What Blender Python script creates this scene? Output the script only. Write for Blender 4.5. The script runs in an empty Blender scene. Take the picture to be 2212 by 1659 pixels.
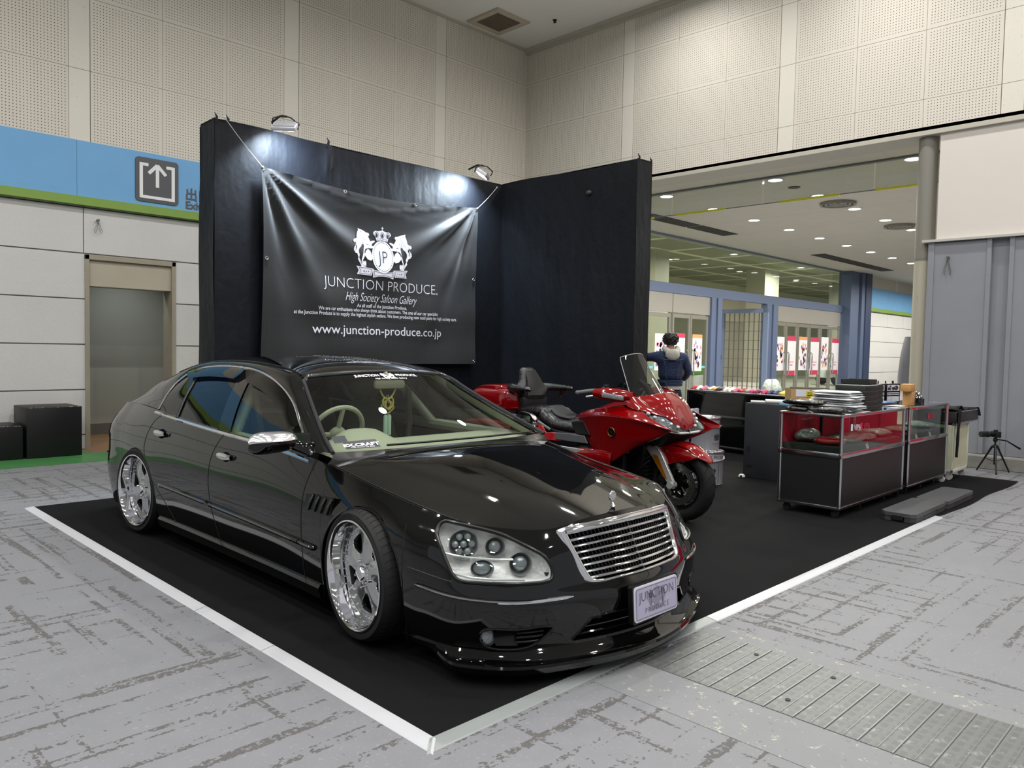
import bpy, bmesh, math, random, os
import numpy as np
from mathutils import Vector, Matrix, Euler
R_ = math.radians
PI = math.pi
scene = bpy.context.scene
COL = scene.collection

# ---------------------------------------------------------------- camera, world, exposure
CAM = Vector((-1.7574, -2.1155, 1.43))
F_PX = 1667.33
yaw, pitch, roll = R_(44.7918), R_(-2.6074), R_(1.1078)
fwd = Vector((math.cos(yaw)*math.cos(pitch), math.sin(yaw)*math.cos(pitch), math.sin(pitch)))
rgt = Vector((math.sin(yaw), -math.cos(yaw), 0)); upv = rgt.cross(fwd)
RR = math.cos(roll)*rgt + math.sin(roll)*upv
UU = -math.sin(roll)*rgt + math.cos(roll)*upv
cd = bpy.data.cameras.new('camera'); cam = bpy.data.objects.new('camera', cd); COL.objects.link(cam)
m3 = Matrix((RR, UU, -fwd)).transposed()
cam.matrix_world = Matrix.Translation(CAM) @ m3.to_4x4()
cd.sensor_fit = 'HORIZONTAL'; cd.sensor_width = 36; cd.lens = F_PX/2212*36
cd.clip_start = 0.05; cd.clip_end = 200
scene.camera = cam
scene.view_settings.view_transform = 'Standard'
scene.view_settings.look = 'None'
scene.view_settings.gamma = 1
scene.view_settings.use_curve_mapping = False
scene.view_settings.exposure = 0.0
w = bpy.data.worlds.new('hall_air'); scene.world = w; w.use_nodes = True
w.node_tree.nodes['Background'].inputs[0].default_value = (0.80, 0.82, 0.86, 1)
w.node_tree.nodes['Background'].inputs[1].default_value = 0.50
scene.cycles.max_bounces = 8
scene.cycles.glossy_bounces = 5
scene.cycles.transparent_max_bounces = 12
scene.cycles.sample_clamp_indirect = 6.0
scene.cycles.caustics_reflective = False
scene.cycles.caustics_refractive = False
scene.cycles.use_denoising = True

CEIL_Z = 7.53
LAMP_W = 66.0            # each hall downlight
def area_lamp(loc, size, power, col=(1, 1, 1), spread=160, rot=(0, 0, 0), name='lamp_light'):
    l = bpy.data.lights.new(name, 'AREA'); l.shape = 'DISK'; l.size = size; l.energy = power
    l.color = col; l.spread = R_(spread)
    o = bpy.data.objects.new(name, l); COL.objects.link(o); o.location = loc; o.rotation_euler = rot
    return o

# ---------------------------------------------------------------- helpers
def hx(s):
    s = s.lstrip('#'); v = [int(s[i:i+2], 16)/255 for i in (0, 2, 4)]
    return tuple((x/12.92 if x <= .04045 else ((x+.055)/1.055)**2.4) for x in v)
MATS = {}
def mat(name, col='#808080', rough=.5, metal=0., spec=.5, coat=0., bump=None, emit=None, trans=0., ior=1.45, alpha=1., sheen=0., noise=None):
    """bump=(scale,strength[,dist]); noise=(scale, amount) colour mottling"""
    if name in MATS: return MATS[name]
    m = bpy.data.materials.new(name); m.use_nodes = True
    nt = m.node_tree; b = nt.nodes['Principled BSDF']
    c = hx(col) if isinstance(col, str) else col
    b.inputs['Base Color'].default_value = (*c, 1)
    b.inputs['Roughness'].default_value = rough
    b.inputs['Metallic'].default_value = metal
    b.inputs['Specular IOR Level'].default_value = spec
    b.inputs['Coat Weight'].default_value = coat
    b.inputs['Coat Roughness'].default_value = 0.02
    b.inputs['Transmission Weight'].default_value = trans
    b.inputs['IOR'].default_value = ior
    b.inputs['Alpha'].default_value = alpha
    b.inputs['Sheen Weight'].default_value = sheen
    if emit:
        ec = hx(emit[0]) if isinstance(emit[0], str) else emit[0]
        b.inputs['Emission Color'].default_value = (*ec, 1); b.inputs['Emission Strength'].default_value = emit[1]
    if bump or noise:
        tc = nt.nodes.new('ShaderNodeTexCoord')
    if bump:
        n = nt.nodes.new('ShaderNodeTexNoise'); n.inputs['Scale'].default_value = bump[0]; n.inputs['Detail'].default_value = 4
        nt.links.new(tc.outputs['Object'], n.inputs['Vector'])
        bp = nt.nodes.new('ShaderNodeBump'); bp.inputs['Strength'].default_value = bump[1]
        bp.inputs['Distance'].default_value = bump[2] if len(bump) > 2 else .01
        nt.links.new(n.outputs['Fac'], bp.inputs['Height']); nt.links.new(bp.outputs['Normal'], b.inputs['Normal'])
    if noise:
        n = nt.nodes.new('ShaderNodeTexNoise'); n.inputs['Scale'].default_value = noise[0]; n.inputs['Detail'].default_value = 6
        nt.links.new(tc.outputs['Object'], n.inputs['Vector'])
        mx = nt.nodes.new('ShaderNodeMix'); mx.data_type = 'RGBA'
        mx.inputs[6].default_value = (*[x*(1-noise[1]) for x in c], 1); mx.inputs[7].default_value = (*[min(1, x*(1+noise[1])) for x in c], 1)
        nt.links.new(n.outputs['Fac'], mx.inputs[0]); nt.links.new(mx.outputs[2], b.inputs['Base Color'])
    MATS[name] = m
    return m

def thin_glass(name, tint='#f0f4f0', r0=.05, refl=1.):
    """pane without refraction: tinted pass-through plus a Schlick mirror term, same from both sides"""
    m = bpy.data.materials.new(name); m.use_nodes = True; nt = m.node_tree; nt.nodes.clear()
    out = nt.nodes.new('ShaderNodeOutputMaterial'); mx = nt.nodes.new('ShaderNodeMixShader'); tr = nt.nodes.new('ShaderNodeBsdfTransparent'); gl = nt.nodes.new('ShaderNodeBsdfGlossy')
    tr.inputs[0].default_value = (*hx(tint), 1); gl.inputs['Roughness'].default_value = .0; gl.inputs[0].default_value = (refl, refl, refl, 1)
    lw = nt.nodes.new('ShaderNodeLayerWeight'); lw.inputs[0].default_value = .5
    pw = nt.nodes.new('ShaderNodeMath'); pw.operation = 'POWER'; pw.inputs[1].default_value = 5.
    ma = nt.nodes.new('ShaderNodeMath'); ma.operation = 'MULTIPLY_ADD'; ma.inputs[1].default_value = 1-r0; ma.inputs[2].default_value = r0
    nt.links.new(lw.outputs['Facing'], pw.inputs[0]); nt.links.new(pw.outputs[0], ma.inputs[0])
    nt.links.new(ma.outputs[0], mx.inputs[0]); nt.links.new(tr.outputs[0], mx.inputs[1]); nt.links.new(gl.outputs[0], mx.inputs[2]); nt.links.new(mx.outputs[0], out.inputs[0])
    MATS[name] = m; return m

class S:
    """socket with arithmetic"""
    def __init__(s, nt, k): s.nt = nt; s.k = k
    def op(s, o, b=None, c=None):
        n = s.nt.nodes.new('ShaderNodeMath'); n.operation = o
        for i, v in enumerate((s, b, c)):
            if v is None: continue
            if isinstance(v, S): s.nt.links.new(v.k, n.inputs[i])
            else: n.inputs[i].default_value = v
        return S(s.nt, n.outputs[0])
    def __add__(s, b): return s.op('ADD', b)
    def __sub__(s, b): return s.op('SUBTRACT', b)
    def __mul__(s, b): return s.op('MULTIPLY', b)
    def __truediv__(s, b): return s.op('DIVIDE', b)
    def frac(s): return s.op('FRACT')
    def abs(s): return s.op('ABSOLUTE')
    def lt(s, b): return s.op('LESS_THAN', b)
    def gt(s, b): return s.op('GREATER_THAN', b)
    def mx(s, b): return s.op('MAXIMUM', b)
    def mn(s, b): return s.op('MINIMUM', b)
    def sat(s): return s.op('MAXIMUM', 0.).op('MINIMUM', 1.)
    def step(s, a, b):
        n = s.nt.nodes.new('ShaderNodeMapRange'); n.inputs[1].default_value = a; n.inputs[2].default_value = b
        n.interpolation_type = 'SMOOTHSTEP'
        s.nt.links.new(s.k, n.inputs[0]); return S(s.nt, n.outputs[0])
class MatB:
    def __init__(s, name, rough=.5, metal=0., spec=.5, coat=0.):
        s.m = bpy.data.materials.new(name); s.m.use_nodes = True; s.nt = s.m.node_tree; s.b = s.nt.nodes['Principled BSDF']
        s.b.inputs['Roughness'].default_value = rough; s.b.inputs['Metallic'].default_value = metal
        s.b.inputs['Specular IOR Level'].default_value = spec; s.b.inputs['Coat Weight'].default_value = coat
        MATS[name] = s.m
        tc = s.nt.nodes.new('ShaderNodeTexCoord'); s.co = tc.outputs['Object']
        sp = s.nt.nodes.new('ShaderNodeSeparateXYZ'); s.nt.links.new(s.co, sp.inputs[0])
        s.x, s.y, s.z = [S(s.nt, sp.outputs[i]) for i in range(3)]
    def noise(s, scale, detail=4, stretch=(1, 1, 1), off=(0, 0, 0), rough=.5):
        mp = s.nt.nodes.new('ShaderNodeMapping'); mp.inputs['Scale'].default_value = stretch; mp.inputs['Location'].default_value = off
        s.nt.links.new(s.co, mp.inputs[0])
        n = s.nt.nodes.new('ShaderNodeTexNoise'); n.inputs['Scale'].default_value = scale; n.inputs['Detail'].default_value = detail
        n.inputs['Roughness'].default_value = rough
        s.nt.links.new(mp.outputs[0], n.inputs['Vector']); return S(s.nt, n.outputs['Fac'])
    def vor(s, scale, stretch=(1, 1, 1), feature='F1', out='Distance'):
        mp = s.nt.nodes.new('ShaderNodeMapping'); mp.inputs['Scale'].default_value = stretch
        s.nt.links.new(s.co, mp.inputs[0])
        n = s.nt.nodes.new('ShaderNodeTexVoronoi'); n.inputs['Scale'].default_value = scale; n.feature = feature
        s.nt.links.new(mp.outputs[0], n.inputs['Vector']); return S(s.nt, n.outputs[out])
    def col(s, c): return hx(c) if isinstance(c, str) else c
    def mix(s, f, a, b):
        n = s.nt.nodes.new('ShaderNodeMix'); n.data_type = 'RGBA'
        if isinstance(f, S): s.nt.links.new(f.k, n.inputs[0])
        else: n.inputs[0].default_value = f
        for i, v in ((6, a), (7, b)):
            if isinstance(v, S): s.nt.links.new(v.k, n.inputs[i])
            else: n.inputs[i].default_value = (*s.col(v), 1)
        return S(s.nt, n.outputs[2])
    def base(s, c): s.nt.links.new(c.k, s.b.inputs['Base Color'])
    def inp(s, name, v): s.nt.links.new(v.k, s.b.inputs[name])
    def bump(s, h, strength=.3, dist=.01):
        n = s.nt.nodes.new('ShaderNodeBump'); n.inputs['Strength'].default_value = strength; n.inputs['Distance'].default_value = dist
        s.nt.links.new(h.k, n.inputs['Height']); s.nt.links.new(n.outputs[0], s.b.inputs['Normal'])

def tag(o, label=None, cat=None, group=None, kind=None):
    if label: o['label'] = label
    if cat: o['category'] = cat
    if group: o['group'] = group
    if kind: o['kind'] = kind
    return o
def thing(name, label, cat, loc=(0, 0, 0), rz=0., group=None):
    o = bpy.data.objects.new(name, None); COL.objects.link(o); o.empty_display_size = .1
    o.location = loc; o.rotation_euler = (0, 0, rz); return tag(o, label, cat, group)
def mobj(name, verts, faces, m, parent=None, smooth=40, mats=None, fm=None):
    me = bpy.data.meshes.new(name)
    me.from_pydata([tuple(map(float, v)) for v in verts], [], [tuple(int(i) for i in f) for f in faces])
    if mats:
        for x in mats: me.materials.append(x)
        me.polygons.foreach_set('material_index', fm)
    elif m: me.materials.append(m)
    me.validate(); 
    if smooth:
        me.polygons.foreach_set('use_smooth', [True]*len(me.polygons))
        if smooth < 180: me.set_sharp_from_angle(angle=R_(smooth))
    me.update()
    o = bpy.data.objects.new(name, me); COL.objects.link(o)
    if parent: o.parent = parent
    return o
def rotm(rx=0, ry=0, rz=0): return Euler((rx, ry, rz)).to_matrix()
class G:
    """mesh collector: every add_* appends a shape; build() links ONE object"""
    def __init__(s): s.v = []; s.f = []; s.fm = []; s.mi = 0; s.mats = []
    def use(s, m):
        if m not in s.mats: s.mats.append(m)
        s.mi = s.mats.index(m); return s
    def add(s, v, f, M=None):
        n = len(s.v)
        if M is not None: v = [M @ Vector(p) for p in v]
        s.v += [tuple(p) for p in v]; s.f += [tuple(i+n for i in q) for q in f]; s.fm += [s.mi]*len(f); return s
    def box(s, x0, x1, y0, y1, z0, z1, b=0., M=None):
        if b <= 0:
            v = [(x, y, z) for z in (z0, z1) for y in (y0, y1) for x in (x0, x1)]
            f = [(0, 2, 3, 1), (4, 5, 7, 6), (0, 1, 5, 4), (2, 6, 7, 3), (0, 4, 6, 2), (1, 3, 7, 5)]
            return s.add(v, f, M)
        bm = bmesh.new(); bmesh.ops.create_cube(bm, size=1)
        for q in bm.verts: q.co = Vector(((x0+x1)/2+q.co.x*(x1-x0), (y0+y1)/2+q.co.y*(y1-y0), (z0+z1)/2+q.co.z*(z1-z0)))
        bmesh.ops.bevel(bm, geom=bm.edges[:], offset=b, segments=2, affect='EDGES', profile=.5)
        bm.verts.index_update()
        s.add([q.co[:] for q in bm.verts], [[q.index for q in fc.verts] for fc in bm.faces], M); bm.free(); return s
    def cbox(s, c, d, b=0., M=None):
        return s.box(c[0]-d[0]/2, c[0]+d[0]/2, c[1]-d[1]/2, c[1]+d[1]/2, c[2]-d[2]/2, c[2]+d[2]/2, b, M)
    def lathe(s, prof, n=32, M=None, a0=0., a1=2*PI, cap=False):
        """profile [(r,z)..] round local z"""
        full = abs(a1-a0-2*PI) < 1e-6; k = n if full else n+1; v = []; f = []
        for i in range(k):
            a = a0+(a1-a0)*i/n
            v += [(r*math.cos(a), r*math.sin(a), z) for r, z in prof]
        p = len(prof)
        for i in range(n):
            j = (i+1) % k
            for t in range(p-1): f.append((i*p+t, j*p+t, j*p+t+1, i*p+t+1))
        if cap and full:
            f.append(tuple(i*p for i in range(k))[::-1]); f.append(tuple(i*p+p-1 for i in range(k)))
        return s.add(v, f, M)
    def cyl(s, p0, p1, r0, r1=None, n=16):
        return s.tube([p0, p1], [r0, r0 if r1 is None else r1], n)
    def tube(s, pts, r, n=8, cap=True, closed=False, flat=None):
        pts = [Vector(p) for p in pts]; k = len(pts); rs = r if hasattr(r, '__len__') else [r]*k
        v = []; f = []; ref = None
        for i, p in enumerate(pts):
            a = pts[(i-1) % k] if (closed or i > 0) else p; b = pts[(i+1) % k] if (closed or i < k-1) else p
            t = (b-a).normalized()
            if ref is None:
                ref = t.orthogonal().normalized() if flat is None else (Vector(flat)-t*t.dot(Vector(flat))).normalized()
            ref = (ref-t*ref.dot(t)).normalized(); q = t.cross(ref)
            for j in range(n):
                an = 2*PI*j/n; v.append(p+(ref*math.cos(an)+q*math.sin(an))*rs[i])
        for i in range(k if closed else k-1):
            i2 = (i+1) % k
            for j in range(n):
                j2 = (j+1) % n; f.append((i*n+j, i*n+j2, i2*n+j2, i2*n+j))
        if cap and not closed:
            f.append(tuple(range(n))[::-1]); f.append(tuple((k-1)*n+j for j in range(n)))
        return s.add(v, f)
    def prism(s, poly, h0, h1, M=None, axis='z'):
        """polygon (2-D) extruded h0..h1 along axis"""
        def P(a, b, h): return {'z': (a, b, h), 'y': (a, h, b), 'x': (h, a, b)}[axis]
        n = len(poly)
        v = [P(a, b, h0) for a, b in poly]+[P(a, b, h1) for a, b in poly]
        f = [tuple(range(n))[::-1], tuple(range(n, 2*n))]+[(i, (i+1) % n, (i+1) % n+n, i+n) for i in range(n)]
        return s.add(v, f, M)
    def grid(s, P, close_u=False, M=None):
        """P[i][j] points"""
        a = len(P); b = len(P[0]); v = [p for row in P for p in row]; f = []
        for i in range(a if close_u else a-1):
            for j in range(b-1):
                i2 = (i+1) % a; f.append((i*b+j, i2*b+j, i2*b+j+1, i*b+j+1))
        return s.add(v, f, M)
    def ball(s, c, r, n=16, M=None):
        rr = r if hasattr(r, '__len__') else (r, r, r); P = []
        for i in range(n):
            a = 2*PI*i/n
            P.append([(c[0]+rr[0]*math.cos(a)*math.sin(PI*j/(n//2)), c[1]+rr[1]*math.sin(a)*math.sin(PI*j/(n//2)), c[2]+rr[2]*math.cos(PI*j/(n//2))) for j in range(n//2+1)])
        return s.grid(P, True, M)
    def build(s, name, m=None, parent=None, smooth=40, bevel=None, solid=None, sub=None):
        bm = None
        o = mobj(name, s.v, s.f, m, parent, 0, s.mats or None, s.fm if s.mats else None)
        me = o.data
        bm = bmesh.new(); bm.from_mesh(me); bmesh.ops.remove_doubles(bm, verts=bm.verts[:], dist=1e-6)
        bmesh.ops.recalc_face_normals(bm, faces=bm.faces[:]); bm.to_mesh(me); bm.free()
        if smooth:
            me.polygons.foreach_set('use_smooth', [True]*len(me.polygons))
            if smooth < 180: me.set_sharp_from_angle(angle=R_(smooth))
        if solid:
            q = o.modifiers.new('s', 'SOLIDIFY'); q.thickness = solid; q.offset = 0
        if bevel:
            q = o.modifiers.new('b', 'BEVEL'); q.width = bevel; q.segments = 2; q.limit_method = 'ANGLE'
        if sub:
            q = o.modifiers.new('u', 'SUBSURF'); q.levels = sub; q.render_levels = sub
        return o
def struct(o): o['kind'] = 'structure'; return o
def copy_tree(o, parent=None):
    c = o.copy(); COL.objects.link(c)
    if parent: c.parent = parent
    for ch in list(o.children): copy_tree(ch, c)
    return c
FONTS = {}
def text_mesh(txt, size=.1, shear=0., thin=0., spacing=1., align='CENTER', extrude=0., res=3, wsc=1.):
    """2-D mesh (verts, faces) of a line of lettering in the x-z plane, facing -y"""
    cu = bpy.data.curves.new('t', 'FONT'); cu.body = txt; cu.size = size; cu.shear = shear; cu.offset = thin
    cu.space_character = spacing; cu.align_x = align; cu.resolution_u = res; cu.extrude = extrude
    o = bpy.data.objects.new('t', cu); COL.objects.link(o)
    dg = bpy.context.evaluated_depsgraph_get(); me = bpy.data.meshes.new_from_object(o.evaluated_get(dg))
    v = [(q.co.x*wsc, -q.co.z, q.co.y) for q in me.vertices]; f = [tuple(p.vertices) for p in me.polygons]
    bpy.data.objects.remove(o); bpy.data.curves.remove(cu); bpy.data.meshes.remove(me)
    return v, f
def spline(pts, n, closed=False):
    """Catmull-Rom through points (any dimension) -> n+1 samples (n if closed)"""
    P = np.array(pts, float); k = len(P); out = []
    segs = k if closed else k-1
    # chord-length parameter
    d = [np.linalg.norm(P[(i+1) % k]-P[i])**.5+1e-9 for i in range(segs)]
    T = np.concatenate([[0], np.cumsum(d)])
    m = n if closed else n+1
    for q in range(m):
        t = T[-1]*q/n; i = min(segs-1, max(0, int(np.searchsorted(T, t, side='right')-1)))
        p1 = P[i]; p2 = P[(i+1) % k]; u = (t-T[i])/d[i]
        def idx(j): return P[j % k] if closed else None
        if closed: p0 = P[(i-1) % k]; p3 = P[(i+2) % k]; d0 = d[(i-1) % k]; d2 = d[(i+1) % k]
        else:
            p0 = P[i-1] if i > 0 else 2*p1-p2; d0 = d[i-1] if i > 0 else d[i]
            p3 = P[i+2] if i+2 < k else 2*p2-p1; d2 = d[i+1] if i+2 < k else d[i]
        d1 = d[i]
        m1 = (p1-p0)/d0-(p2-p0)/(d0+d1)+(p2-p1)/d1; m2 = (p2-p1)/d1-(p3-p1)/(d1+d2)+(p3-p2)/d2
        m1 *= d1; m2 *= d1
        out.append((2*u**3-3*u*u+1)*p1+(u**3-2*u*u+u)*m1+(-2*u**3+3*u*u)*p2+(u**3-u*u)*m2)
    return np.array(out)
def lerp(a, b, t): return a+(b-a)*t
# ================================================================ SETTING
YW = 9.09; XW = 9.78; YG = 9.28; SOF = 4.47
# ---- floor
fb = MatB('hall_floor_concrete', rough=.62, spec=.35)
n1 = fb.noise(1.1, 5); n2 = fb.noise(9, 6); n3 = fb.noise(55, 4)
sx = fb.noise(5, 5, (.22, 3.4, 1)); sy = fb.noise(5, 5, (3.4, .22, 1), (7, 3, 0))
m1 = fb.noise(.9, 3, off=(3, 1, 0)); m2 = fb.noise(.8, 3, off=(11, 8, 0))
ragged = (n3-.5)*.50+(fb.noise(17, 6, off=(4, 4, 4))-.5)*.42
wy = fb.y+(fb.noise(.7, 2, off=(1, 2, 3))-.5)*.06; wx_ = fb.x+(fb.noise(.7, 2, off=(7, 2, 3))-.5)*.06
sx2 = (wy*6.1).frac(); sy2 = (wx_*6.1).frac()
lx = ((sx2-.5).abs()-ragged*.25).lt(.15)*(sx+ragged).gt(.535)*m1.gt(.46)
ly = ((sy2-.5).abs()-ragged*.25).lt(.17)*(sy+ragged).gt(.535)*m2.gt(.47)
gx = (((wy/.51).frac()-.5).abs()-ragged*.03).lt(.026)*(sx+ragged).gt(.53)
gy = (((wx_/.61).frac()-.5).abs()-ragged*.03).lt(.024)*(sy+ragged).gt(.54)
blob = (fb.noise(2.2, 6, off=(9, 2, 5), rough=.7)+ragged*.5).gt(.70)
dark = (lx.mx(ly).mx(gx).mx(gy).mx(blob))*(fb.noise(38, 5, off=(2, 6, 1), rough=.7).gt(.43))
c = fb.mix(n1, '#727376', '#7e7f82'); c = fb.mix(n2*.6, c, '#85868a'); c = fb.mix(n3.gt(.64)*.5, c, '#949494')
c = fb.mix(dark*.8, c, fb.mix(n2, '#45423f', '#56534f'))
fb.base(c); fb.inp('Roughness', (dark*.12)+.5+(n2*.15)); fb.bump((n3*.4)-dark*.6, .35, .003)
g = G(); g.add([(-16, -14, 0), (31, -14, 0), (31, YW+2.2, 0), (-16, YW+2.2, 0)], [(0, 1, 2, 3)])
fl = struct(g.build('floor', fb.m, smooth=0))
gm = MatB('green_floor_paint', rough=.35)
gm.base(gm.mix(gm.noise(6, 5), '#3f7a45', '#4f8a50'))
g = G(); g.box(-16, 1.42, 7.78, YW-.001, 0, .004); g.box(1.42, 6, 7.78, 8.55, 0, .004)
struct(g.build('floor_green', gm.m, smooth=0))
tm = mat('terracotta_floor', '#8a6a4c', .4, noise=(4, .1))
g = G(); g.box(1.45, 5.0, 8.56, 11.0, 0, .003); struct(g.build('floor_alcove', tm, smooth=0))

# ---- perforated acoustic panels on the upper walls (module .925, bays .26 wide blank)
def perf_mat(name, ax, edges, holeoff):
    b = MatB(name, rough=.75, spec=.2)
    u = b.x if ax == 'x' else b.y
    v = b.z
    P = .0385
    du = (u/P).frac()-.5; dv = (v/P).frac()-.5
    hole = ((du*du)+(dv*dv)).op('SQRT').lt(.165)
    # bays: period 3.03 = three panels of .923 + blank .26
    per = 3.0255
    t = ((u-edges[0])/per).frac()*per           # 0..3.0255; 0..2.77 panels, then blank
    blank = t.gt(2.768)
    k = (t/.9228).frac()*.9228
    ju = k.lt(.005).mx(t.gt(2.768)*t.lt(2.773)).mx(t.gt(3.021))
    zz = ((v-4.9455)/.935).frac()*.935
    jv = zz.lt(.006)
    edge = (k.lt(.035).mx(k.gt(.89))).mx(zz.lt(.035).mx(zz.gt(.905)))
    hole = hole*(edge.op('SUBTRACT', 1.).abs())*(blank.op('SUBTRACT', 1.).abs())
    joint = ju.mx(jv)
    c = b.mix(b.noise(.7, 4), '#d2cbbe', '#dad4c8'); c = b.mix(blank, c, '#dcd7cb')
    c = b.mix(b.noise(30, 3).gt(.66)*.12, c, '#8d8678')
    c = b.mix(hole, c, '#5c564d'); c = b.mix(joint, c, '#6f685e')
    b.base(c); b.bump((hole.mx(joint))*-1., .4, .006)
    return b.m
pm_l = perf_mat('perforated_panel_left', 'x', [1.586], 0)
pm_r = perf_mat('perforated_panel_right', 'y', [3.603-3.0255*0+.0], 0)
# left wall above the blue band
g = G(); g.box(-16, XW, YW, YW+.15, 4.03, CEIL_Z+.1); struct(g.build('wall_left', pm_l, smooth=0))
# right wall above the opening
g = G(); g.box(XW, XW+.5, -14, YW+.15, SOF+.02, CEIL_Z+.1); struct(g.build('wall_right', pm_r, smooth=0))
cream = mat('cream_trim_paint', '#b9b4a6', .6, noise=(5, .06))
g = G(); g.box(XW-.03, XW+.5, -14, YW, SOF-.02, SOF+.045, .004); struct(g.build('trim_1', cream, smooth=0))
# coving along the ceiling
g = G(); g.box(-16, XW, YW-.05, YW, CEIL_Z-.04, CEIL_Z); g.box(XW-.09, XW, -14, YW, CEIL_Z-.06, CEIL_Z); g.box(XW-.04, XW, -14, YW, CEIL_Z-.11, CEIL_Z-.06)
struct(g.build('trim_2', cream, smooth=0))
cm = mat('ceiling_board', '#e0ded8', .8, bump=(40, .15, .003))
g = G(); g.box(-16, XW+.1, -14, YW+.1, CEIL_Z, CEIL_Z+.1); struct(g.build('ceiling', cm, smooth=0))
# blue band
bb = MatB('blue_sign_band', rough=.55, spec=.3)
q = ((bb.x-1.412)/1.83).frac()*1.83
bb.base(bb.mix(q.lt(.006), bb.mix(bb.noise(3, 4), '#70a6d4', '#79afdc'), '#4a7597'))
g = G(); g.box(-16, XW, YW-.02, YW+.1, 3.30, 4.03); struct(g.build('trim_3', bb.m, smooth=0))
gr = mat('green_ledge_paint', '#7f9e48', .5, noise=(4, .08))
g = G(); g.box(-16, XW, YW-.09, YW+.1, 3.19, 3.30, .003); struct(g.build('trim_4', gr, smooth=0))
# lower block wall
wb = MatB('rough_block_wall', rough=.85, spec=.2)
rz = ((wb.z-.178)/.5975).frac()*.5975
tx = ((wb.x-1.49)/1.83).frac()*1.83
jt = rz.lt(.016).mx(tx.lt(.01)*wb.z.gt(2.569))
nb = wb.noise(22, 8, rough=.7)
c = wb.mix(wb.noise(1.2, 5), '#cbc9c5', '#d5d3d0'); c = wb.mix(jt, c, '#565350')
sp = wb.noise(5, 8, off=(3, 0, 3), rough=.8).gt(.72)*.25
c = wb.mix(sp, c, '#8f8c86'); wb.base(c); wb.bump(nb-jt*.8, .5, .012)
g = G(); g.box(-16, 1.505, YW, YW+.25, 0, 3.2); g.box(2.685, XW, YW, YW+.25, 0, 3.2); g.box(1.505, 2.685, YW, YW+.25, 2.56, 3.2)
struct(g.build('wall_left_lower', wb.m, smooth=0))
# doorway
df = mat('doorway_frame_paint', '#b3aa98', .5, noise=(3, .12)); dk = mat('doorway_jamb', '#9c9483', .5, noise=(3, .15))
g = G(); g.box(1.505, 1.56, YW-.02, YW+.3, 0, 2.565, .004); g.box(2.63, 2.685, YW-.02, YW+.3, 0, 2.565, .004)
g.box(1.505, 2.685, YW-.02, YW+.3, 2.50, 2.565, .004); struct(g.build('trim_5', dk, smooth=0))
g = G(); g.box(1.56, 2.63, YW+.02, YW+.3, 2.155, 2.50); struct(g.build('trim_6', df, smooth=0))
aw = MatB('alcove_wall_paint', rough=.7, spec=.25)
aw.base(aw.mix(aw.z.lt(1.02), '#989993', aw.mix(aw.z.lt(.17), '#a5a59d', '#6d6963')))
g = G(); g.box(1.2, 4.2, 10.62, 10.72, 0, 2.9); g.box(3.35, 3.45, YW+.3, 10.62, 0, 2.9); g.box(1.2, 1.3, YW+.25, 10.62, 0, 2.9); g.box(1.2, 4.2, YW+.26, 10.7, 2.9, 3.0)
struct(g.build('wall_alcove', aw.m, smooth=0))
hatch = thing('service_door', 'small cream service door inside the left doorway recess', 'door', (3.345, 10.05, 0))
g = G(); g.box(-.02, .0, -.23, .23, .16, 1.55, .003); g.build('door_leaf', mat('cream_metal_door', '#a39c86', .5), hatch, 0)
g = G(); g.box(-.03, 0, .23, .26, .14, 1.57); g.box(-.03, 0, -.26, -.23, .14, 1.57); g.box(-.03, 0, -.26, .26, 1.55, 1.58); g.build('door_frame', dk, hatch, 0)
g = G(); g.box(-.05, -.02, .25, .33, 1.12, 1.32, .004); g.build('lock_plate', mat('dull_steel', '#70706c', .4, .8), hatch, 0)
area_lamp((2.4, 9.85, 2.88), .25, 9, (.95, 1, .97), 120, name='alcove_light')
# exit sign on the band
ex = thing('exit_sign', 'dark grey square pictogram sign with white upward arrow in a bracket on the blue band', 'sign', (2.425, YW-.022, 3.66))
sg = mat('sign_dark_grey', '#55565a', .5); wh = mat('sign_white', '#e8e8e8', .5)
def rrect(x0, x1, y0, y1, r, n=5):
    o = []
    for cx, cy, a in ((x1-r, y1-r, 0), (x0+r, y1-r, 90), (x0+r, y0+r, 180), (x1-r, y0+r, 270)):
        for k in range(n+1): t = R_(a+90*k/n); o.append((cx+r*math.cos(t), cy+r*math.sin(t)))
    return o
x0, x1 = -.29, .29
g = G(); g.prism(rrect(x0, x1, -.30, .30, .05), -.012, 0, axis='y'); g.build('sign_plate', sg, ex, 0)
g = G()
def bar(g, p, q, w, y0=-.016, y1=-.012):
    y0 -= len(g.v)*2e-5
    a = Vector((p[0], p[1])); b = Vector((q[0], q[1])); d = (b-a).normalized(); n = Vector((-d.y, d.x))*w/2
    g.prism([tuple(a+n), tuple(a-n), tuple(b-n), tuple(b+n)], y0, y1, axis='y')
for s in (-1, 1):
    bar(g, (s*.215, -.235), (s*.215, .205), .045); bar(g, (s*.2375, .205), (s*.12, .205), .04); bar(g, (0, .215), (s*.115, .09), .045)
bar(g, (-.2375, -.235), (.2375, -.235), .04); bar(g, (0, -.09), (0, .20), .045)
g.build('arrow_symbol', wh, ex, 0)
g = G()
v, f = text_mesh('出口', .185, thin=.004, align='LEFT'); g.add([(a+.385, b-.004, c-.18) for a, b, c in v], f)
v, f = text_mesh('Exit', .15, thin=.004, align='LEFT'); g.add([(a+.39, b-.004, c-.315) for a, b, c in v], f)
g.build('lettering', sg, ex, 0)
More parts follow.
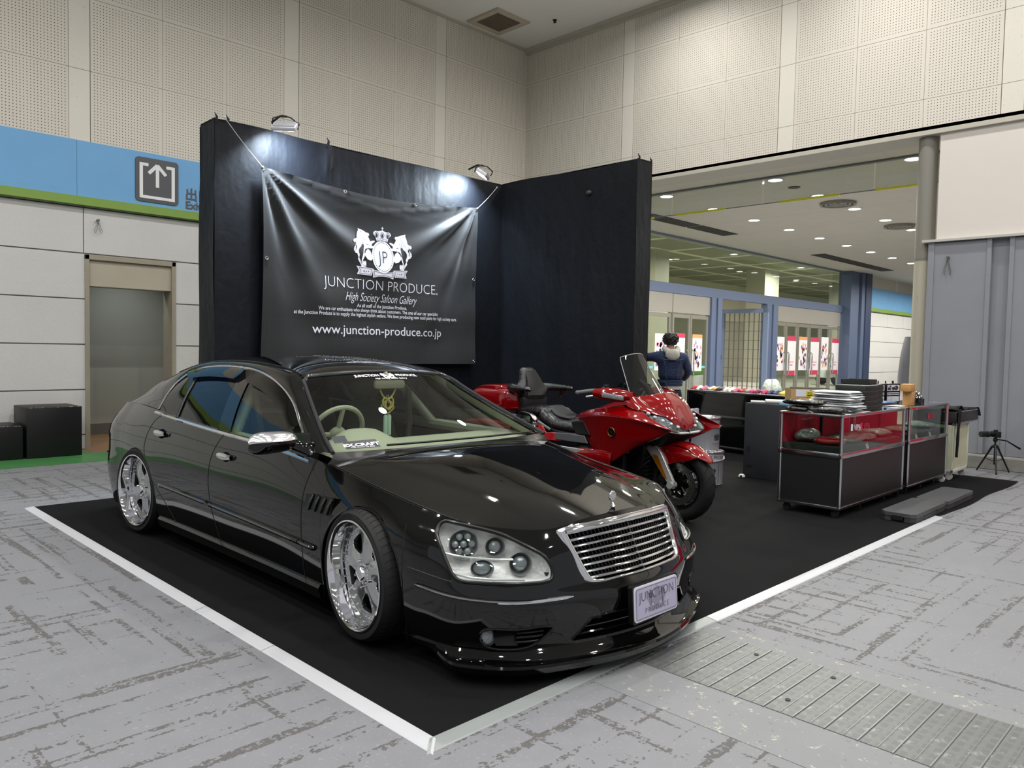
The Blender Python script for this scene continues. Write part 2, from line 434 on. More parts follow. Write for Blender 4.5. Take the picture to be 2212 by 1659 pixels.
# wall hook
hk = thing('wall_hook', 'small metal hook with wire loops on the block wall above the left doorway', 'hook', (1.66, YW-.02, 3.02))
g = G(); g.cyl((0, 0, 0), (0, -.04, 0), .018); g.build('hook_stud', mat('dull_steel'), hk)
g = G()
for s in (-1, 1): g.tube([(0, -.03, -.02), (s*.05, -.03, -.14), (s*.035, -.03, -.17), (s*.01, -.03, -.1), (0, -.03, -.02)], .003, 5)
g.build('wire_loop', mat('dull_steel'), hk)
# ceiling vent
vt = thing('ceiling_vent', 'square cream ceiling vent with brown grille near the wall corner', 'vent', (8.40, 8.51, CEIL_Z))
g = G(); 
for a in ((-.42, .42, -.42, -.3), (-.42, .42, .3, .42), (-.42, -.3, -.3, .3), (.3, .42, -.3, .3)): g.box(*a, -.03, 0, .004)
g.build('vent_frame', mat('vent_cream', '#b5ab98', .6), vt, 0)
g = G()
for i in range(20): g.box(-.3, .3, -.3+i*.03, -.3+i*.03+.012, -.022, -.006)
g.box(-.3, .3, -.3, .3, -.004, 0); g.build('vent_grille', mat('vent_brown', '#7a7060', .7), vt, 0)
sk = thing('ceiling_sprinkler', 'tiny dark sprinkler head in the hall ceiling beside the vent', 'sprinkler', (9.06, 7.69, CEIL_Z))
g = G(); g.lathe([(0, -.05), (.03, -.05), (.02, -.03), (.045, -.002), (0, -.002)], 12); g.build('sprinkler_head', mat('dark_metal', '#2b2b2b', .4, .6), sk)

# hall downlights (only some lie in the reflections)
lampm = mat('downlight_glow', '#ffffff', .5, emit=((1, .98, .95), 14.0))
ringm = mat('downlight_ring', '#c9c9c6', .4)
lxs = [8.3, 5.2, 2.1, -1.0, -4.1, -7.2]; lys = [4.9, 1.9, -1.1, -4.1, -7.1]
proto = None
for i, lx_ in enumerate(lxs):
    for j, ly_ in enumerate(lys):
        if proto is None:
            proto = thing('hall_downlight', 'round recessed downlight in the high hall ceiling', 'ceiling light', (lx_, ly_, CEIL_Z), group='downlights of the high hall ceiling')
            g = G(); g.lathe([(.13, -.001), (.13, -.012), (.17, -.012), (.175, -.001)], 28); g.build('ring', ringm, proto)
            g = G(); g.lathe([(0, -.006), (.13, -.006)], 24); g.build('lamp_disc', lampm, proto)
            o = proto
        else:
            o = copy_tree(proto); o.location = (lx_, ly_, CEIL_Z)
        area_lamp((lx_, ly_, CEIL_Z-.03), .26, LAMP_W, (1, .985, .965), 165, name='hall_downlight_light')

# ---- right side: column, board, sliding panels, curb
colm = MatB('scuffed_column_paint', rough=.5)
cc = colm.mix(colm.z.gt(2.75), '#a9a493', '#7e7b71'); cc = colm.mix((colm.noise(5, 8, (1, 1, .3), rough=.75).gt(.62))*.5, cc, '#7d6f5c'); colm.base(cc)
g = G(); g.lathe([(.125, 0), (.125, SOF)], 28, Matrix.Translation((XW+.16, 1.46, 0))); g.lathe([(.128, 2.78), (.128, 2.80)], 28, Matrix.Translation((XW+.16, 1.46, 0)))
struct(g.build('wall_column', colm.m))
bd = mat('cream_board', '#d6cfc6', .6, noise=(2, .03))
g = G(); g.box(XW+.02, XW+.08, -14, 1.275, 3.02, SOF); struct(g.build('wall_board', bd, smooth=0))
g = G(); g.box(XW-.06, XW+.12, -14, 1.43, 2.985, 3.02, .003); struct(g.build('trim_7', mat('pale_rail', '#b7b5ae', .5), smooth=0))
gp = MatB('grey_sliding_panel', rough=.62, spec=.3); gp.base(gp.mix(gp.noise(2.5, 5), '#83858b', '#8d8f95')); gp.bump(gp.noise(90, 2), .1, .002)
g = G(); g.box(XW+.05, XW+.12, -14, 1.36, .17, 2.985)
g.box(XW-.005, XW+.05, .64, 1.30, .17, 2.975); g.box(XW-.005, XW+.05, -.62, .36, .17, 2.975); g.box(XW-.005, XW+.05, -1.9, -.72, .17, 2.975)
g.box(XW-.02, XW+.05, .60, .655, .17, 2.985, .004); g.box(XW-.02, XW+.05, .345, .40, .17, 2.985, .004); g.box(XW-.02, XW+.06, 1.28, 1.36, .17, 2.985, .004)
struct(g.build('wall_right_lower', gp.m, smooth=0))
hk2 = thing('wall_hook', 'small metal hook with wire loops on the grey sliding panel', 'hook', (XW-.006, 1.11, 2.77), -PI/2)
g = G(); g.cyl((0, 0, 0), (0, -.04, 0), .018); g.build('hook_stud', mat('dull_steel'), hk2)
g = G()
for s in (-1, 1): g.tube([(0, -.03, -.02), (s*.05, -.03, -.2), (s*.035, -.03, -.24), (s*.01, -.03, -.1), (0, -.03, -.02)], .003, 5)
g.build('wire_loop', mat('dull_steel'), hk2)
cb = mat('concrete_curb', '#8c8a83', .85, bump=(20, .5, .01), noise=(6, .15))
g = G(); g.box(XW-.22, XW+.3, -14, 1.33, 0, .165, .01); struct(g.build('trim_8', cb, smooth=0))

# ---- lobby beyond the opening
lc = MatB('lobby_ceiling_board', rough=.8, spec=.2)
jx = ((lc.x-10.9)/1.83).frac()*1.83; jy = ((lc.y-.4)/.92).frac()*.92
lc.base(lc.mix((jx.lt(.006)).mx(jy.lt(.004)*.5), lc.mix(lc.noise(3, 4), '#c3bdae', '#cbc6b8'), '#6d6a62')); lc.bump(lc.noise(60, 3), .2, .003)
g = G(); g.box(XW, 40, -3, YG+.3, SOF, SOF+.1); struct(g.build('ceiling_lobby', lc.m, smooth=0))
g = G(); g.box(10.80, 10.88, -3, YG, SOF-.03, SOF+.0, .003); struct(g.build('trim_9', mat('grey_rail', '#6f706e', .5), smooth=0))
# smoke barrier glass
glassm = thin_glass('barrier_glass', '#f0f3f0', .04)
yel = mat('yellow_tape', '#c9c928', .5); TAPES = ((1.75, 2.47), (3.04, 4.05), (5.08, 6.10), (6.6, 7.9))
sb = thing('smoke_barrier', 'glass smoke barrier with yellow edge tape hanging under the lobby ceiling', 'glass barrier', (10.84, 0, 0))
for k, (a, b_) in enumerate(((-.9, .63), (.65, 2.49), (2.51, 4.35), (4.37, 6.19), (6.21, 7.93), (7.95, 9.25))):
    g = G(); g.box(-.004, .004, a, b_, 4.03, SOF-.03); pn = g.build('glass_pane', glassm, sb, 0)
for a, b_ in TAPES:
    g = G(); g.box(-.012, .012, a, b_, 4.00, 4.035); g.build('edge_tape', yel, sb, 0)
g = G(); g.box(-.01, .01, -.9, 9.25, 4.012, 4.026); g.build('edge_rail', mat('grey_rail'), sb, 0)
# lobby downlights, diffusers, slots
lpd = mat('lobby_lamp_glow', '#ffffff', .5, emit=((1, .98, .93), 9.0))
proto = None
for row, xs in ((6.53, [11.14+1.77*i for i in range(14)]), (4.28, [11.12+1.77*i for i in range(5)]), (2.02, [11.06, 12.9, 14.7])):  # unseen far lamps of the long row are added to brighten the far wall
    for x_ in xs:
        if proto is None:
            proto = thing('lobby_downlight', 'round recessed downlight in the low lobby ceiling', 'ceiling light', (x_, row, SOF), group='downlights of the lobby ceiling')
            g = G(); g.lathe([(.115, -.001), (.115, -.012), (.15, -.010), (.155, -.001)], 24); g.build('ring', ringm, proto)
            g = G(); g.lathe([(0, -.012), (.118, -.012)], 20); g.build('lamp_disc', lpd, proto)
        else:
            o = copy_tree(proto); o.location = (x_, row, SOF)
        area_lamp((x_, row, SOF-.03), .2, 95, (1, .97, .9), 165, name='lobby_downlight_light')
for x_, lab in ((13.82, 'round ceiling air diffuser nearer to the glass smoke barrier'), (17.37, 'round ceiling air diffuser further back behind the column')):
    t = thing('air_diffuser', lab, 'air diffuser', (x_, 4.28, SOF))
    g = G()
    for k, r in enumerate((.34, .25, .17, .10)): g.lathe([(r, -.002), (r, -.02-.012*(3-k)), (r-.045, -.012-.012*(3-k)), (r-.05, -.002)], 32)
    g.build('diffuser_rings', mat('diffuser_paint', '#8b877b', .6), t)
    g = G(); g.lathe([(0, -.004), (.05, -.004)], 16); g.build('diffuser_core', mat('dark_metal'), t)
for (x0, x1, y0), lab in (((12.6, 14.6, 7.85), 'long dark slot grille in the lobby ceiling near the black curtain'), ((14.65, 16.4, 7.85), 'long dark slot grille in the lobby ceiling, second from the black curtain'),
                          ((21.4, 23.4, 7.75), 'long dark slot grille in the far lobby ceiling, nearest of the far three'), ((23.45, 25.4, 7.75), 'long dark slot grille in the far lobby ceiling, middle of the far three'), ((25.45, 27.3, 7.75), 'long dark slot grille in the far lobby ceiling, furthest one')):
    t = thing('slot_grille', lab, 'ceiling grille', (x0, y0, SOF), group=None)
    g = G(); g.box(0, x1-x0-.05, -.02, .42, -.012, 0); g.build('grille_frame', mat('slot_dark', '#3a3833', .7), t, 0)
    g = G()
    for k in range(7): g.box(.02, x1-x0-.07, k*.055+.01, k*.055+.022, -.02, -.012)
    g.build('grille_slats', mat('slot_slat', '#55524a', .6), t, 0)
dc = thing('ceiling_speaker', 'small dark round ceiling speaker seen through the glass barrier', 'speaker', (11.9, 4.3, SOF))
g = G(); g.lathe([(0, -.012), (.1, -.012), (.11, -.001)], 20); g.build('speaker_grille', mat('slot_dark'), dc)
# far wall beyond (same band), x 27.9 -> 31
g = G(); g.box(28.0, 40, YW, YW+.2, 4.03, SOF); struct(g.build('wall_far', pm_l, smooth=0))
g = G(); g.box(28.0, 40, YW-.02, YW+.2, 3.26, 4.03); struct(g.build('trim_10', bb.m, smooth=0))
g = G(); g.box(28.0, 40, YW-.09, YW+.2, 3.13, 3.26); struct(g.build('trim_11', gr, smooth=0))
g = G(); g.box(28.0, 40, YW, YW+.25, 0, 3.2); struct(g.build('wall_far_lower', wb.m, smooth=0))
g = G(); g.box(40, 40.2, -3, YG, 0, SOF); struct(g.build('wall_lobby_end', wb.m, smooth=0))
g = G(); g.add([(31, -3, 0), (40, -3, 0), (40, 11, 0), (31, 11, 0)], [(0, 1, 2, 3)]); struct(g.build('floor_lobby', fb.m, smooth=0))
# vertical plane closing the lobby behind the column (far side)
g = G(); g.box(XW+.5, 40, -3.1, -3, 0, SOF); struct(g.build('wall_lobby_near', wb.m, smooth=0))

# ---- glass entrance front at YG
blue = mat('blue_grey_frame_paint', '#55617a', .45); dblue = mat('deep_blue_frame_paint', '#303c56', .45)
panelg = mat('grey_fascia_panel', '#87847c', .6, noise=(2, .04)); alu = mat('brushed_door_aluminium', '#a39f94', .35, .6)
clear = thin_glass('clear_door_glass', '#eef3ec', .03)
FX0, FX1 = XW+.5, 27.2
g = G(); g.box(FX0, FX1, YG-.06, YG+.08, 2.97, 3.23, .004); struct(g.build('window_frame', blue, smooth=0))
g = G(); g.box(FX0, FX1, YG-.05, YG+.05, SOF-.06, SOF); struct(g.build('window_frame_top', mat('steel_blue_rail', '#7c8696', .4, .3), smooth=0))
gx0 = [10.3, 12.2, 14.1, 15.67, 17.42, 19.2, 21.2, 23.2, 25.4, 26.6]
for k in range(len(gx0)-1):
    g = G(); g.box(gx0[k]+.008, gx0[k+1]-.008, YG-.005, YG+.005, 3.23, SOF-.06); struct(g.build('window_%d' % (k+1), clear, smooth=0))
g = G(); g.box(26.6, 27.35, YG-.35, YG+.1, 0, SOF, .01); g.box(27.45, 27.75, YG-.42, YG+.05, 0, SOF, .01); struct(g.build('trim_12', blue, smooth=0))
g = G(); g.box(27.75, 28.3, YG-.46, YG+.15, 0, SOF, .01); struct(g.build('trim_13', dblue, smooth=0))
g = G(); g.box(FX0, 17.5, YG-.04, YG+.02, 2.47, 2.97); g.box(21.4, 26.5, YG-.04, YG+.02, 2.47, 2.97); struct(g.build('wall_fascia', panelg, smooth=0))
g = G(); g.box(13.95, 13.97, YG-.043, YG-.04, 2.47, 2.97); g.box(15.6, 15.62, YG-.043, YG-.04, 2.47, 2.97); struct(g.build('trim_14', mat('slot_dark'), smooth=0))
for (a, b_) in ((17.48, 17.98), (20.75, 21.42)):
    g = G(); g.box(a, (a+b_)/2, YG-.1, YG+.1, 0, 2.97, .006); g.box((a+b_)/2+.02, b_, YG-.14, YG+.06, 0, 2.97, .006); struct(g.build('trim_15', blue, smooth=0))
# glass doors
dn = 0
def glass_door(x0, x1, handle):
    global dn; dn += 1
    g = G(); s = .07
    g.box(x0, x0+s, YG-.03, YG+.03, 0, 2.44, .003); g.box(x1-s, x1, YG-.03, YG+.03, 0, 2.44, .003)
    g.box(x0+s, x1-s, YG-.03, YG+.03, 2.34, 2.44); g.box(x0+s, x1-s, YG-.03, YG+.03, 0, .12)
    d = struct(g.build('door_%d' % dn, alu, smooth=0))
    g = G(); g.box(x0+s, x1-s, YG-.004, YG+.004, .12, 2.34); g.build('glass_pane', clear, d, 0)
    hx_ = x0+.12 if handle < 0 else x1-.12
    g = G(); g.tube([(hx_, YG-.03, .75), (hx_, YG-.09, .8), (hx_, YG-.09, 1.45), (hx_, YG-.03, 1.5)], .018, 8); g.build('door_handle', mat('chrome_pull', '#d9d9d6', .15, 1.), d)
    g = G(); g.box(x0+s, x1-s, YG-.006, YG-.004, 1.0, 1.06); g.build('cyan_tape', mat('cyan_tape', '#5fb5bd', .5), d, 0)
    return d
for a, b_, h in ((10.4, 11.3, 1), (11.3, 12.2, -1), (12.4, 13.3, 1), (13.35, 14.2, -1), (14.3, 15.55, 1), (15.65, 16.5, 1), (16.52, 17.42, -1), (21.45, 22.2, 1), (22.25, 23.05, -1), (23.1, 23.95, 1), (24.0, 24.85, -1), (24.9, 25.7, 1), (25.75, 26.5, -1)):
    glass_door(a, b_, h)
# open grille gate
gt = thing('grille_gate', 'open blue framed gate with steel bar grid between the glass doors', 'gate', (20.75, YG-.15, 0))
M = Matrix.Rotation(R_(-88), 4, 'Z')
g = G(); W_ = 1.62
g.box(-W_, -W_+.16, -.04, .04, 0.05, 2.83, .005, M); g.box(-.16, 0, -.04, .04, .05, 2.83, .005, M); g.box(-W_, 0, -.04, .04, 2.70, 2.83, 0, M); g.box(-W_, 0, -.04, .04, .05, .2, 0, M)
g.build('gate_frame', mat('light_blue_frame_paint', '#727f98', .4), gt, 0)
g = G()
for k in range(1, 8): g.box(-W_+.16+k*.165-.012, -W_+.16+k*.165+.012, -.012, .012, .2, 2.7, 0, M)
for z_ in (2.42, 2.13, 1.84, 1.55, 1.26, .97, .68, .4): g.box(-W_+.16, -.16, -.009, .009, z_-.006, z_+.006, 0, M)
g.build('bar_grid', mat('gate_bars', '#6e6a60', .4, .5), gt, 0)
g = G(); g.box(-W_+.05, -W_+.09, -.055, -.04, 1.22, 1.34, 0, M); g.build('gate_lock', mat('dark_metal'), gt, 0)
# outer hall seen through the glass
ow = mat('outer_wall', '#aeab9a', .7, noise=(1, .08)); 
g = G(); g.box(8, 60, 22, 22.3, 0, 3.4); struct(g.build('wall_outer', ow, smooth=0))
g = G(); g.box(8, 60, 22, 22.3, 3.4, 7); struct(g.build('wall_outer_upper', mat('outer_wall_upper', '#c9c7ae', .7), smooth=0))
g = G(); g.add([(8, YW+2.2, 0), (60, YW+2.2, 0), (60, 22, 0), (8, 22, 0)], [(0, 1, 2, 3)]); struct(g.build('floor_outer', mat('outer_floor', '#a8a69a', .3, noise=(1, .1)), smooth=0))
cf = MatB('coffered_ceiling', rough=.8)
a_ = ((cf.x/3.2).frac()-.5).abs().gt(.455); b2 = ((cf.y/3.2).frac()-.5).abs().gt(.455)
cf.base(cf.mix(a_.mx(b2), '#80826c', '#d0d0b4'))
g = G(); g.box(8, 60, YG+.4, 22.3, 5.6, 5.7); struct(g.build('ceiling_outer', cf.m, smooth=0))
g = G(); g.box(8, 60, YG+.3, YG+.4, SOF, 5.7); struct(g.build('wall_outer_bulkhead', ow, smooth=0))
for a, b_ in ((24.6, 25.6), (34, 35.5), (44, 46)):
    g = G(); g.box(a, b_, 16, 17, 0, 5.6); struct(g.build('wall_outer_pier', mat('pier_cream', '#b3b0a0', .6), smooth=0))
proto = None
for x_ in range(6):
    for y_ in range(3):
        p = (15.2+x_*6.4, 11.2+y_*3.2, 5.6)
        if proto is None:
            proto = thing('outer_downlight', 'round downlight in the coffered ceiling outside the glass front', 'ceiling light', p, group='downlights of the outer coffered ceiling')
            g = G(); g.lathe([(.14, -.001), (.14, -.02), (.19, -.02), (.2, -.001)], 20); g.build('ring', ringm, proto)
            g = G(); g.lathe([(0, -.01), (.14, -.01)], 16); g.build('lamp_disc', lpd, proto)
        else: o = copy_tree(proto); o.location = p
for x_ in range(6):
    area_lamp((15.2+x_*6.4, 14.4, 5.55), 1.2, 420, (1, .98, .90), 170, name='outer_light')
# ================================================================ BOOTH
cpm = MatB('black_booth_carpet', rough=.95, spec=.08)
n_ = cpm.noise(2.2, 5); n2_ = cpm.noise(120, 2)
cpm.base(cpm.mix(n2_.gt(.74)*.25, cpm.mix(n_, '#131314', '#1b1b1c'), '#4a4a4a')); cpm.bump(cpm.noise(150, 2), .3, .003)
cp = G()
xs_ = np.linspace(.018, 8.72, 60)
P = []
for i, x_ in enumerate(xs_):
    yb = 5.36 if x_ > .05 else 5.36
    yf = 0.018 if x_ < 5.82 else -.035-.015*math.sin(x_*4)
    P.append([(x_, lerp(yf, 5.36 if x_ < 7.9 else 5.36*(1)-.0, t), .006+.001*math.sin(x_*3+t*9)) for t in np.linspace(0, 1, 8)])
cp.grid(P)
carpet = cp.build('booth_carpet', cpm.m, smooth=0); tag(carpet, 'large black booth carpet laid on the grey hall floor under the car', 'carpet')
# edging strips: bevelled pale plastic profile
edm = mat('pale_edge_plastic', '#bdbec1', .35); edd = mat('translucent_grey_edge', '#8b908f', .25)
def strip(a, b, m, lab, ends=(0, 0)):
    a, b = Vector(a), Vector(b); d = (b-a).normalized(); n = Vector((d.y, -d.x, 0)); L = (b-a).length
    t = thing('edge_strip', lab, 'edge strip', (a.x, a.y, 0), math.atan2(d.y, d.x))
    g = G(); prof = [(-.055, .0), (-.048, .003), (-.010, .0095), (.012, .011), (.016, .008), (.016, 0)]
    P = [[(x_+(k*e), y_, z_) for y_, z_ in prof] for x_, e in ((0, 0), (L, 0)) for k in (0,)]
    P = []
    for x_, e in ((0, ends[0]), (L, ends[1])): P.append([(x_+e*(y_-.016), y_, z_) for y_, z_ in prof])
    g.grid(P); g.add([P[0][i] for i in range(6)], [tuple(range(6))]); g.add([P[1][i] for i in range(6)], [tuple(range(6))[::-1]])
    g.build('strip_profile', m, t, 0); return t
# x-going edge (front right), strips run +x with outside at -y
strip((0, 0, 0), (1.90, 0, 0), edd, 'greyish carpet edge strip in front of the sedan, running right from the near corner', (1, 0))
strip((1.905, 0, 0), (3.81, 0, 0), edm, 'white carpet edge strip right of the sedan, middle one of the front edge', (0, 0))
strip((3.815, 0, 0), (5.80, 0, 0), edm, 'white carpet edge strip ending beside the dark plastic steps', (0, 0))
# y-going edge (left): run toward -y so outside is -x
strip((0, 5.36, 0), (0, 1.93, 0), edm, 'longest white carpet edge strip along the left side, beside the rear wheel', (0, 0))
strip((0, 1.925, 0), (0, 1.19, 0), edm, 'short white carpet edge strip beside the front wheel of the sedan', (0, 0))
strip((0, 1.185, 0), (0, 0, 0), edm, 'white carpet edge strip on the left side ending at the near corner', (0, -1))

# ---- trench plates in the floor
stl = MatB('worn_checker_steel', rough=.45, metal=.35)
a_ = ((stl.x/.058).frac()-.5).abs(); b_ = ((stl.y/.040).frac()-.5).abs()
dim = (a_.lt(.33))*(b_.lt(.27))
wear = stl.noise(14, 6, rough=.7)
c = stl.mix(wear, '#636564', '#7f8180'); c = stl.mix(dim*.35, c, '#565858'); c = stl.mix(wear.gt(.60)*.6, c, '#9d9e9a'); stl.base(c); stl.bump(dim, .8, .003)
proto = None
for k in range(20):
    y0 = -.075-.1245*(k+1)
    if proto is None:
        proto = thing('trench_plate', 'worn steel trench cover plate with small square dimples set in the grey floor', 'floor plate', (1.44, y0, 0), group='trench cover plates across the floor')
        g = G(); g.box(-.285, .285, .005, .1195, .0, .004, .001); g.build('plate_top', stl.m, proto, 0)
        g = G(); g.box(-.29, .29, .0, .006, .0, .0065, .001); g.box(-.28, .28, .055, .058, .004, .0055); g.build('plate_rib', mat('plate_rib_steel', '#8b8d8c', .35, .6), proto, 0)
    else: o = copy_tree(proto); o.location = (1.44, y0, 0)
wm = MatB('worn_floor_border', rough=.6)
wn = wm.noise(16, 7, rough=.75)
cc = wm.mix(wm.noise(3, 4), '#747678', '#818284'); cc = wm.mix(wn.gt(.60), cc, '#a9a796'); cc = wm.mix(wm.noise(30, 6, off=(5, 5, 5)).gt(.66), cc, '#6f6f6e'); wm.base(cc)
g = G(); g.box(.83, 1.15, -2.7, -.075, 0, .0015); g.box(1.73, 1.87, -2.7, -.075, 0, .0015); g.box(1.145, 1.735, -2.7, -.075, 0, .0008)
struct(g.build('floor_border', wm.m, smooth=0))
g = G()
for (x_, y_) in ((1.63, -.42), (1.64, -.78), (1.28, -.74)): g.lathe([(0, .0072), (.012, .0072)], 12, Matrix.Translation((x_, y_, 0)))
struct(g.build('floor_lifting_holes', mat('slot_dark'), smooth=0))
tgp = thing('paper_tag', 'tiny lilac paper tag on the floor beside the edge strip in front of the sedan', 'tag', (1.43, -.085, .002), R_(12))
g = G(); g.box(-.022, .022, -.012, .02, 0, .001); g.build('tag_paper', mat('lilac_paper', '#b79ac8', .6), tgp, 0)
g = G(); g.box(-.008, .008, -.004, .008, .001, .0014); g.build('tag_print', mat('purple_ink', '#6a3f8c', .6), tgp, 0)

# ---- black fabric backdrop (L-shaped wall)
fb_ = MatB('black_backdrop_cloth', rough=.55, spec=.22)
fb_.b.inputs['Sheen Weight'].default_value = .06; fb_.b.inputs['Sheen Roughness'].default_value = .4
fb_.base(fb_.mix(fb_.noise(1.5, 3), '#070a10', '#0b0f17'))
h_ = (fb_.noise(2.6, 3, (1, 1, .35), rough=.5)*1.0)+((fb_.noise(5.5, 3, (1, 1, .8), off=(3, 3, 3), rough=.5)-.5).abs()*.30)
fb_.bump(h_, .6, .05)
bdp = thing('backdrop_wall', 'tall L-shaped booth wall wrapped in black cloth behind the sedan', 'backdrop', (1.69, 5.6, .008))
HB = 3.69
rnd = random.Random(4)
def drape(path, name, amp=.012, folds=None, top=None):
    """cloth hung on a plan path (world xy); displacement along the outward normal"""
    P = []; L = [0]
    for a, b in zip(path[:-1], path[1:]): L.append(L[-1]+math.dist(a, b))
    n = max(12, int(L[-1]/.045)); NV = 60
    for i in range(n+1):
        s = L[-1]*i/n; k = max(j for j in range(len(L)) if L[j] <= s+1e-9); k = min(k, len(path)-2)
        t = (s-L[k])/(L[k+1]-L[k]); a, b = Vector(path[k]), Vector(path[k+1]); p = a.lerp(b, t); d = (b-a).normalized(); nn = Vector((d.y, -d.x))
        row = []
        for j in range(NV+1):
            z = HB*j/NV; f = 1-z/HB
            o = amp*(math.sin(s*5.1+.8*math.sin(z*1.3))*f*.9+.5*math.sin(s*11.3+z*.7)*f+.4*math.sin(z*3.1+s*2))
            if folds: o += folds(s, z)
            zz_ = z+(.018*math.sin(s*2.6)*math.exp(-f*10) if j == NV else 0)-(.02*math.exp(-((s % 2.1)-1.05)**2*2) if j == NV else 0)
            q = p+nn*o; row.append((q.x-1.69, q.y-5.6, zz_))
        P.append(row)
    g = G(); g.grid(P); return g.build(name, fb_.m, bdp, smooth=180)
def fold_back(s, z):
    # gathered pleats hanging from a pin near the top
    cx_ = 1.30; f = (HB-z); w_ = .03+.17*f; 
    e = math.exp(-((s-cx_)/w_)**2)
    return (.035*math.sin((s-cx_)/w_*7)*e*min(1, f*4)+.03*e)*math.exp(-f*1.1)*(1 if f > .02 else .4)
drape([(1.69, 5.6), (5.75, 5.6)], 'back_cloth', folds=fold_back)
drape([(1.69, 5.95), (1.69, 5.6)], 'end_cloth', .02)
drape([(5.75, 5.6), (5.75, 3.33)], 'wing_cloth', .008)
drape([(5.75, 3.33), (6.05, 3.33)], 'wing_end_cloth', .010)
drape([(6.05, 3.33), (6.05, 5.95), (1.69, 5.95)], 'rear_cloth', .01)
g = G(); P = []
g.add([(0, 0, HB-.01), (0, .35, HB-.01), (4.36, .35, HB-.01), (4.36, -2.27, HB-.01), (4.06, -2.27, HB-.01), (4.06, 0, HB-.01)], [(0, 1, 2, 3, 4, 5)])
g.build('top_cloth', fb_.m, bdp, 0)
g = G(); g.box(.03, 4.03, .04, .32, 0, HB-.03); g.box(4.08, 4.33, -2.24, .04, 0, HB-.03); g.build('panel_core', mat('slot_dark'), bdp, 0)
g = G()
for x_, y_ in ((.14, .02), (.02, .02), (4.10, -2.25), (4.34, -2.25), (1.29, -.02)): g.tube([(x_, y_, HB-.04), (x_+.01, y_-.01, HB+.02), (x_-.01, y_, HB+.06)], [.02, .012, .003], 6)
g.build('cloth_knot', fb_.m, bdp)
# ---- banner
YB = 5.53
cx0, cx1, zt, zb_ = 2.15, 5.21, 3.285, 1.22
def ban(x, z):
    """point on the draped banner for flat artwork coordinates"""
    u = (x-cx0)/(cx1-cx0); v = (zt-z)/(zt-zb_)
    d = .0
    for (ax, sgn) in ((0., 1), (1., -1)):
        du = (u-ax)*sgn*1.5+1e-4; r = math.hypot(du, v+.02); th = math.atan2(v+.02, du)
        fo = math.exp(-(r/.62)**2)
        d += (.034*math.sin(th*13+.4)*math.exp(-(r/.75)**2)+.014*math.sin(th*23+1)*fo)*min(1, r*5)*(.5 if th < .12 else 1)
    d += .006*math.sin(u*9+v*5)+.004*math.sin(v*21+u*3)*math.sin(u*5)
    sag = .105*math.sin(PI*min(1, max(0, u)))*max(0, 1-v*1.5)
    edge = .018*math.sin(PI*v)*(1 if u < .5 else -1)*(abs(2*u-1)**6)
    return (x+edge, YB-.02-d, z-sag)
bn = thing('banner', 'black fabric banner with a white crest and lettering hung on the black cloth wall', 'banner', (cx0, 5.56, 1.22))
def bl(p): return (p[0]-cx0, p[1]-5.56, p[2]-1.22)
bc = MatB('black_banner_cloth', rough=.5, spec=.35); bc.b.inputs['Sheen Weight'].default_value = .35
cr_ = (((bc.z-.02)/.46).frac()-.5).abs().gt(.494).mx((((bc.x-.1)/.72).frac()-.5).abs().gt(.496))
bc.base(bc.mix(cr_*.5, '#121213', '#1d1d1f')); bc.bump((bc.noise(4, 5)*.6)-cr_*.4, .3, .012)
g = G(); NX, NZ = 110, 76
g.grid([[bl(ban(lerp(cx0, cx1, i/NX), lerp(zb_+.03*math.sin(i/NX*PI*1.0+.3)*0, zt, j/NZ))) for j in range(NZ+1)] for i in range(NX+1)]); g.build('banner_cloth', bc.m, bn, smooth=180)
ink = mat('banner_white_print', '#dfdfe8', .55); blk = mat('banner_black_print', '#15151a', .6)
def art(v, f, name, m, off=.006):
    out = []
    for x, z in v: p = ban(x, z); out.append(bl((p[0], p[1]-off, p[2])))
    g = G(); g.add(out, f); return g.build(name, m, bn, 0)
def flatpoly(poly):
    bm = bmesh.new(); vs = [bm.verts.new((a, 0, b)) for a, b in poly]; bm.faces.new(vs); bmesh.ops.triangulate(bm, faces=bm.faces[:]); bm.verts.index_update()
    v = [(q.co.x, q.co.z) for q in bm.verts]; f = [tuple(q.index for q in fc.verts) for fc in bm.faces]; bm.free(); return v, f
class Art:
    def __init__(s): s.v = []; s.f = []
    def poly(s, p):
        v, f = flatpoly(p); n = len(s.v); s.v += v; s.f += [tuple(i+n for i in q) for q in f]; return s
    def ring(s, cx, cz, rx, rz, w, n=40, a0=0, a1=2*PI):
        n0 = len(s.v)
        for i in range(n+1):
            a = a0+(a1-a0)*i/n; s.v += [(cx+rx*math.cos(a), cz+rz*math.sin(a)), (cx+(rx-w)*math.cos(a), cz+(rz-w)*math.sin(a))]
        for i in range(n): k = n0+2*i; s.f.append((k, k+2, k+3, k+1))
        return s
    def disc(s, cx, cz, rx, rz, n=28): return s.poly([(cx+rx*math.cos(2*PI*i/n), cz+rz*math.sin(2*PI*i/n)) for i in range(n)])
    def line(s, pts, w):
        for a, b in zip(pts[:-1], pts[1:]):
            d = Vector((b[0]-a[0], b[1]-a[1])).normalized(); n = Vector((-d.y, d.x))*w/2
            s.poly([(a[0]+n.x, a[1]+n.y), (a[0]-n.x, a[1]-n.y), (b[0]-n.x, b[1]-n.y), (b[0]+n.x, b[1]+n.y)])
        return s
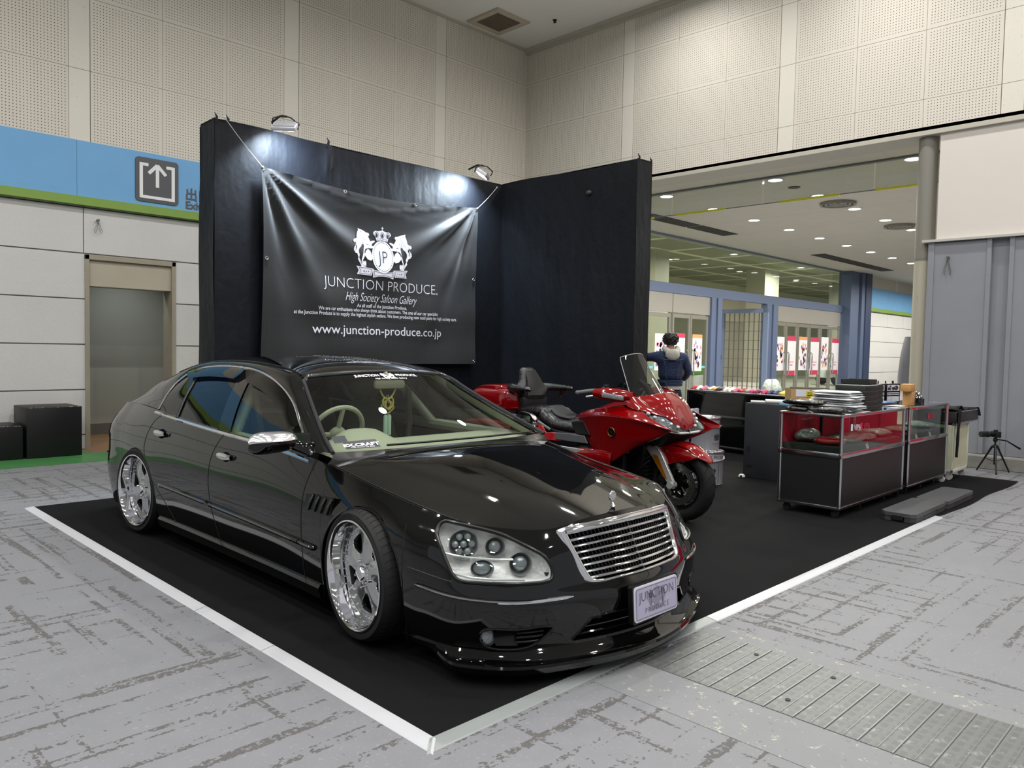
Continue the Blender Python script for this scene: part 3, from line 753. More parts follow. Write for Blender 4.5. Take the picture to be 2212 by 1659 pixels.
BEAST = [(3.354,2.864),(3.377,2.851),(3.408,2.851),(3.444,2.838),(3.471,2.824),(3.502,2.822),(3.518,2.803),(3.503,2.778),(3.466,2.775),(3.455,2.791),(3.419,2.782),(3.409,2.755),(3.425,2.722),(3.462,2.669),(3.494,2.668),(3.504,2.705),(3.546,2.727),(3.588,2.737),(3.594,2.724),(3.546,2.688),(3.515,2.666),(3.547,2.663),(3.573,2.662),(3.568,2.637),(3.505,2.634),(3.452,2.62),(3.432,2.578),(3.427,2.543),(3.435,2.517),(3.412,2.471),(3.394,2.448),(3.408,2.418),(3.45,2.405),(3.457,2.392),(3.398,2.382),(3.382,2.416),(3.345,2.473),(3.358,2.488),(3.339,2.521),(3.329,2.546),(3.308,2.548),(3.282,2.58),(3.287,2.615),(3.317,2.653),(3.322,2.68),(3.312,2.687),(3.298,2.673),(3.281,2.692),(3.286,2.714),(3.321,2.729),(3.352,2.713),(3.356,2.683),(3.338,2.638),(3.323,2.61),(3.333,2.585),(3.349,2.596),(3.379,2.66),(3.352,2.709),(3.336,2.751),(3.347,2.769),(3.341,2.786),(3.351,2.822),(3.361,2.84)]
THIGH = [(3.489,2.624),(3.442,2.579),(3.432,2.543),(3.443,2.523),(3.469,2.521),(3.475,2.486),(3.523,2.473),(3.549,2.502),(3.538,2.554),(3.521,2.592)]
CXA = 3.697
def crest_art():
    W_ = Art(); K = Art()
    for s in (1, -1):
        fx = (lambda p: p) if s > 0 else (lambda p: (2*CXA-p[0], p[1]))
        W_.poly([fx(p) for p in BEAST]); W_.poly([fx(p) for p in THIGH])
        K.line([fx(p) for p in ((3.445, 2.735), (3.475, 2.672), (3.50, 2.672))], .005).line([fx(p) for p in ((3.50, 2.632), (3.452, 2.60), (3.44, 2.56))], .006).disc(*fx((3.395, 2.822)), .006, .004, 8)
        W_.poly([fx(p) for p in ((3.33, 2.392), (3.555, 2.375), (3.53, 2.285), (3.342, 2.290), (3.362, 2.34))])
        K.line([fx(p) for p in ((3.362, 2.378), (3.535, 2.364), (3.515, 2.30), (3.372, 2.304), (3.385, 2.34), (3.362, 2.378))], .004)
        for q in (3.43, 3.46, 3.49): K.disc(*fx((q, 2.335)), .008 if q == 3.43 else .006, .008 if q == 3.43 else .006, 10)
    W_.poly([(3.546, 2.365), (3.62, 2.345), (3.697, 2.338), (3.775, 2.345), (3.85, 2.365), (3.842, 2.262), (3.77, 2.282), (3.697, 2.288), (3.62, 2.282), (3.552, 2.262)])
    K.line([(3.562, 2.35), (3.697, 2.322), (3.832, 2.35), (3.826, 2.285), (3.697, 2.302), (3.568, 2.285), (3.562, 2.35)], .005)
    W_.disc(CXA, 2.540, .155, .205, 48)
    for i in range(44):
        a = 2*PI*i/44; K.disc(CXA+.134*math.cos(a), 2.540+.184*math.sin(a), .0055, .0055, 8)
    # crown
    W_.poly([(3.622, 2.735), (3.60, 2.79), (3.57, 2.822), (3.572, 2.845), (3.60, 2.865), (3.63, 2.862), (3.66, 2.868), (3.697, 2.88), (3.734, 2.868), (3.764, 2.862), (3.794, 2.865), (3.822, 2.845), (3.824, 2.822), (3.79, 2.79), (3.772, 2.735), (3.697, 2.752)])
    for q, tl in ((3.617, .012), (3.697, 0), (3.777, -.012)):
        K.ring(q, 2.818, .026, .036, .006, 20); K.disc(q, 2.812, .011, .024, 16)
    for i in range(7): K.disc(3.635+i*.0207, 2.762-.010*math.sin(PI*i/6)*-1, .005, .005, 8)
    K.line([(3.622, 2.748), (3.66, 2.742), (3.697, 2.745), (3.734, 2.742), (3.772, 2.748)], .005)
    W_.line([(3.697, 2.878), (3.697, 2.925)], .010).line([(3.680, 2.905), (3.714, 2.905)], .010)
    v, f = text_mesh('JP', .235, thin=-.004, wsc=.72, spacing=1.05)
    n0 = len(K.v); K.v += [(a+CXA+.0, c+2.455) for a, b, c in v]; K.f += [tuple(i+n0 for i in q) for q in f]
    return W_, K
CW_, CK_ = crest_art()
art(CW_.v, CW_.f, 'banner_crest', ink, .006); art(CK_.v, CK_.f, 'banner_crest_detail', blk, .009)
def btext(txt, size, x, z, name='banner_lettering', slope=0., width=None, **k):
    v, f = text_mesh(txt, size, **k)
    if width:
        xs2 = [a for a, b, c in v]; w_ = max(xs2)-min(xs2); sc = width/w_; mid = (max(xs2)+min(xs2))/2; v = [((a-mid)*sc, b, c) for a, b, c in v]
    art([(a+x, c+z+slope*a) for a, b, c in v], f, name, ink)
btext('JUNCTION PRODUCE', .185, 3.70, 2.105, thin=-.0035, width=1.60)
btext('®', .035, 4.525, 2.10)
btext('High Society Saloon Gallery', .155, 3.70, 1.955, shear=.45, thin=-.001, width=1.03)
btext('As all staff of the Junction Produce,', .058, 3.70, 1.882, thin=.0008, width=.72)
btext('We are car enthusiasts who always think about customers. The one of our car specialist', .058, 3.69, 1.828, thin=.0008, width=1.72)
btext('at the Junction Produce is to supply the highest stylish sedans. We love producing new cool parts for high society cars.', .058, 3.71, 1.774, thin=.0008, width=2.34)
btext('www.junction-produce.co.jp', .15, 3.695, 1.565, thin=.0006, width=1.86)
eye = mat('grommet_metal', '#b9b9b4', .25, 1.)
for x_, z_ in ((cx0+.02, zt-.02), (cx1-.02, zt-.02), (3.157, zt-.02), (4.171, zt-.02), (2.19, 2.336), (5.17, 2.336), (5.18, 1.255), (2.18, 1.255)):
    p = ban(x_, z_); g = G(); g.lathe([(.008, 0), (.012, .004), (.02, .004), (.022, 0)], 16, Matrix.Translation(bl((p[0], p[1]-.005, p[2]))) @ Matrix.Rotation(PI/2, 4, 'X')); g.build('grommet', eye, bn)
for (a, b, lab) in (((1.78, 5.57, 3.715), (cx0+.01, 5.50, zt-.01), 'thin pale cord from the upper left corner of the backdrop to the banner'), ((cx1-.01, 5.50, zt-.01), (5.60, 5.55, 3.62), 'thin pale cord from the upper right corner of the banner to the cloth corner')):
    t = thing('thin_rope', lab, 'rope', a)
    g = G(); A_ = Vector(a); B_ = Vector(b)
    g.tube([A_.lerp(B_, k/10)-A_+Vector((0, 0, -.012*math.sin(PI*k/10))) for k in range(11)], .0035, 6); g.ball((0, 0, 0), .012, 8); g.ball(tuple(B_-A_), .012, 8); g.build('rope_line', mat('pale_cord', '#b5b5ae', .6), t)
# ---- two clamp floodlights on top of the backdrop
fl_h = mat('floodlight_white', '#c9c9cd', .4)
def flood(x, lab, power, yawd):
    Y_, Z_ = 5.30, 3.68
    t = thing('floodlight', lab, 'floodlight', (x, Y_, Z_))
    M = Matrix.Rotation(R_(yawd), 4, 'Z') @ Matrix.Rotation(R_(-57), 4, 'X')
    g = G(); g.box(-.125, .125, -.022, .022, -.08, .08, .01, M)
    for k in range(6): g.box(-.11, .11, -.036, -.022, -.065+k*.024, -.06+k*.024, 0, M)
    g.build('lamp_housing', fl_h, t)
    g = G(); g.box(-.105, .105, .022, .025, -.062, .062, 0, M); g.build('lamp_panel', mat('flood_glow', '#ffffff', .5, emit=((.86, .93, 1), 30.)), t, 0)
    g = G(); g.tube([(-.14, 0, 0), (-.15, -.03, .05), (-.05, -.03, .10), (.05, -.03, .10), (.15, -.03, .05), (.14, 0, 0)], .008, 6); g.tube([(0, -.03, .10), (0, .10, .13), (0, .27, .10)], .012, 6); g.build('lamp_bracket', mat('dark_metal'), t)
    l = bpy.data.lights.new('flood_light', 'AREA'); l.shape = 'RECTANGLE'; l.size = .2; l.size_y = .12; l.energy = power; l.color = (.72, .86, 1.); l.spread = R_(150)
    o = bpy.data.objects.new('flood_light', l); COL.objects.link(o)
    d = M.to_3x3() @ Vector((0, 1, 0)); o.location = Vector((x, Y_, Z_))+d*.035
    o.rotation_euler = (-d).to_track_quat('Z', 'Y').to_euler()
    return t
flood(2.30, 'left one of two clamp floodlights on top of the black cloth wall', 52, -42)
flood(5.10, 'right one of two clamp floodlights on top of the cloth wall, above the banner', 52, 38)
blb = thing('cloth_pin', 'small dark round bump on the cloth wing near its top', 'clip', (5.735, 4.05, 3.38))
g = G(); g.ball((0, 0, 0), (.02, .045, .03), 12); g.build('pin_head', mat('slot_dark'), blb)

# ---- black display cubes by the left wall
cubm = MatB('black_painted_cube', rough=.45, spec=.4)
cubm.base(cubm.mix((cubm.noise(25, 6, rough=.8).gt(.72))*.5, '#101011', '#4c4c4c'))
def cube(x0, y0, w_, d_, h, rz, lab):
    t = thing('display_cube', lab, 'plinth', (x0, y0, .004), rz)
    g = G(); g.box(0, w_, 0, d_, 0, h, .006); g.build('cube_box', cubm.m, t, 30)
    g = G()
    for k in range(14): a = rnd.random()*w_; g.box(a, a+.02, -.0005, .004, h-.003, h+.0006)
    g.build('edge_scuffs', mat('scuff_pale', '#b9b6ae', .7), t, 0)
cube(.672, 8.42, .60, .60, .61, R_(0), 'larger black painted display cube against the block wall left of the doorway')
cube(.02, 8.44, .62, .58, .40, R_(0), 'smaller black painted display cube at the left edge of the frame')
# hose on the floor by the doorway
hs = thing('black_cable', 'black cable loop lying on the green floor behind the sedan boot', 'cable', (1.75, 8.2, .012))
g = G(); g.tube([(-.02, -.25, 0), (-.16, -.1, .01), (-.22, .1, .03), (-.1, .26, .05), (.15, .3, .03), (.4, .25, 0), (.7, .3, 0)], .011, 8); g.build('cable_loop', mat('black_rubber', '#0d0d0d', .6), hs)
# ================================================================ CAR SHAPE (u rearward, v outward, z up; metres)
HUB_F, HUB_R, HUB_Z, ARCH_R = .045, 2.925, .305, .345
# columns: six rows each (u, v, z): sill, lower, trim height, mid, shoulder, top edge
CT = [
 [(-.985,0,.135),(-.985,0,.215),(-.995,0,.345),(-.955,0,.415),(-.875,0,.585),(-.805,0,.662)],
 [(-.955,.25,.135),(-.955,.25,.215),(-.965,.25,.345),(-.93,.25,.415),(-.865,.25,.575),(-.795,.25,.655)],
 [(-.89,.45,.135),(-.90,.45,.215),(-.905,.46,.345),(-.875,.46,.415),(-.825,.45,.55),(-.765,.44,.632)],
 [(-.775,.68,.135),(-.795,.69,.215),(-.80,.70,.345),(-.775,.70,.42),(-.715,.67,.545),(-.645,.62,.64)],
 [(-.60,.815,.135),(-.62,.835,.215),(-.63,.845,.35),(-.615,.84,.43),(-.575,.82,.56),(-.50,.755,.668)],
 [(-.37,.865,.135),(-.385,.885,.22),(-.39,.90,.355),(-.385,.897,.45),(-.365,.877,.58),(-.31,.795,.695)],
 [(.0,.875,.135),(.0,.895,.22),(0,.907,.365),(0,.91,.47),(0,.897,.60),(.02,.815,.742)],
 [(.40,.875,.135),(.40,.89,.22),(.40,.905,.375),(.40,.91,.48),(.40,.90,.63),(.42,.845,.815)],
 [(.85,.865,.135),(.85,.88,.22),(.85,.905,.39),(.85,.915,.50),(.85,.905,.68),(.85,.865,.862)],
 [(1.6,.86,.135),(1.6,.88,.22),(1.6,.91,.41),(1.6,.92,.53),(1.6,.91,.71),(1.6,.868,.893)],
 [(2.3,.865,.135),(2.3,.885,.22),(2.3,.915,.425),(2.3,.922,.545),(2.3,.912,.73),(2.3,.862,.925)],
 [(2.85,.875,.135),(2.85,.895,.22),(2.85,.918,.43),(2.85,.922,.55),(2.85,.905,.745),(2.85,.838,.948)],
 [(3.30,.865,.14),(3.30,.88,.23),(3.30,.90,.43),(3.30,.90,.55),(3.30,.885,.755),(3.30,.785,.952)],
 [(3.66,.835,.15),(3.68,.85,.24),(3.70,.87,.43),(3.69,.862,.55),(3.68,.845,.755),(3.62,.74,.938)],
 [(3.90,.71,.17),(3.93,.73,.26),(3.95,.745,.43),(3.93,.73,.56),(3.91,.72,.76),(3.82,.63,.92)],
 [(4.02,.40,.18),(4.05,.42,.27),(4.07,.42,.43),(4.05,.41,.56),(4.02,.39,.75),(3.90,.36,.915)],
 [(4.05,0,.18),(4.08,0,.27),(4.10,0,.43),(4.08,0,.56),(4.05,0,.76),(3.93,0,.93)],
]
CT = np.array(CT)
def _herm(K, P, x):
    """non-uniform Catmull-Rom: knots K, values P[k,...], parameter x"""
    n = len(K); i = int(min(n-2, max(0, np.searchsorted(K, x, side='right')-1)))
    def tan(j):
        if j <= 0: return (P[1]-P[0])/(K[1]-K[0])
        if j >= n-1: return (P[n-1]-P[n-2])/(K[n-1]-K[n-2])
        a = K[j]-K[j-1]; b = K[j+1]-K[j]
        return ((P[j]-P[j-1])/a*b+(P[j+1]-P[j])/b*a)/(a+b)
    h = K[i+1]-K[i]; u = (x-K[i])/h
    return (2*u**3-3*u*u+1)*P[i]+(u**3-2*u*u+u)*h*tan(i)+(-2*u**3+3*u*u)*P[i+1]+(u**3-u*u)*h*tan(i+1)
_mir = CT[1].copy(); _mir[:, 1] *= -1; _mir2 = CT[-2].copy(); _mir2[:, 1] *= -1
CTX = np.concatenate([[_mir], CT, [_mir2]])
_d = np.linalg.norm(np.diff(CTX[:, 2], axis=0), axis=1)
KS = np.concatenate([[0], np.cumsum(_d)]); KS -= KS[1]
S_END = KS[-2]
KT = np.array([0, .08, .22, .32, .48, .64])/.64
def ring(s, t):
    rows = _herm(KS, CTX, s)
    return _herm(KT, rows, t)
def ring_col(s, ts):
    rows = _herm(KS, CTX, s)
    return np.array([_herm(KT, rows, t) for t in ts])
def s_of_u(u, side_only=True):
    """arc parameter of the side station nearest to u"""
    return float(np.interp(u, CT[4:15, 2, 0], KS[5:16]))
# ================================================================ CAR
car = thing('sedan', 'lowered glossy black luxury sedan with deep chrome wheels parked on the black carpet', 'car', (1.235, .92, 0))
# local axes: x = -v (near flank at -x), y = u
def cw(p, s=1): return (-s*p[1], p[0], p[2])
paint = mat('black_car_paint', (.0018, .0018, .002), .035, spec=.5, coat=.45)
trimblk = mat('satin_black_trim', '#0b0b0c', .3)
rubber = mat('tyre_rubber', '#0a0a0b', .7, bump=(60, .1, .002))
chrome = mat('mirror_chrome', '#e8e8ea', .045, 1.0)
brushed = mat('polished_rim_face', '#c9cacc', .22, .95)
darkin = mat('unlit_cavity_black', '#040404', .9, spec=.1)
cream_l = mat('cream_leather', '#aeb0a0', .5, bump=(120, .1, .002)); taupe = mat('taupe_leather', '#5d5a50', .5, bump=(90, .15, .002))
wsg = thin_glass('windscreen_glass', '#dfe6dc'); sg_f = thin_glass('front_side_glass', '#b9c8bc'); sg_r = thin_glass('privacy_glass', '#2c2e2c'); lensg = thin_glass('lamp_lens_glass', '#f6f8f6'); visor_g = thin_glass('smoked_visor_plastic', '#4c4a55')

HL = [(1.085,.84),(1.075,.92),(1.04,.965),(.966,.975),(.90,.975),(.826,.965),(.75,.94),(.674,.875),(.61,.80),(.555,.72),(.53,.65),(.525,.59),(.538,.545),(.575,.53),(.674,.53),(.775,.53),(.877,.525),(.966,.525),(.995,.56),(1.022,.64),(1.05,.735)]
FOG = [(.875,.10),(.872,.15),(.85,.175),(.72,.175),(.60,.18),(.56,.165),(.585,.12),(.65,.05),(.72,.03),(.80,.03),(.85,.05)]
INT = [(-.1,.03),(-.1,.19),(.26,.19),(.36,.17),(.46,.06),(.44,.03)]
GRL = [(-.1,.48),(-.1,.93),(.38,.91),(.405,.87),(.392,.70),(.366,.54),(.33,.48)]
def inpoly(p, poly):
    x, y = p; c = False; n = len(poly); j = n-1
    for i in range(n):
        if (poly[i][1] > y) != (poly[j][1] > y) and x < (poly[j][0]-poly[i][0])*(y-poly[i][1])/(poly[j][1]-poly[i][1])+poly[i][0]: c = not c
        j = i
    return c
# sample stations: dense at the nose and at the arch edges
ss = set(np.round(np.arange(0, 1.32, .0125), 5)) | set(np.round(np.arange(1.32, S_END, .03), 5)) | {round(S_END, 5)}
for hu in (HUB_F, HUB_R):
    for e in (-1, 1):
        s0 = s_of_u(hu+e*ARCH_R); ss |= set(np.round(np.arange(s0-.05, s0+.05, .005), 5))
ss = sorted(ss); NT = 52; ts = np.linspace(0, 1, NT+1)
def arch_t(s):
    p = ring(s, .35)
    if p[1] < .6: return 0.
    for hu in (HUB_F, HUB_R):
        if abs(p[0]-hu) < ARCH_R:
            lo, hi = 0., 1.
            def inside(t):
                q = ring(s, t); dz = max(0., q[2]-HUB_Z); return (q[0]-hu)**2+dz*dz < ARCH_R**2
            if not inside(0.): return 0.
            for _ in range(22):
                m_ = (lo+hi)/2
                if inside(m_): lo = m_
                else: hi = m_
            return hi
    return 0.
t0s = [arch_t(s) for s in ss]
def shut(u, z, line):
    zs = [q[1] for q in line][::-1]; us = [q[0] for q in line][::-1]
    return u-np.interp(z, zs, us)
L1 = [(.50,.87),(.56,.706),(.575,.45),(.575,.12)]
L2 = [(1.50,.91),(1.60,.83),(1.665,.72),(1.683,.609),(1.665,.40),(1.60,.19),(1.60,.12)]
L3 = [(2.46,.955),(2.69,.849),(2.762,.683),(2.74,.60),(2.718,.529),(2.528,.398),(2.30,.218),(2.25,.12)]
panels = {}
lens_faces = []
gridpts = {}
V = []; idx = []
for i, s in enumerate(ss):
    tt = t0s[i]+(1-t0s[i])*ts; V.append(ring_col(s, tt))
def cls(s, t, p):
    u, v, z = p
    if inpoly((s, t), HL): return 'lens'
    if inpoly((s, t), FOG) or inpoly((s, t), INT) or inpoly((s, t), GRL): return None
    if s < 1.25 and t < .50 and (u < -.33): return 'front_bumper'
    if u > 3.27 and z < .60-.10*min(1, max(0, (3.8-u)/.5)): return 'rear_bumper'
    a = shut(u, z, L1); b = shut(u, z, L2); c = shut(u, z, L3)
    if v > .7 and z > .19:
        if a >= 0 and b < 0: return 'front_door'
        if b >= 0 and c < 0: return 'rear_door'
    elif v > .7 and a >= 0 and c < 0: return 'side_skirt'
    if a < 0 and u < 1.2: return 'front_fender'
    return 'quarter_panel'
for i in range(len(ss)-1):
    for j in range(NT):
        sm = (ss[i]+ss[i+1])/2; tm = ((t0s[i]+(1-t0s[i])*(ts[j]+ts[j+1])/2)+(t0s[i+1]+(1-t0s[i+1])*(ts[j]+ts[j+1])/2))/2
        p = (V[i][j]+V[i+1][j+1])/2
        k = cls(sm, tm, p)
        if k: panels.setdefault(k, []).append((i, j))
W1 = NT+1
allv = [q for col_ in V for q in col_]
def panel_obj(name, cells, side, m, parent):
    used = {}; vs = []; fs = []
    for i, j in cells:
        f = []
        for a, b in ((i, j), (i+1, j), (i+1, j+1), (i, j+1)):
            k = a*W1+b
            if k not in used: used[k] = len(vs); vs.append(cw(allv[k], side))
            f.append(used[k])
        fs.append(f if side > 0 else f[::-1])
    g = G(); g.add(vs, fs); return g.build(name, m, parent, smooth=180)
for name in ('front_bumper', 'rear_bumper'):
    g = G()
    for side in (1, -1):
        o = panel_obj(name, panels[name], side, paint, None); g.add([v.co[:] for v in o.data.vertices], [tuple(f.vertices) for f in o.data.polygons]); me = o.data; bpy.data.objects.remove(o); bpy.data.meshes.remove(me)
    o = g.build(name, paint, car, smooth=180)
    if name == 'front_bumper': front_bumper = o
doors = {}
for side in (1, -1):
    for name in ('front_fender', 'front_door', 'rear_door', 'quarter_panel', 'side_skirt'):
        if name not in panels: continue
        o = panel_obj(name, panels[name], side, paint, car); doors[(name, side)] = o

# ---- hood (lateral lines between flank crest and centreline)
S_H0 = KS[5]-.0      # crest station where the hood starts (u ~ -.50)
def crest(s): return ring(s, 1.)
S_H1 = float(np.interp(.42, [CT[k, 5, 0] for k in range(4, 16)], [KS[k+1] for k in range(4, 16)]))
def hood_pt(a, w):
    Sd = crest(S_H0+(S_H1-S_H0)*a)
    uc = lerp(-.805, .30, a); zc = float(np.interp(a, [0, .15, .35, .6, .85, 1], [.662, .700, .748, .805, .852, .868]))
    q = Sd[1]*w; e = w*w
    p = np.array([lerp(uc, Sd[0], e), q, lerp(zc, Sd[2], abs(w)**2.3)])
    vr = lerp(.40, .66, a); ed = max(0., 1-abs((w*Sd[1])/(Sd[1])) )
    p[2] += .006*(.5-.5*math.tanh((q-vr)/.03))*min(1, a*4)*min(1, (1-a)*6)*min(1, ed*6)
    if a < .4:
        sF = S_H0*w; D = crest(sF)-hood0(w)
        p += D*(1-a/.4)**2
    return p
def hood0(w):
    Sd = crest(S_H0); e = w*w
    return np.array([lerp(-.805, Sd[0], e), Sd[1]*w, lerp(.662, Sd[2], abs(w)**2.3)])
# smooth centre height
_za = spline([(0, .662), (.15, .700), (.35, .748), (.6, .805), (.85, .852), (1, .868)], 60)
def hood_zc(a): return float(np.interp(a, _za[:, 0], _za[:, 1]))
def hood_pt2(a, w):
    p = hood_pt(a, w); z_old = float(np.interp(a, [0, .15, .35, .6, .85, 1], [.662, .700, .748, .805, .852, .868]))
    p[2] += (hood_zc(a)-z_old)*(1-abs(w)**2.3); return p
g = G(); NA, NW = 70, 44
g.grid([[cw(hood_pt2(i/NA, abs(w)) * np.array([1, (1 if w >= 0 else -1), 1])) for w in np.linspace(-1, 1, 2*NW+1)] for i in range(NA+1)])
hood = g.build('hood', paint, car, smooth=180)
# ---- boot deck
S_D0 = float(np.interp(3.45, [CT[k, 5, 0] for k in range(8, 16)], [KS[k+1] for k in range(8, 16)])); S_D1 = KS[15]
def deck_pt(a, w):
    Sd = crest(S_D0+(S_D1-S_D0)*a); uc = lerp(3.38, 3.93, a); zc = lerp(.975, .93, a)
    p = np.array([lerp(uc, Sd[0], w*w), Sd[1]*w, lerp(zc, Sd[2], w**2.4)])
    Se = crest(S_D1); base = np.array([lerp(3.93, Se[0], w*w), Se[1]*w, lerp(.93, Se[2], w**2.4)])
    if a > .5: p += (crest(lerp(KS[-2], S_D1, w))-base)*((a-.5)/.5)**2
    return p
g = G(); g.grid([[cw(deck_pt(i/24, abs(w))*np.array([1, (1 if w >= 0 else -1), 1])) for w in np.linspace(-1, 1, 49)] for i in range(25)])
g.build('boot_lid', paint, car, smooth=180)
# boot lip spoiler
g = G(); P = []
for w in np.linspace(-1, 1, 41):
    c_ = deck_pt(.93, abs(w)*.86); c_[1] *= (1 if w >= 0 else -1); e = 1-abs(w)**4
    P.append([cw(c_+np.array([a, 0, b])) for a, b in ((-.10, -.004), (-.02, .006+.012*e), (.05, .012+.030*e), (.062, .008+.03*e), (.05, -.002), (.03, -.01))])
g.grid(P); g.build('boot_spoiler', paint, car, smooth=60)

# ---- greenhouse curves
Oc = [(.541,.868,.860),(.682,.825,.93),(.80,.784,.989),(.962,.728,1.08),(1.101,.690,1.133),(1.236,.662,1.175),(1.393,.636,1.213),(1.541,.618,1.239),(1.724,.604,1.26),(1.897,.597,1.268),(2.057,.595,1.270),(2.209,.596,1.267),(2.349,.602,1.259),(2.468,.612,1.246),(2.592,.632,1.220),(2.675,.660,1.178),(2.735,.700,1.120),(2.755,.745,1.05),(2.748,.785,.987),(2.725,.822,.938)]
Kc = [(.43,.812,.866),(.575,.772,.93),(.786,.70,1.03),(1.01,.622,1.145),(1.17,.572,1.232),(1.34,.555,1.268),(1.6,.552,1.293),(1.9,.550,1.306),(2.2,.552,1.304),(2.45,.565,1.288),(2.66,.585,1.258),(2.86,.61,1.210),(3.05,.64,1.150),(3.2,.675,1.088),(3.33,.715,1.01),(3.45,float(crest(S_D0)[1]),float(crest(S_D0)[2]))]
NO = 120
Op = spline(Oc, NO); Kp = spline(Kc, NO)
# re-time K so that the strips between O and K run straight across
def retime(P, Q):
    """for each Q[i] choose P parameter by equal fraction of key stations"""
    return P
Kq = []
keysO = [0, 3, 9, 14, 16, 19]; 
def by_u(P, u): return np.array([np.interp(u, P[:, 0], P[:, k]) for k in range(3)])
for i in range(NO+1):
    o_ = Op[i]; f = i/NO
    if i <= NO*.78: ku = lerp(.43, 2.62, min(1., (o_[0]-.541)/(2.592-.541)))
    else: ku = None
    Kq.append(ku)
i0 = max(i for i in range(NO+1) if Kq[i] is not None)
for i in range(i0+1, NO+1): Kq[i] = lerp(Kq[i0], 3.45, (i-i0)/(NO-i0))
KP = np.array([by_u(Kp, u) for u in Kq])
for side in (1, -1):
    g = G(); P = []
    for i in range(NO+1):
        row = []
        for t in np.linspace(0, 1, 9):
            q = Op[i]*(1-t)+KP[i]*t; n_ = math.sin(PI*t)*.012; q = q+np.array([0, n_*.8, n_*.9]); row.append(cw(q, side))
        P.append(row)
    g.grid(P); g.build('roof_pillar', paint, car, smooth=180)
    # rear of the quarter: between belt, C pillar foot and crest
    g = G(); P = []
    for i in range(13):
        f = i/12; a = crest(float(np.interp(lerp(2.70, 3.45, f), [CT[k, 5, 0] for k in range(8, 16)], [KS[k+1] for k in range(8, 16)])))
        b = lerp(Op[-1], KP[-1], f); P.append([cw(lerp(a, b, t), side) for t in np.linspace(0, 1, 3)])
    g.grid(P); g.build('pillar_foot', paint, car, smooth=180)
    # chrome window surround + belt strip
    g = G(); g.tube([cw(q+np.array([0, .004, .002]), side) for q in Op[::2]], .0085, 8); g.build('window_surround', chrome, car)
    g = G(); bl = [ring(s, .975)+np.array([0, .004, 0]) for s in np.linspace(s_of_u(.56), s_of_u(2.70), 40)]
    g.tube([cw(q, side) for q in bl], .011, 8); g.build('belt_chrome', chrome, car)
    # side glass: from belt to outline
    def glass(name, u0, u1, m, off=-.004, lean0=0., lean1=0.):
        P = []
        for i in range(25):
            f = i/24; row = []
            ub, ut = lerp(u0, u1, f), lerp(u0+lean0, u1+lean1, f)
            b = ring(s_of_u(ub), .985)
            um = np.clip(ut, .58, 2.72)
            # top of the opening at um
            half = Op[:, 0].argmax()
            top = np.array([np.interp(um, Op[:half+1, 0], Op[:half+1, k]) for k in range(3)])
            if um > 2.45: pass
            for t in np.linspace(0, 1, 7):
                q = b*(1-t)+top*t; q[1] += off+.018*math.sin(PI*t); row.append(cw(q, side))
            P.append(row)
        g = G(); g.grid(P); return g.build(name, m, doors[('front_door' if 'front' in name else 'rear_door', side)], smooth=180)
    glass('front_window', .60, 1.50, sg_f, lean0=.03, lean1=.20)
    glass('rear_window', 1.64, 2.66, sg_r, lean0=.19, lean1=.05)
    # B pillar cover
    g = G(); P = []
    for t in np.linspace(0, 1, 9):
        b0, b1 = ring(s_of_u(1.49), .985), ring(s_of_u(1.66), .985)
        t0_, t1_ = by_u(Op[:70], 1.70), by_u(Op[:70], 1.86)
        a, b = b0*(1-t)+t0_*t, b1*(1-t)+t1_*t; e = .018*math.sin(PI*t)+.003; a[1] += e; b[1] += e; P.append([cw(a, side), cw((a+b)/2, side), cw(b, side)])
    g.grid(P); g.build('centre_pillar', paint, car, smooth=180)
    # quarter-light divider
    g = G(); b0 = ring(s_of_u(2.30), .985); tp = by_u(Op[:95], 2.46)
    pts = []
    for t in np.linspace(0, 1, 9): q = b0*(1-t)+tp*t; q[1] += .018*math.sin(PI*t)+.003; pts.append(cw(q, side))
    g.tube(pts, .009, 6); g.build('window_divider', trimblk, car)
    # smoked wind deflectors over both windows
    for a0, a1 in ((.80, 1.74), (1.78, 2.60)):
        P = []
        for f in np.linspace(0, 1, 26):
            u = lerp(a0, a1, f); tp = by_u(Op[:100], u); b = ring(s_of_u(u-.08), .985); d = (b-tp); d /= np.linalg.norm(d)
            wd = .085*min(1, math.sin(PI*min(1., max(0., .02+f*.98)))*3.+.12)
            P.append([cw(tp+np.array([0, .012, .0]), side), cw(tp+d*wd*.5+np.array([0, .034, .004]), side), cw(tp+d*wd+np.array([0, .040, 0]), side)])
        g = G(); g.grid(P); g.build('wind_deflector', visor_g, car, smooth=180)
    # shut lines
    for nm, L in (('door_gap', L1), ('door_gap', L2), ('door_gap', L3)):
        pts = []
        for (u, z) in spline(L, 40):
            s = s_of_u(u); lo, hi = 0., 1.
            for _ in range(18):
                m_ = (lo+hi)/2
                if ring(s, m_)[2] < z: lo = m_
                else: hi = m_
            q = ring(s, lo); s += (u-q[0])*.9; q = ring(s, lo)
            if (u-HUB_R)**2+(z-HUB_Z)**2 < (ARCH_R+.004)**2: continue
            pts.append(cw(q+np.array([0, -.0005, 0]), side))
        if len(pts) > 2: g = G(); g.tube(pts, .003, 6); g.build(nm, trimblk, car)
    pts = [cw(ring(s, .50), side) for s in np.linspace(1.0, 1.262, 14)]
    g = G(); g.tube(pts, .003, 6); g.build('bumper_gap', trimblk, car)
    pts = [cw(hood_pt2(a, .985)+np.array([0, 0, .001]), side) for a in np.linspace(.02, 1, 40)]
    g = G(); g.tube(pts, .0028, 6); g.build('hood_gap', trimblk, car)
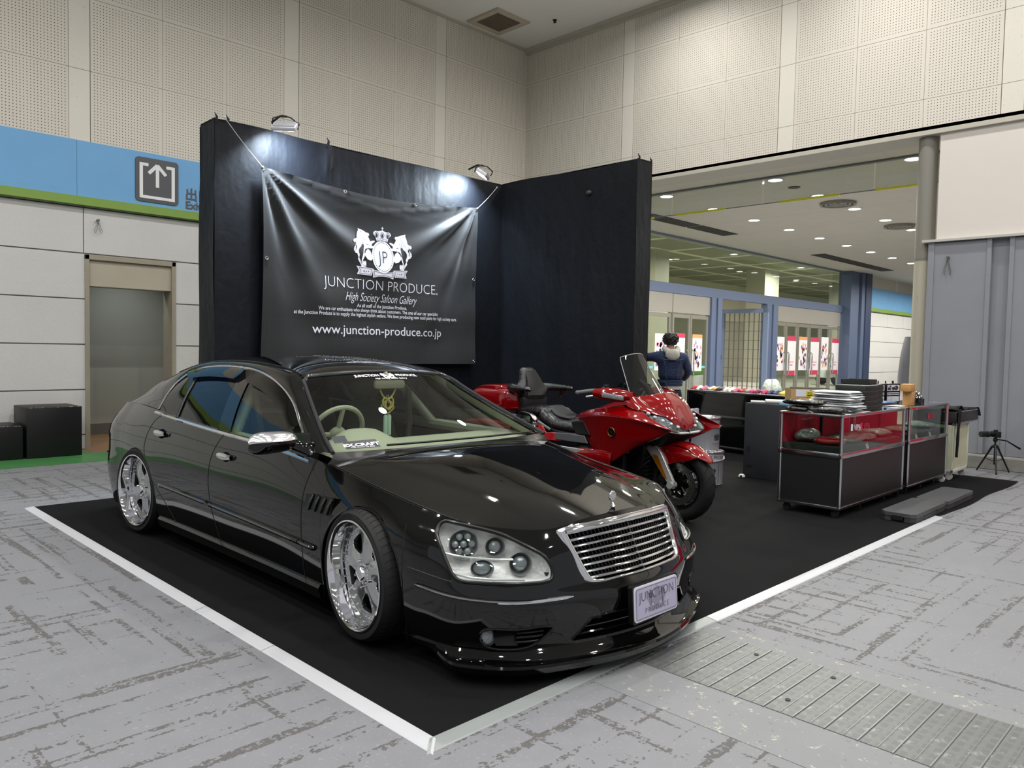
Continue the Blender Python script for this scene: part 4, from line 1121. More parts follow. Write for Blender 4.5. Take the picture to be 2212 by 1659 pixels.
    # body-side moulding with metallic insert, bumper chrome
    def stripe(name, s0, s1, tfun, r, m, off=.006, sq=None, n=40, taper=True):
        pts = []; rs = []
        for k in range(n+1):
            s = lerp(s0, s1, k/n); q = ring(s, tfun(k/n)); d = np.array(ring(s+.01, tfun(k/n)))-np.array(ring(s-.01, tfun(k/n))); nn = np.array([-d[1], d[0], 0]); nn /= np.linalg.norm(nn)+1e-9
            pts.append(cw(q+nn*-off if nn[1] < 0 else q+nn*off, side)); rs.append(r*(min(1., .25+min(k, n-k)*.35) if taper else 1.))
        g = G(); g.tube(pts, rs, 8); return g.build(name, m, car)
    for a, b in ((.44, .60), (.60, 1.67), (1.69, 2.50)):
        stripe('side_moulding', s_of_u(a), s_of_u(b), lambda f: .355, .015, paint, .004, taper=(a == .44 or b == 2.50))
        stripe('moulding_insert', s_of_u(a)+.03, s_of_u(b)-.03, lambda f: .357, .0085, mat('moulding_grey_metal', '#77777a', .25, .9), .0135)
    stripe('bumper_chrome_strip', .455, 1.205, lambda f: lerp(.383, .40, f**4), .0085, chrome, .008)
    # sill blade
    pts = [cw(ring(s, .10)+np.array([0, .006, 0]), side) for s in np.linspace(s_of_u(.42), s_of_u(2.50), 30)]
    g = G(); P = []
    for s in np.linspace(s_of_u(.41), s_of_u(2.55), 40):
        q = ring(s, .06); P.append([cw(q+np.array([0, a, b]), side) for a, b in ((-.01, .03), (.012, .022), (.022, .005), (.008, -.045), (.0, -.055), (-.08, -.055))])
    g.grid(P); g.build('sill_blade', paint, car, smooth=30)
    # arch lips and inner liners
    for hu in (HUB_F, HUB_R):
        pts = []; 
        for i, s in enumerate(ss):
            q = V[i][0]
            if abs(q[0]-hu) < ARCH_R-.0005 and t0s[i] > 0: pts.append(q)
        g = G(); g.tube([cw(q+np.array([0, -.004, 0]), side) for q in pts], .007, 8); g.build('arch_lip', paint, car)
        g = G(); P = []
        for k in range(25):
            a = PI*k/24*1.0; rr = ARCH_R+.01
            P.append([cw((hu+rr*math.cos(a), vv, HUB_Z-.0+rr*math.sin(a)), side) for vv in (.885, .56)])
        P = [[cw((hu+rr, .885, .10), side), cw((hu+rr, .56, .10), side)]]+P+[[cw((hu-rr, .885, .10), side), cw((hu-rr, .56, .10), side)]]
        g.grid(P); g.prism([(hu+rr*math.cos(PI*k/16), HUB_Z+rr*math.sin(PI*k/16)) for k in range(17)]+[(hu-rr, .1), (hu+rr, .1)], min(-side*.56, -side*.55), max(-side*.56, -side*.55), axis='x')
        g.build('wheel_well', darkin, car, smooth=180)
    # fender vents
    g = G()
    for k in range(4):
        u0 = .275+k*.058; z1 = .665-k*.004
        q0 = ring(s_of_u(u0), .6)
        g.tube([cw((u0+.052, .912, .580), side), cw((u0+.03, .911, .62), side), cw((u0, .908, .662), side)], [.008, .010, .008], 8)
    g.build('fender_vent_slat', paint, car)
    g = G(); g.prism([(.265, .672), (.53, .655), (.555, .572), (.30, .575)], -side*.900, -side*.9085, M=None, axis='x'); g.build('fender_vent_recess', trimblk, car, 0)
    # door handles
    for u, zc_, nm in ((1.475, .735, 'front_door'), (2.48, .785, 'rear_door')):
        q = ring(s_of_u(u), .80); v_ = q[1]
        g = G(); g.ball((-side*(v_-.012), u, zc_-.004), (.02, .085, .042), 16); g.build('handle_cup', darkin, doors[(nm, side)])
        g = G(); P = []
        for f in np.linspace(0, 1, 13):
            uu = u-.092+.184*f; e = math.sin(PI*f)**.5*.012
            P.append([(-side*(v_+.014+e+.008*math.cos(a)), uu, zc_+.012+.022*math.sin(a)*(.6+.4*math.sin(PI*f))-.004*f) for a in np.linspace(0, 2*PI, 9)])
        g.grid(P); g.build('door_handle', chrome, doors[(nm, side)])
    # door mirrors
    fd = doors[('front_door', side)]
    def fold(v_, u_, z_):
        # the mirror of the far side is folded back against the door
        if side < 0:
            a = R_(72); dv, du_ = v_-.90, u_-.66
            v_, u_ = .93+dv*math.cos(a)-du_*math.sin(a), .66+dv*math.sin(a)+du_*math.cos(a)
        return (-side*v_, u_, z_)
    def mir(zlo, zhi, name, m):
        P = []
        for k in range(17):
            f = k/16; v_ = lerp(.90, 1.185, f); e = (1-(2*f-1)**4)**.5 if 0 < f < 1 else .25; hz = lerp(.050, .062, f)*max(.3, e); du = lerp(.05, .078, math.sin(PI*f))*max(.3, e)
            row = []
            for j in range(17):
                a = lerp(zlo, zhi, j/16); row.append(fold(v_, .645-.02*f-du*math.cos(a)*1.0, .925-.004*f+hz*math.sin(a)))
            P.append(row)
        g = G(); g.grid(P); return g.build(name, m, fd, smooth=180)
    mir(-PI/2-.3, R_(12), 'mirror_housing', paint); mir(R_(12), PI/2+.1, 'mirror_cap', mat('mirror_cap_chrome', '#f2f2f4', .16, .9))
    g = G(); g.add([fold(a, .654, b) for a, b in ((.935, .892), (1.145, .892), (1.145, .958), (.935, .958))], [(0, 1, 2, 3)]); g.build('mirror_glass', chrome, fd, 0)
    g = G(); g.tube([cw((.60, .84, .875), side), cw((.615, .88, .885), side), cw((.63, .93, .905), side)], [.045, .032, .03], 12); g.prism([(.55, .862), (.74, .875), (.70, .955), (.66, .95)], -side*.80, -side*.862, axis='x'); g.build('mirror_stalk', paint, fd)
# small chrome pillar badge
v_, f_ = text_mesh('VIP', .035, shear=.35, extrude=.002)
g = G(); Mb = Matrix.Translation(cw((3.02, .700, 1.015))) @ Matrix.Rotation(R_(-90), 4, 'Z') @ Matrix.Rotation(R_(-32), 4, 'X'); g.add(v_, f_, Mb); g.build('pillar_badge', chrome, car, 0)

# ---- windscreen, roof, rear glass
def wsP(w, t):
    """w -1..1 across, t 0 bottom..1 top"""
    aw_ = abs(w); kb = by_u(Kp, lerp(.43, 1.17, t))
    cb_ = lerp(np.array([.34, 0, .868]), np.array([1.135, 0, 1.262]), t); cb_ = cb_+np.array([0, 0, .018*math.sin(PI*t)])
    p = np.array([lerp(cb_[0], kb[0], aw_**2.2), kb[1]*w, lerp(cb_[2], kb[2], aw_**2.2)]); return p
g = G(); g.grid([[cw(wsP(w, t)) for w in np.linspace(-.985, .985, 41)] for t in np.linspace(.01, .985, 25)]); wscr = g.build('windscreen', wsg, car, smooth=180)
# black/chrome frame round the screen
fr = [wsP(w, 1.0) for w in np.linspace(-.93, .93, 31)]
left = [wsP(-1, t) for t in np.linspace(.0, .93, 21)]; right = [wsP(1, t) for t in np.linspace(.93, .0, 21)]
g = G(); g.tube([cw(q+np.array([0, 0, .004])) for q in left+fr+right], .012, 8, closed=False); g.build('windscreen_moulding', mat('greyed_moulding', '#606064', .18, .85), car)
g = G(); P = []
for w in np.linspace(-1, 1, 33):
    a = hood_pt2(1, abs(w)); a[1] *= (1 if w >= 0 else -1); b = wsP(w*.99, .0)
    P.append([cw(a+np.array([0, 0, -.012])), cw(a+np.array([.006, 0, .004])), cw(lerp(a, b, .5)+np.array([0, 0, -.004])), cw(b+np.array([.01, 0, .006]))])
g.grid(P); g.build('cowl_panel', trimblk, car, smooth=60)
g = G()
for vv0, vv1 in ((.50, -.12), (-.05, -.66)):
    pts = [cw(wsP(lerp(vv0, vv1, k/12)/.80, .028)+np.array([-.012, 0, .016])) for k in range(13)]
    g.tube(pts, .007, 6)
g.build('wiper', trimblk, car)
def roofP(w, u):
    k = by_u(Kp, np.clip(u, 1.17, 3.45)); aw_ = abs(w)
    zc = float(np.interp(u, RC[:, 0], RC[:, 1])); front = 1.135 if True else 0
    # centre shifts forward at the ends
    f = (u-1.17)/(3.45-1.17); uc = lerp(1.135, 3.38, f)
    return np.array([lerp(uc, k[0], aw_**2.2), k[1]*w, lerp(zc, k[2], aw_**2.4)])
RC = spline([(1.17, 1.262), (1.35, 1.315), (1.6, 1.343), (1.9, 1.356), (2.2, 1.352), (2.5, 1.330), (2.8, 1.282), (3.05, 1.205), (3.25, 1.105), (3.45, .975)], 80)
us = np.linspace(1.17, 2.62, 50)
g = G(); g.grid([[cw(roofP(w, u)) for w in np.linspace(-1, 1, 45)] for u in us]); g.build('roof', paint, car, smooth=180)
g = G(); g.grid([[cw(roofP(w, u)) for w in np.linspace(-1, 1, 45)] for u in np.linspace(2.62, 3.45, 30)]); g.build('rear_screen_surround', paint, car, smooth=180)
g = G(); g.grid([[cw(roofP(w, u)+np.array([.002, 0, .004])) for w in np.linspace(-.84, .84, 31)] for u in np.linspace(2.72, 3.38, 20)]); g.build('rear_window_glass', mat('dark_rear_glass', '#060708', .03), car, smooth=180)
for side in (1, -1):   # roof ditch mouldings
    g = G(); g.tube([cw(roofP(side*.985, u)+np.array([0, 0, .003])) for u in np.linspace(1.20, 2.9, 40)], .006, 6); g.build('roof_moulding', trimblk, car)
an = G(); an.tube([(0, 3.12, 1.19), (0, 3.16, 1.215)], .006, 6); 
# ---- headlamps
for side in (1, -1):
    hl = thing('headlamp', None, None); hl.parent = car; del_keys = [k for k in ('label', 'category') if k in hl]
    lens = panel_obj('lamp_lens', panels['lens'], side, lensg, hl)
    cen = np.mean([ring(s, t) for s, t in HL], axis=0)
    bez = [ring(s, t) for s, t in spline(HL, 90, closed=True)]
    g = G(); g.tube([cw(q, side) for q in bez], .009, 8, closed=True); g.build('lamp_bezel', trimblk, hl)
    bez2 = [ring(s+(s-.80)*.02, t+(t-.73)*.02) for s, t in spline(HL, 90, closed=True)]
    inn = cen+np.array([.13, -.07, -.0])
    P = [[cw(q, side) for q in bez], [cw(lerp(q, np.array([q[0]+.05, q[1]-.03, q[2]]), 1), side) for q in bez], [cw(lerp(q, inn, .45), side) for q in bez], [cw(lerp(q, inn, .97), side) for q in bez]]
    g = G(); v = [p for row in P for p in row]; n = len(bez); f = []
    for r in range(3):
        for k in range(n): f.append((r*n+k, r*n+(k+1) % n, (r+1)*n+(k+1) % n, (r+1)*n+k))
    f.append(tuple(3*n+k for k in range(n))); g.add(v, f)
    lampref = MATS.get('lamp_reflector') or mat('lamp_reflector', '#ffffff', .35, .25, bump=(30, .5, .012))
    g.build('lamp_reflector', lampref, hl, smooth=180)
    clearpl = mat('lamp_grey_plastic', '#8f9496', .2, .7)
    def optic(s, t, depth, r, lensr, name, asp=1., seven=False):
        c = ring(s, t); a = ring(s+.02, t); b = ring(s-.02, t); d = np.array([a[0]-b[0], a[1]-b[1], 0]); d /= np.linalg.norm(d)
        nrm = np.array([-.80, .58, .12]); nrm /= np.linalg.norm(nrm)
        c = c-nrm*depth
        z = Vector(cw(nrm, side)); z.normalize(); x = Vector((0, 0, 1)).cross(z).normalized(); y = z.cross(x)
        M = Matrix((x*asp, y, z)).transposed().to_4x4(); M.translation = Vector(cw(c, side))
        g = G(); g.lathe([(r*.55, -.045), (r*.9, -.02), (r*1.0, .0), (r*1.05, .004), (r*1.05, -.02)], 32, M); g.build(name+'_cup', mat('lamp_cup_silver', '#dfe2e3', .12, .85), hl)
        g = G()
        if seven:
            for k in range(7):
                if k == 0: g.ball((0, 0, -.012), (.017, .017, .014), 14, M)
                else:
                    a_ = k*PI/3; g.ball((math.cos(a_)*.036, math.sin(a_)*.036, -.012), (.0165, .0165, .015), 14, M)
        else: g.ball((0, 0, -.022), (lensr, lensr, lensr*.7), 20, M)
        g.build(name+'_lens', mat('lamp_bulb_glass', '#868e92', .03, .5, spec=1., coat=1.), hl)
        g = G(); g.lathe([(0, -.046), (r*.56, -.045)], 20, M); g.build(name+'_base', mat('lamp_dark_base', '#3b3f41', .25, .6), hl)
    optic(.925, .80, .035, .062, .03, 'high_beam', seven=True)
    optic(.775, .80, .045, .042, .028, 'upper_projector')
    optic(.665, .665, .035, .048, .034, 'low_projector')
    optic(.845, .625, .035, .036, .03, 'fog_projector', asp=1.35)
    g = G()
    for k in range(1):
        pts = [cw(ring(s, .70)-np.array([-.8, .58, 0])*.02, side) for s in np.linspace(.70, 1.03, 12)]; g.tube(pts, .005, 6)
    pts = [cw(ring(s, t)-np.array([-.8, .58, 0])*.015, side) for s, t in ((1.03, .66), (1.01, .60), (.985, .56), (.90, .55), (.80, .55), (.66, .55))]; g.tube(pts, .006, 6)
    g.build('lamp_divider', mat('lamp_white_trim', '#d5d9d8', .2, .3), hl)
# ---- grille
gr_ = thing('grille', None, None); gr_.parent = car
def gp_(w, t):   # w -1..1 , t 0 bottom ..1 top on the grille plane (slightly proud)
    hw = lerp(.352, .418, t); v_ = hw*w; z = lerp(.408, .648, t)-.004*w*w*(1-t)-.018*w*w*t; u = lerp(-.968, -.845, t**.9)+lerp(.052, .055, t)*w*w
    return np.array([u, v_, z])
def loopg(k=1., off=0., r=.09):
    pts = []
    for w, t in ((-.86, 0), (-.5, 0), (0, 0), (.5, 0), (.86, 0), (.985, .05), (1, .2), (1, .5), (1, .85), (.985, .96), (.9, 1), (.5, 1), (0, 1), (-.5, 1), (-.9, 1), (-.985, .96), (-1, .85), (-1, .5), (-1, .2), (-.985, .05)):
        pts.append(gp_(w*k, .5+(t-.5)*k))
    return spline(pts, 120, closed=True)
g = G(); lo_, li_ = loopg(1.035), loopg(.935)
nrm = np.array([-.93, 0, .35]); P = []
for a, b in zip(lo_, li_):
    P.append([cw(a+nrm*-.03), cw(a+nrm*.006), cw(lerp(a, b, .3)+nrm*.018), cw(lerp(a, b, .7)+nrm*.016), cw(b+nrm*.004), cw(b+nrm*-.03)])
g.grid(P, True); g.build('grille_surround', chrome, gr_, smooth=180)
# broad top bar
g = G(); P = []
for w in np.linspace(-.965, .965, 31): P.append([cw(gp_(w, t)+nrm*o) for t, o in ((.99, .012), (.95, .020), (.90, .018), (.87, .008), (.875, -.01))])
g.grid(P); g.build('grille_top_bar', chrome, gr_, smooth=180)
for k, t in enumerate((.77, .655, .54, .425, .31, .195, .085)):
    g = G(); P = []
    for w in np.linspace(-.965, .965, 41):
        c0 = gp_(w, t); P.append([cw(c0+np.array([a, 0, b])) for a, b in ((.013, .005), (-.002, .0055), (-.008, .001), (-.006, -.004), (.002, -.0055), (.013, -.003))])
    g.grid(P); g.build('grille_bar', chrome, gr_, smooth=50)
g = G()
for k in range(-16, 17):
    w = k/17.5; g.tube([cw(gp_(w, t)+np.array([.022, 0, 0])) for t in (.03, .3, .6, .9)], .0018, 5)
g.tube([cw(gp_(0, t)+np.array([.0, 0, 0])) for t in (.03, .3, .6, .88)], .0035, 6)
g.build('grille_mesh', mat('grille_grey_chrome', '#55565a', .3, .9), gr_)
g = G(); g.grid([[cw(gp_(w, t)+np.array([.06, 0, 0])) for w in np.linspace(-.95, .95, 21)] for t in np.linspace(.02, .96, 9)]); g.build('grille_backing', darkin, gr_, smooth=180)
# ---- front intake, fog bays, plate
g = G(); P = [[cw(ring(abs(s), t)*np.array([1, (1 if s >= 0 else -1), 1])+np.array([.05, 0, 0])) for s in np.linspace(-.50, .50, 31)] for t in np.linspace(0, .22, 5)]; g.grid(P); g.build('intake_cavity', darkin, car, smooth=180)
g = G()
for t in (.07, .12): g.tube([cw(ring(abs(s), t)*np.array([1, (1 if s >= 0 else -1), 1])+np.array([.02, 0, 0])) for s in np.linspace(-.44, .44, 25)], .006, 6)
g.tube([cw(ring(abs(s), t_)*np.array([1, (1 if s >= 0 else -1), 1])) for s, t_ in [(-.46, .05), (-.36, .18), (-.26, .195), (0, .195), (.26, .195), (.36, .18), (.46, .05)]], .006, 6)
g.build('intake_slat', paint, car)
for side in (1, -1):
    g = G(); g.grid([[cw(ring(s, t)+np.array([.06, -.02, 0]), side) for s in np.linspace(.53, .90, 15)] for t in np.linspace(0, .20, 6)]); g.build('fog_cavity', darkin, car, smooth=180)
    g = G(); g.tube([cw(ring(s, t), side) for s, t in spline(FOG, 50, closed=True)], .0055, 8, closed=True); g.build('fog_surround', paint, car)
    c = ring(.835, .10); nrm_ = Vector(cw((-.88, .45, .05), side)).normalized(); x = Vector((0, 0, 1)).cross(nrm_).normalized(); y = nrm_.cross(x)
    M = Matrix((x, y, nrm_)).transposed().to_4x4(); M.translation = Vector(cw(c+np.array([.03, -.012, 0]), side))
    g = G(); g.lathe([(.0, -.03), (.03, -.02), (.038, .0), (.04, .006)], 24, M); g.build('fog_lamp_reflector', chrome, car)
    g = G(); g.ball((0, 0, -.002), (.036, .036, .014), 20, M); g.build('fog_lamp_lens', mat('fog_lens', '#8d9494', .08, .3, bump=(60, .8, .01)), car)
    g = G(); g.grid([[cw(ring(s, t)+np.array([.016+.02*math.sin(PI*q), -.006, 0]), side) for q, t in zip(np.linspace(0, 1, 7), np.linspace(.045, .165, 7))] for s in np.linspace(.705, .80, 8)]); g.build('fog_bay_panel', trimblk, car, smooth=180)
    g = G()
    for t in (.075, .11, .145): g.tube([cw(ring(s, t)+np.array([.01, -.003, 0]), side) for s in np.linspace(.60, .72, 6)], .005, 6)
    g.build('fog_bay_slat', trimblk, car)
# splitter lip
g = G(); P = []
sp_pts = []
for s in np.linspace(-1.30, 1.30, 121):
    q = ring(abs(s), 0.0); sg_ = 1 if s >= 0 else -1
    d = ring(abs(s)+.01, 0.)-ring(max(0, abs(s)-.01), 0.); nn = np.array([-d[1], d[0], 0.]); nn /= np.linalg.norm(nn)+1e-9
    if nn[0] > 0.2: nn = -nn
    k = min(1., max(0., (1.16-abs(s))/.22)); k = k*k*(3-2*k)
    out = lerp(.004, .066, k); zt = lerp(.15, .098, k); zb = lerp(.105, .052, k)
    row = [q+np.array([0, 0, .012]), q+nn*.012+np.array([0, 0, .0]), q+nn*out*.55+np.array([0, 0, lerp(0, -.026, k)]), q+nn*out+np.array([0, 0, lerp(-.0, -.034, k)]), q+nn*(out+.006*k)+np.array([0, 0, lerp(-.012, -.045, k)]), q+nn*(out-.01)+np.array([0, 0, lerp(-.03, -.075, k)]), q-nn*.10+np.array([0, 0, lerp(-.03, -.07, k)])]
    P.append([cw(r_*np.array([1, sg_, 1])) for r_ in row])
g.grid(P); g.build('front_splitter', paint, car, smooth=35)
# number plate
npx = thing('number_plate', None, None); npx.parent = car
Mp = Matrix.Translation((0, -1.032, .288)) @ Matrix.Rotation(R_(-4), 4, 'X')
g = G(); g.prism(rrect(-.180, .180, -.088, .088, .015), .0, .025, Mp, axis='y'); g.build('plate_bracket', trimblk, npx, 0)
g = G(); g.prism(rrect(-.172, .172, -.080, .080, .018), -.004, .0, Mp, axis='y'); g.build('plate_rim', mat('plate_rim_white', '#d9d9de', .35), npx, 0)
g = G(); g.prism(rrect(-.165, .165, -.073, .073, .014), -.006, -.004, Mp, axis='y'); g.build('plate_face', mat('plate_lilac', '#b3aec6', .4), npx, 0)
g = G(); lp = rrect(-.160, .160, -.068, .068, .011); n = len(lp); g.tube([Mp @ Vector((a, -.0062, b)) for a, b in lp], .001, 4, closed=True); g.build('plate_border', mat('plate_ink', '#4d4a58', .5), npx)
g = G(); g.add([Mp @ Vector(((a-CXA)*.17, -.0068, (b-2.58)*.17+.004)) for a, b in CW_.v], CW_.f); g.build('plate_crest', mat('plate_crest_grey', '#8d899c', .5), npx, 0)
v, f = text_mesh('JUNCTION', .062, thin=-.0012, wsc=.92); g = G(); g.add([Mp @ Vector((a, b-.0085, c+.010)) for a, b, c in v], f); g.build('plate_lettering', mat('plate_ink'), npx, 0)
v, f = text_mesh('PRODUCE', .034, thin=-.0006, spacing=1.35); g = G(); g.add([Mp @ Vector((a, b-.0085, c-.048)) for a, b, c in v], f); g.build('plate_lettering', mat('plate_ink'), npx, 0)
# hood ornament
ho = thing('hood_ornament', None, None, (0, -.70, .675)); ho.parent = car
ob = hood_pt2(.035, 0.); ho.location = (0, ob[0], ob[2]); ho.scale = (.9, .9, .82) 
g = G(); g.lathe([(0, -.004), (.026, -.005), (.030, 0), (.026, .005), (0, .004)], 28, Matrix.Translation((0, 0, .066)) @ Matrix.Rotation(PI/2, 4, 'X')); g.build('ornament_disc', chrome, ho)
g = G(); M_ = Matrix.Translation((0, 0, .066)) @ Matrix.Rotation(PI/2, 4, 'X'); g.tube([M_ @ Vector((.027*math.cos(a), .027*math.sin(a), 0)) for a in np.linspace(0, 2*PI, 25)[:-1]], .004, 6, closed=True)
for k in range(8): a = k*PI/4; g.ball(tuple(M_ @ Vector((.016*math.cos(a), .016*math.sin(a), .004))), .0035, 8)
g.build('ornament_crest', mat('ornament_silver', '#b7babf', .2, 1.), ho)
g = G(); g.tube([(0, -.012, .002), (0, -.004, .018), (0, .0, .038)], [.014, .009, .006], 10); g.tube([(-.022, -.008, .006), (0, -.004, .02), (.02, .01, .022)], [.003, .008, .003], 8); g.build('ornament_foot', chrome, ho)
# ---- tail lamps
for side in (1, -1):
    g = G(); g.grid([[cw(ring(s, t)+np.array([.003, .003, 0]), side) for s in np.linspace(5.32, 5.85, 18)] for t in np.linspace(.58, .86, 8)]); g.build('tail_lamp', mat('tail_lamp_red', '#3a0508', .06, coat=1.), car, smooth=180)
# ---- wheels
tread = MatB('tyre_tread', rough=.8)
def make_wheel():
    e = bpy.data.objects.new('wheel', None); COL.objects.link(e)
    # local +z = outboard
    M = Matrix.Identity(4)
    g = G(); R_t, R_r = .315, .262
    g.lathe([(R_r-.004, .098), (R_r+.012, .108), (R_r+.035, .108), (R_t-.014, .098), (R_t-.004, .085), (R_t, .06), (R_t, -.10), (R_t-.012, -.118), (R_r, -.12)], 72); g.build('tyre', rubber, e)
    g = G()
    for k in range(54):
        a = 2*PI*k/54; 
        g.tube([(math.cos(a+.00)*(R_t-.006), math.sin(a)*(R_t-.006), .094), (math.cos(a+.02)*(R_t+.0008), math.sin(a+.02)*(R_t+.0008), .070), (math.cos(a+.05)*(R_t+.0008), math.sin(a+.05)*(R_t+.0008), .02)], .0009, 4)
    for z_ in (.03, -.01, -.05): g.tube([(math.cos(a)*(R_t+.0003), math.sin(a)*(R_t+.0003), z_) for a in np.linspace(0, 2*PI, 49)[:-1]], .003, 4, closed=True)
    g.build('tread_groove', mat('tread_groove_black', '#040404', .9), e)
    v, f = text_mesh('DAVANTI', .030, thin=.0004, res=2); g = G()
    for a0 in (R_(60), R_(240)):
        vv = []
        for a, b, c in v: an_ = a0-a/.290; rr = .280+c*.75; vv.append((rr*math.cos(an_), rr*math.sin(an_), .1092))
        g.add(vv, f)
    g.build('tyre_lettering', mat('moulded_letter_grey', '#2c2c2c', .5), e, 0)
    g = G(); g.lathe([(R_r+.004, .104), (R_r+.004, .112), (R_r-.003, .114), (R_r-.010, .108), (R_r-.014, .095), (R_r-.022, .06), (R_r-.034, .022), (R_r-.036, -.02), (R_r-.03, -.10)], 72); g.build('rim_lip', chrome, e)
    # five-spoke face
    nR, nA = 16, 200; P = []; Vv = []; F_ = []
    rad = np.linspace(.046, .228, nR+1)
    def hole(r, a):
        k = (a/(2*PI)*5) % 1.; d = abs(k-.5)*2*PI/5
        if r < .098 or r > .198: return False
        f = (r-.098)/.10; w_ = (.10+.20*math.sin(min(1, f*1.15)*PI*.62))
        wd = w_*(1 if f < .85 else math.sqrt(max(0, 1-((f-.85)/.15)**2*.7)))
        return d < wd*.95
    def zz(r, a):
        k = (a/(2*PI)*5) % 1.; sp = math.cos(k*2*PI)
        return .028+.030*(1-r/.228)**1.5+.010*sp*math.sin(PI*min(1, max(0, (r-.05)/.18)))
    for i in range(nR+1):
        for j in range(nA): a = 2*PI*j/nA; Vv.append((rad[i]*math.cos(a), rad[i]*math.sin(a), zz(rad[i], a)))
    for i in range(nR):
        for j in range(nA):
            rm = (rad[i]+rad[i+1])/2; am = 2*PI*(j+.5)/nA
            if not hole(rm, am): F_.append((i*nA+j, (i+1)*nA+j, (i+1)*nA+(j+1) % nA, i*nA+(j+1) % nA))
    g = G(); g.add(Vv, F_); o = g.build('rim_spokes', brushed, e, smooth=50)
    q = o.modifiers.new('s', 'SOLIDIFY'); q.thickness = .028; q.offset = -1
    q = o.modifiers.new('b', 'BEVEL'); q.width = .003; q.segments = 2; q.limit_method = 'ANGLE'
    g = G(); g.lathe([(0, .078), (.030, .076), (.036, .070), (.040, .052), (.052, .047), (.052, .04)], 32); g.build('centre_cap', chrome, e)
    g = G()
    for k in range(5): a = 2*PI*(k+.5)/5; g.cyl((.066*math.cos(a), .066*math.sin(a), .03), (.066*math.cos(a), .066*math.sin(a), .062), .008, .006, 8)
    for k in range(10): a = 2*PI*k/10; g.cyl((.047*math.cos(a), .047*math.sin(a), .04), (.047*math.cos(a), .047*math.sin(a), .054), .0035, .0035, 6)
    for k in range(40): a = 2*PI*k/40; g.cyl((.214*math.cos(a), .214*math.sin(a), .03), (.214*math.cos(a), .214*math.sin(a), .037), .0032, .0032, 6)
    g.build('rim_bolt', chrome, e)
    g = G(); g.lathe([(0, -.03), (.17, -.03), (.17, -.045), (0, -.045)], 40); g.build('brake_disc', mat('brake_steel', '#3c3c3e', .35, .8), e)
    g = G(); g.lathe([(.0, -.06), (.235, -.06)], 30); g.build('wheel_cavity', darkin, e)
    return e
wh0 = make_wheel(); first = True
for hu, vv in ((HUB_F, .842), (HUB_R, .840)):
    for side in (1, -1):
        e = wh0 if first else copy_tree(wh0); first = False
        e.parent = car
        cam_a = R_(6.5) if hu == HUB_F else R_(7)
        outv = Vector((-side*math.cos(cam_a), 0, -math.sin(cam_a)))
        upw = Vector((-side*-math.sin(cam_a), 0, math.cos(cam_a))); sd = upw.cross(outv)
        M = Matrix((sd, upw, outv)).transposed().to_4x4(); M.translation = Vector((-side*(vv-.015), hu, .322))
        M.translation.z = .334; e.matrix_local = M @ Matrix.Rotation(R_(12 if hu == HUB_F else -10), 4, 'Z')
# ---- cabin
g = G(); g.box(-.82, .82, .45, 3.0, .16, .20); g.box(-.70, .70, -.55, 3.6, .12, .16); g.box(-.84, .84, .45, 2.45, .12, .16); g.box(-.5, .5, -.8, .4, .16, .45); g.box(-.80, -.79, .5, 2.9, .2, .80); g.box(.79, .80, .5, 2.9, .2, .80); g.box(-.8, .8, 3.0, 3.02, .2, .95)
g.build('floor_pan', darkin, car, 0)
g = G(); P = []
for w in np.linspace(-1, 1, 41):
    v_ = w*.79; hump = math.exp(-((v_-.37)/.17)**4)*.075; row = []
    for t in np.linspace(0, 1, 13):
        u = lerp(.36, .96, t)+.06*w*w*(1-t); z = lerp(.835, .862, min(1, t*1.6))+hump*min(1, max(0, (t-.35)/.4)) - max(0, t-.86)*1.2
        row.append(cw((u, v_, z)))
    row.append(cw((.98, v_, .55))); P.append(row)
g.grid(P); g.build('dashboard', cream_l, car, smooth=60)
# steering wheel
M = Matrix.Translation(cw((1.10, .37, .885))) @ Matrix.Rotation(R_(-64), 4, 'X')
g = G(); g.tube([M @ Vector((.185*math.cos(a), .185*math.sin(a), 0)) for a in np.linspace(0, 2*PI, 41)[:-1]], .0155, 8, closed=True)
for a in (R_(-90), 0, PI): g.tube([M @ Vector((.03*math.cos(a), .03*math.sin(a), -.01)), M @ Vector((.18*math.cos(a), .18*math.sin(a), 0))], .016, 6)
g.ball((0, 0, -.01), (.06, .055, .03), 14, M); g.build('steering_wheel', cream_l, car)
for u0, vs in ((1.55, (.37, -.37)), (2.40, (.38, -.38))):
    for vv in vs:
        g = G(); P = []
        for t in np.linspace(0, 1, 12):
            zc_ = lerp(.45, .98, t); uc = u0+.12+.18*t; wd = .26*(1-.25*t**2); th = .10*(1-.3*t)
            P.append([cw((uc+th*math.sin(a)*.8, vv+wd*math.cos(a)*(1 if abs(math.cos(a)) < .9 else .98), zc_)) for a in np.linspace(0, 2*PI, 21)[:-1]])
        g2 = [list(r_) for r_ in zip(*P)]; g.grid(g2, True); g.ball(cw((u0+.30, vv, .98)), (.19, .07, .05), 16); g.build('seat_backrest', taupe, car, smooth=180)
        g = G(); g.ball(cw((u0+.33, vv, 1.12)), (.145, .055, .095), 20); g.cyl(cw((u0+.32, vv-.06, 1.0)), cw((u0+.33, vv-.06, 1.08)), .007); g.cyl(cw((u0+.32, vv+.06, 1.0)), cw((u0+.33, vv+.06, 1.08)), .007); g.build('headrest', taupe, car, smooth=180)
        g = G(); g.box(-vv-.26, -vv+.26, u0-.38, u0+.15, .30, .50, .06); g.build('seat_cushion', taupe, car)
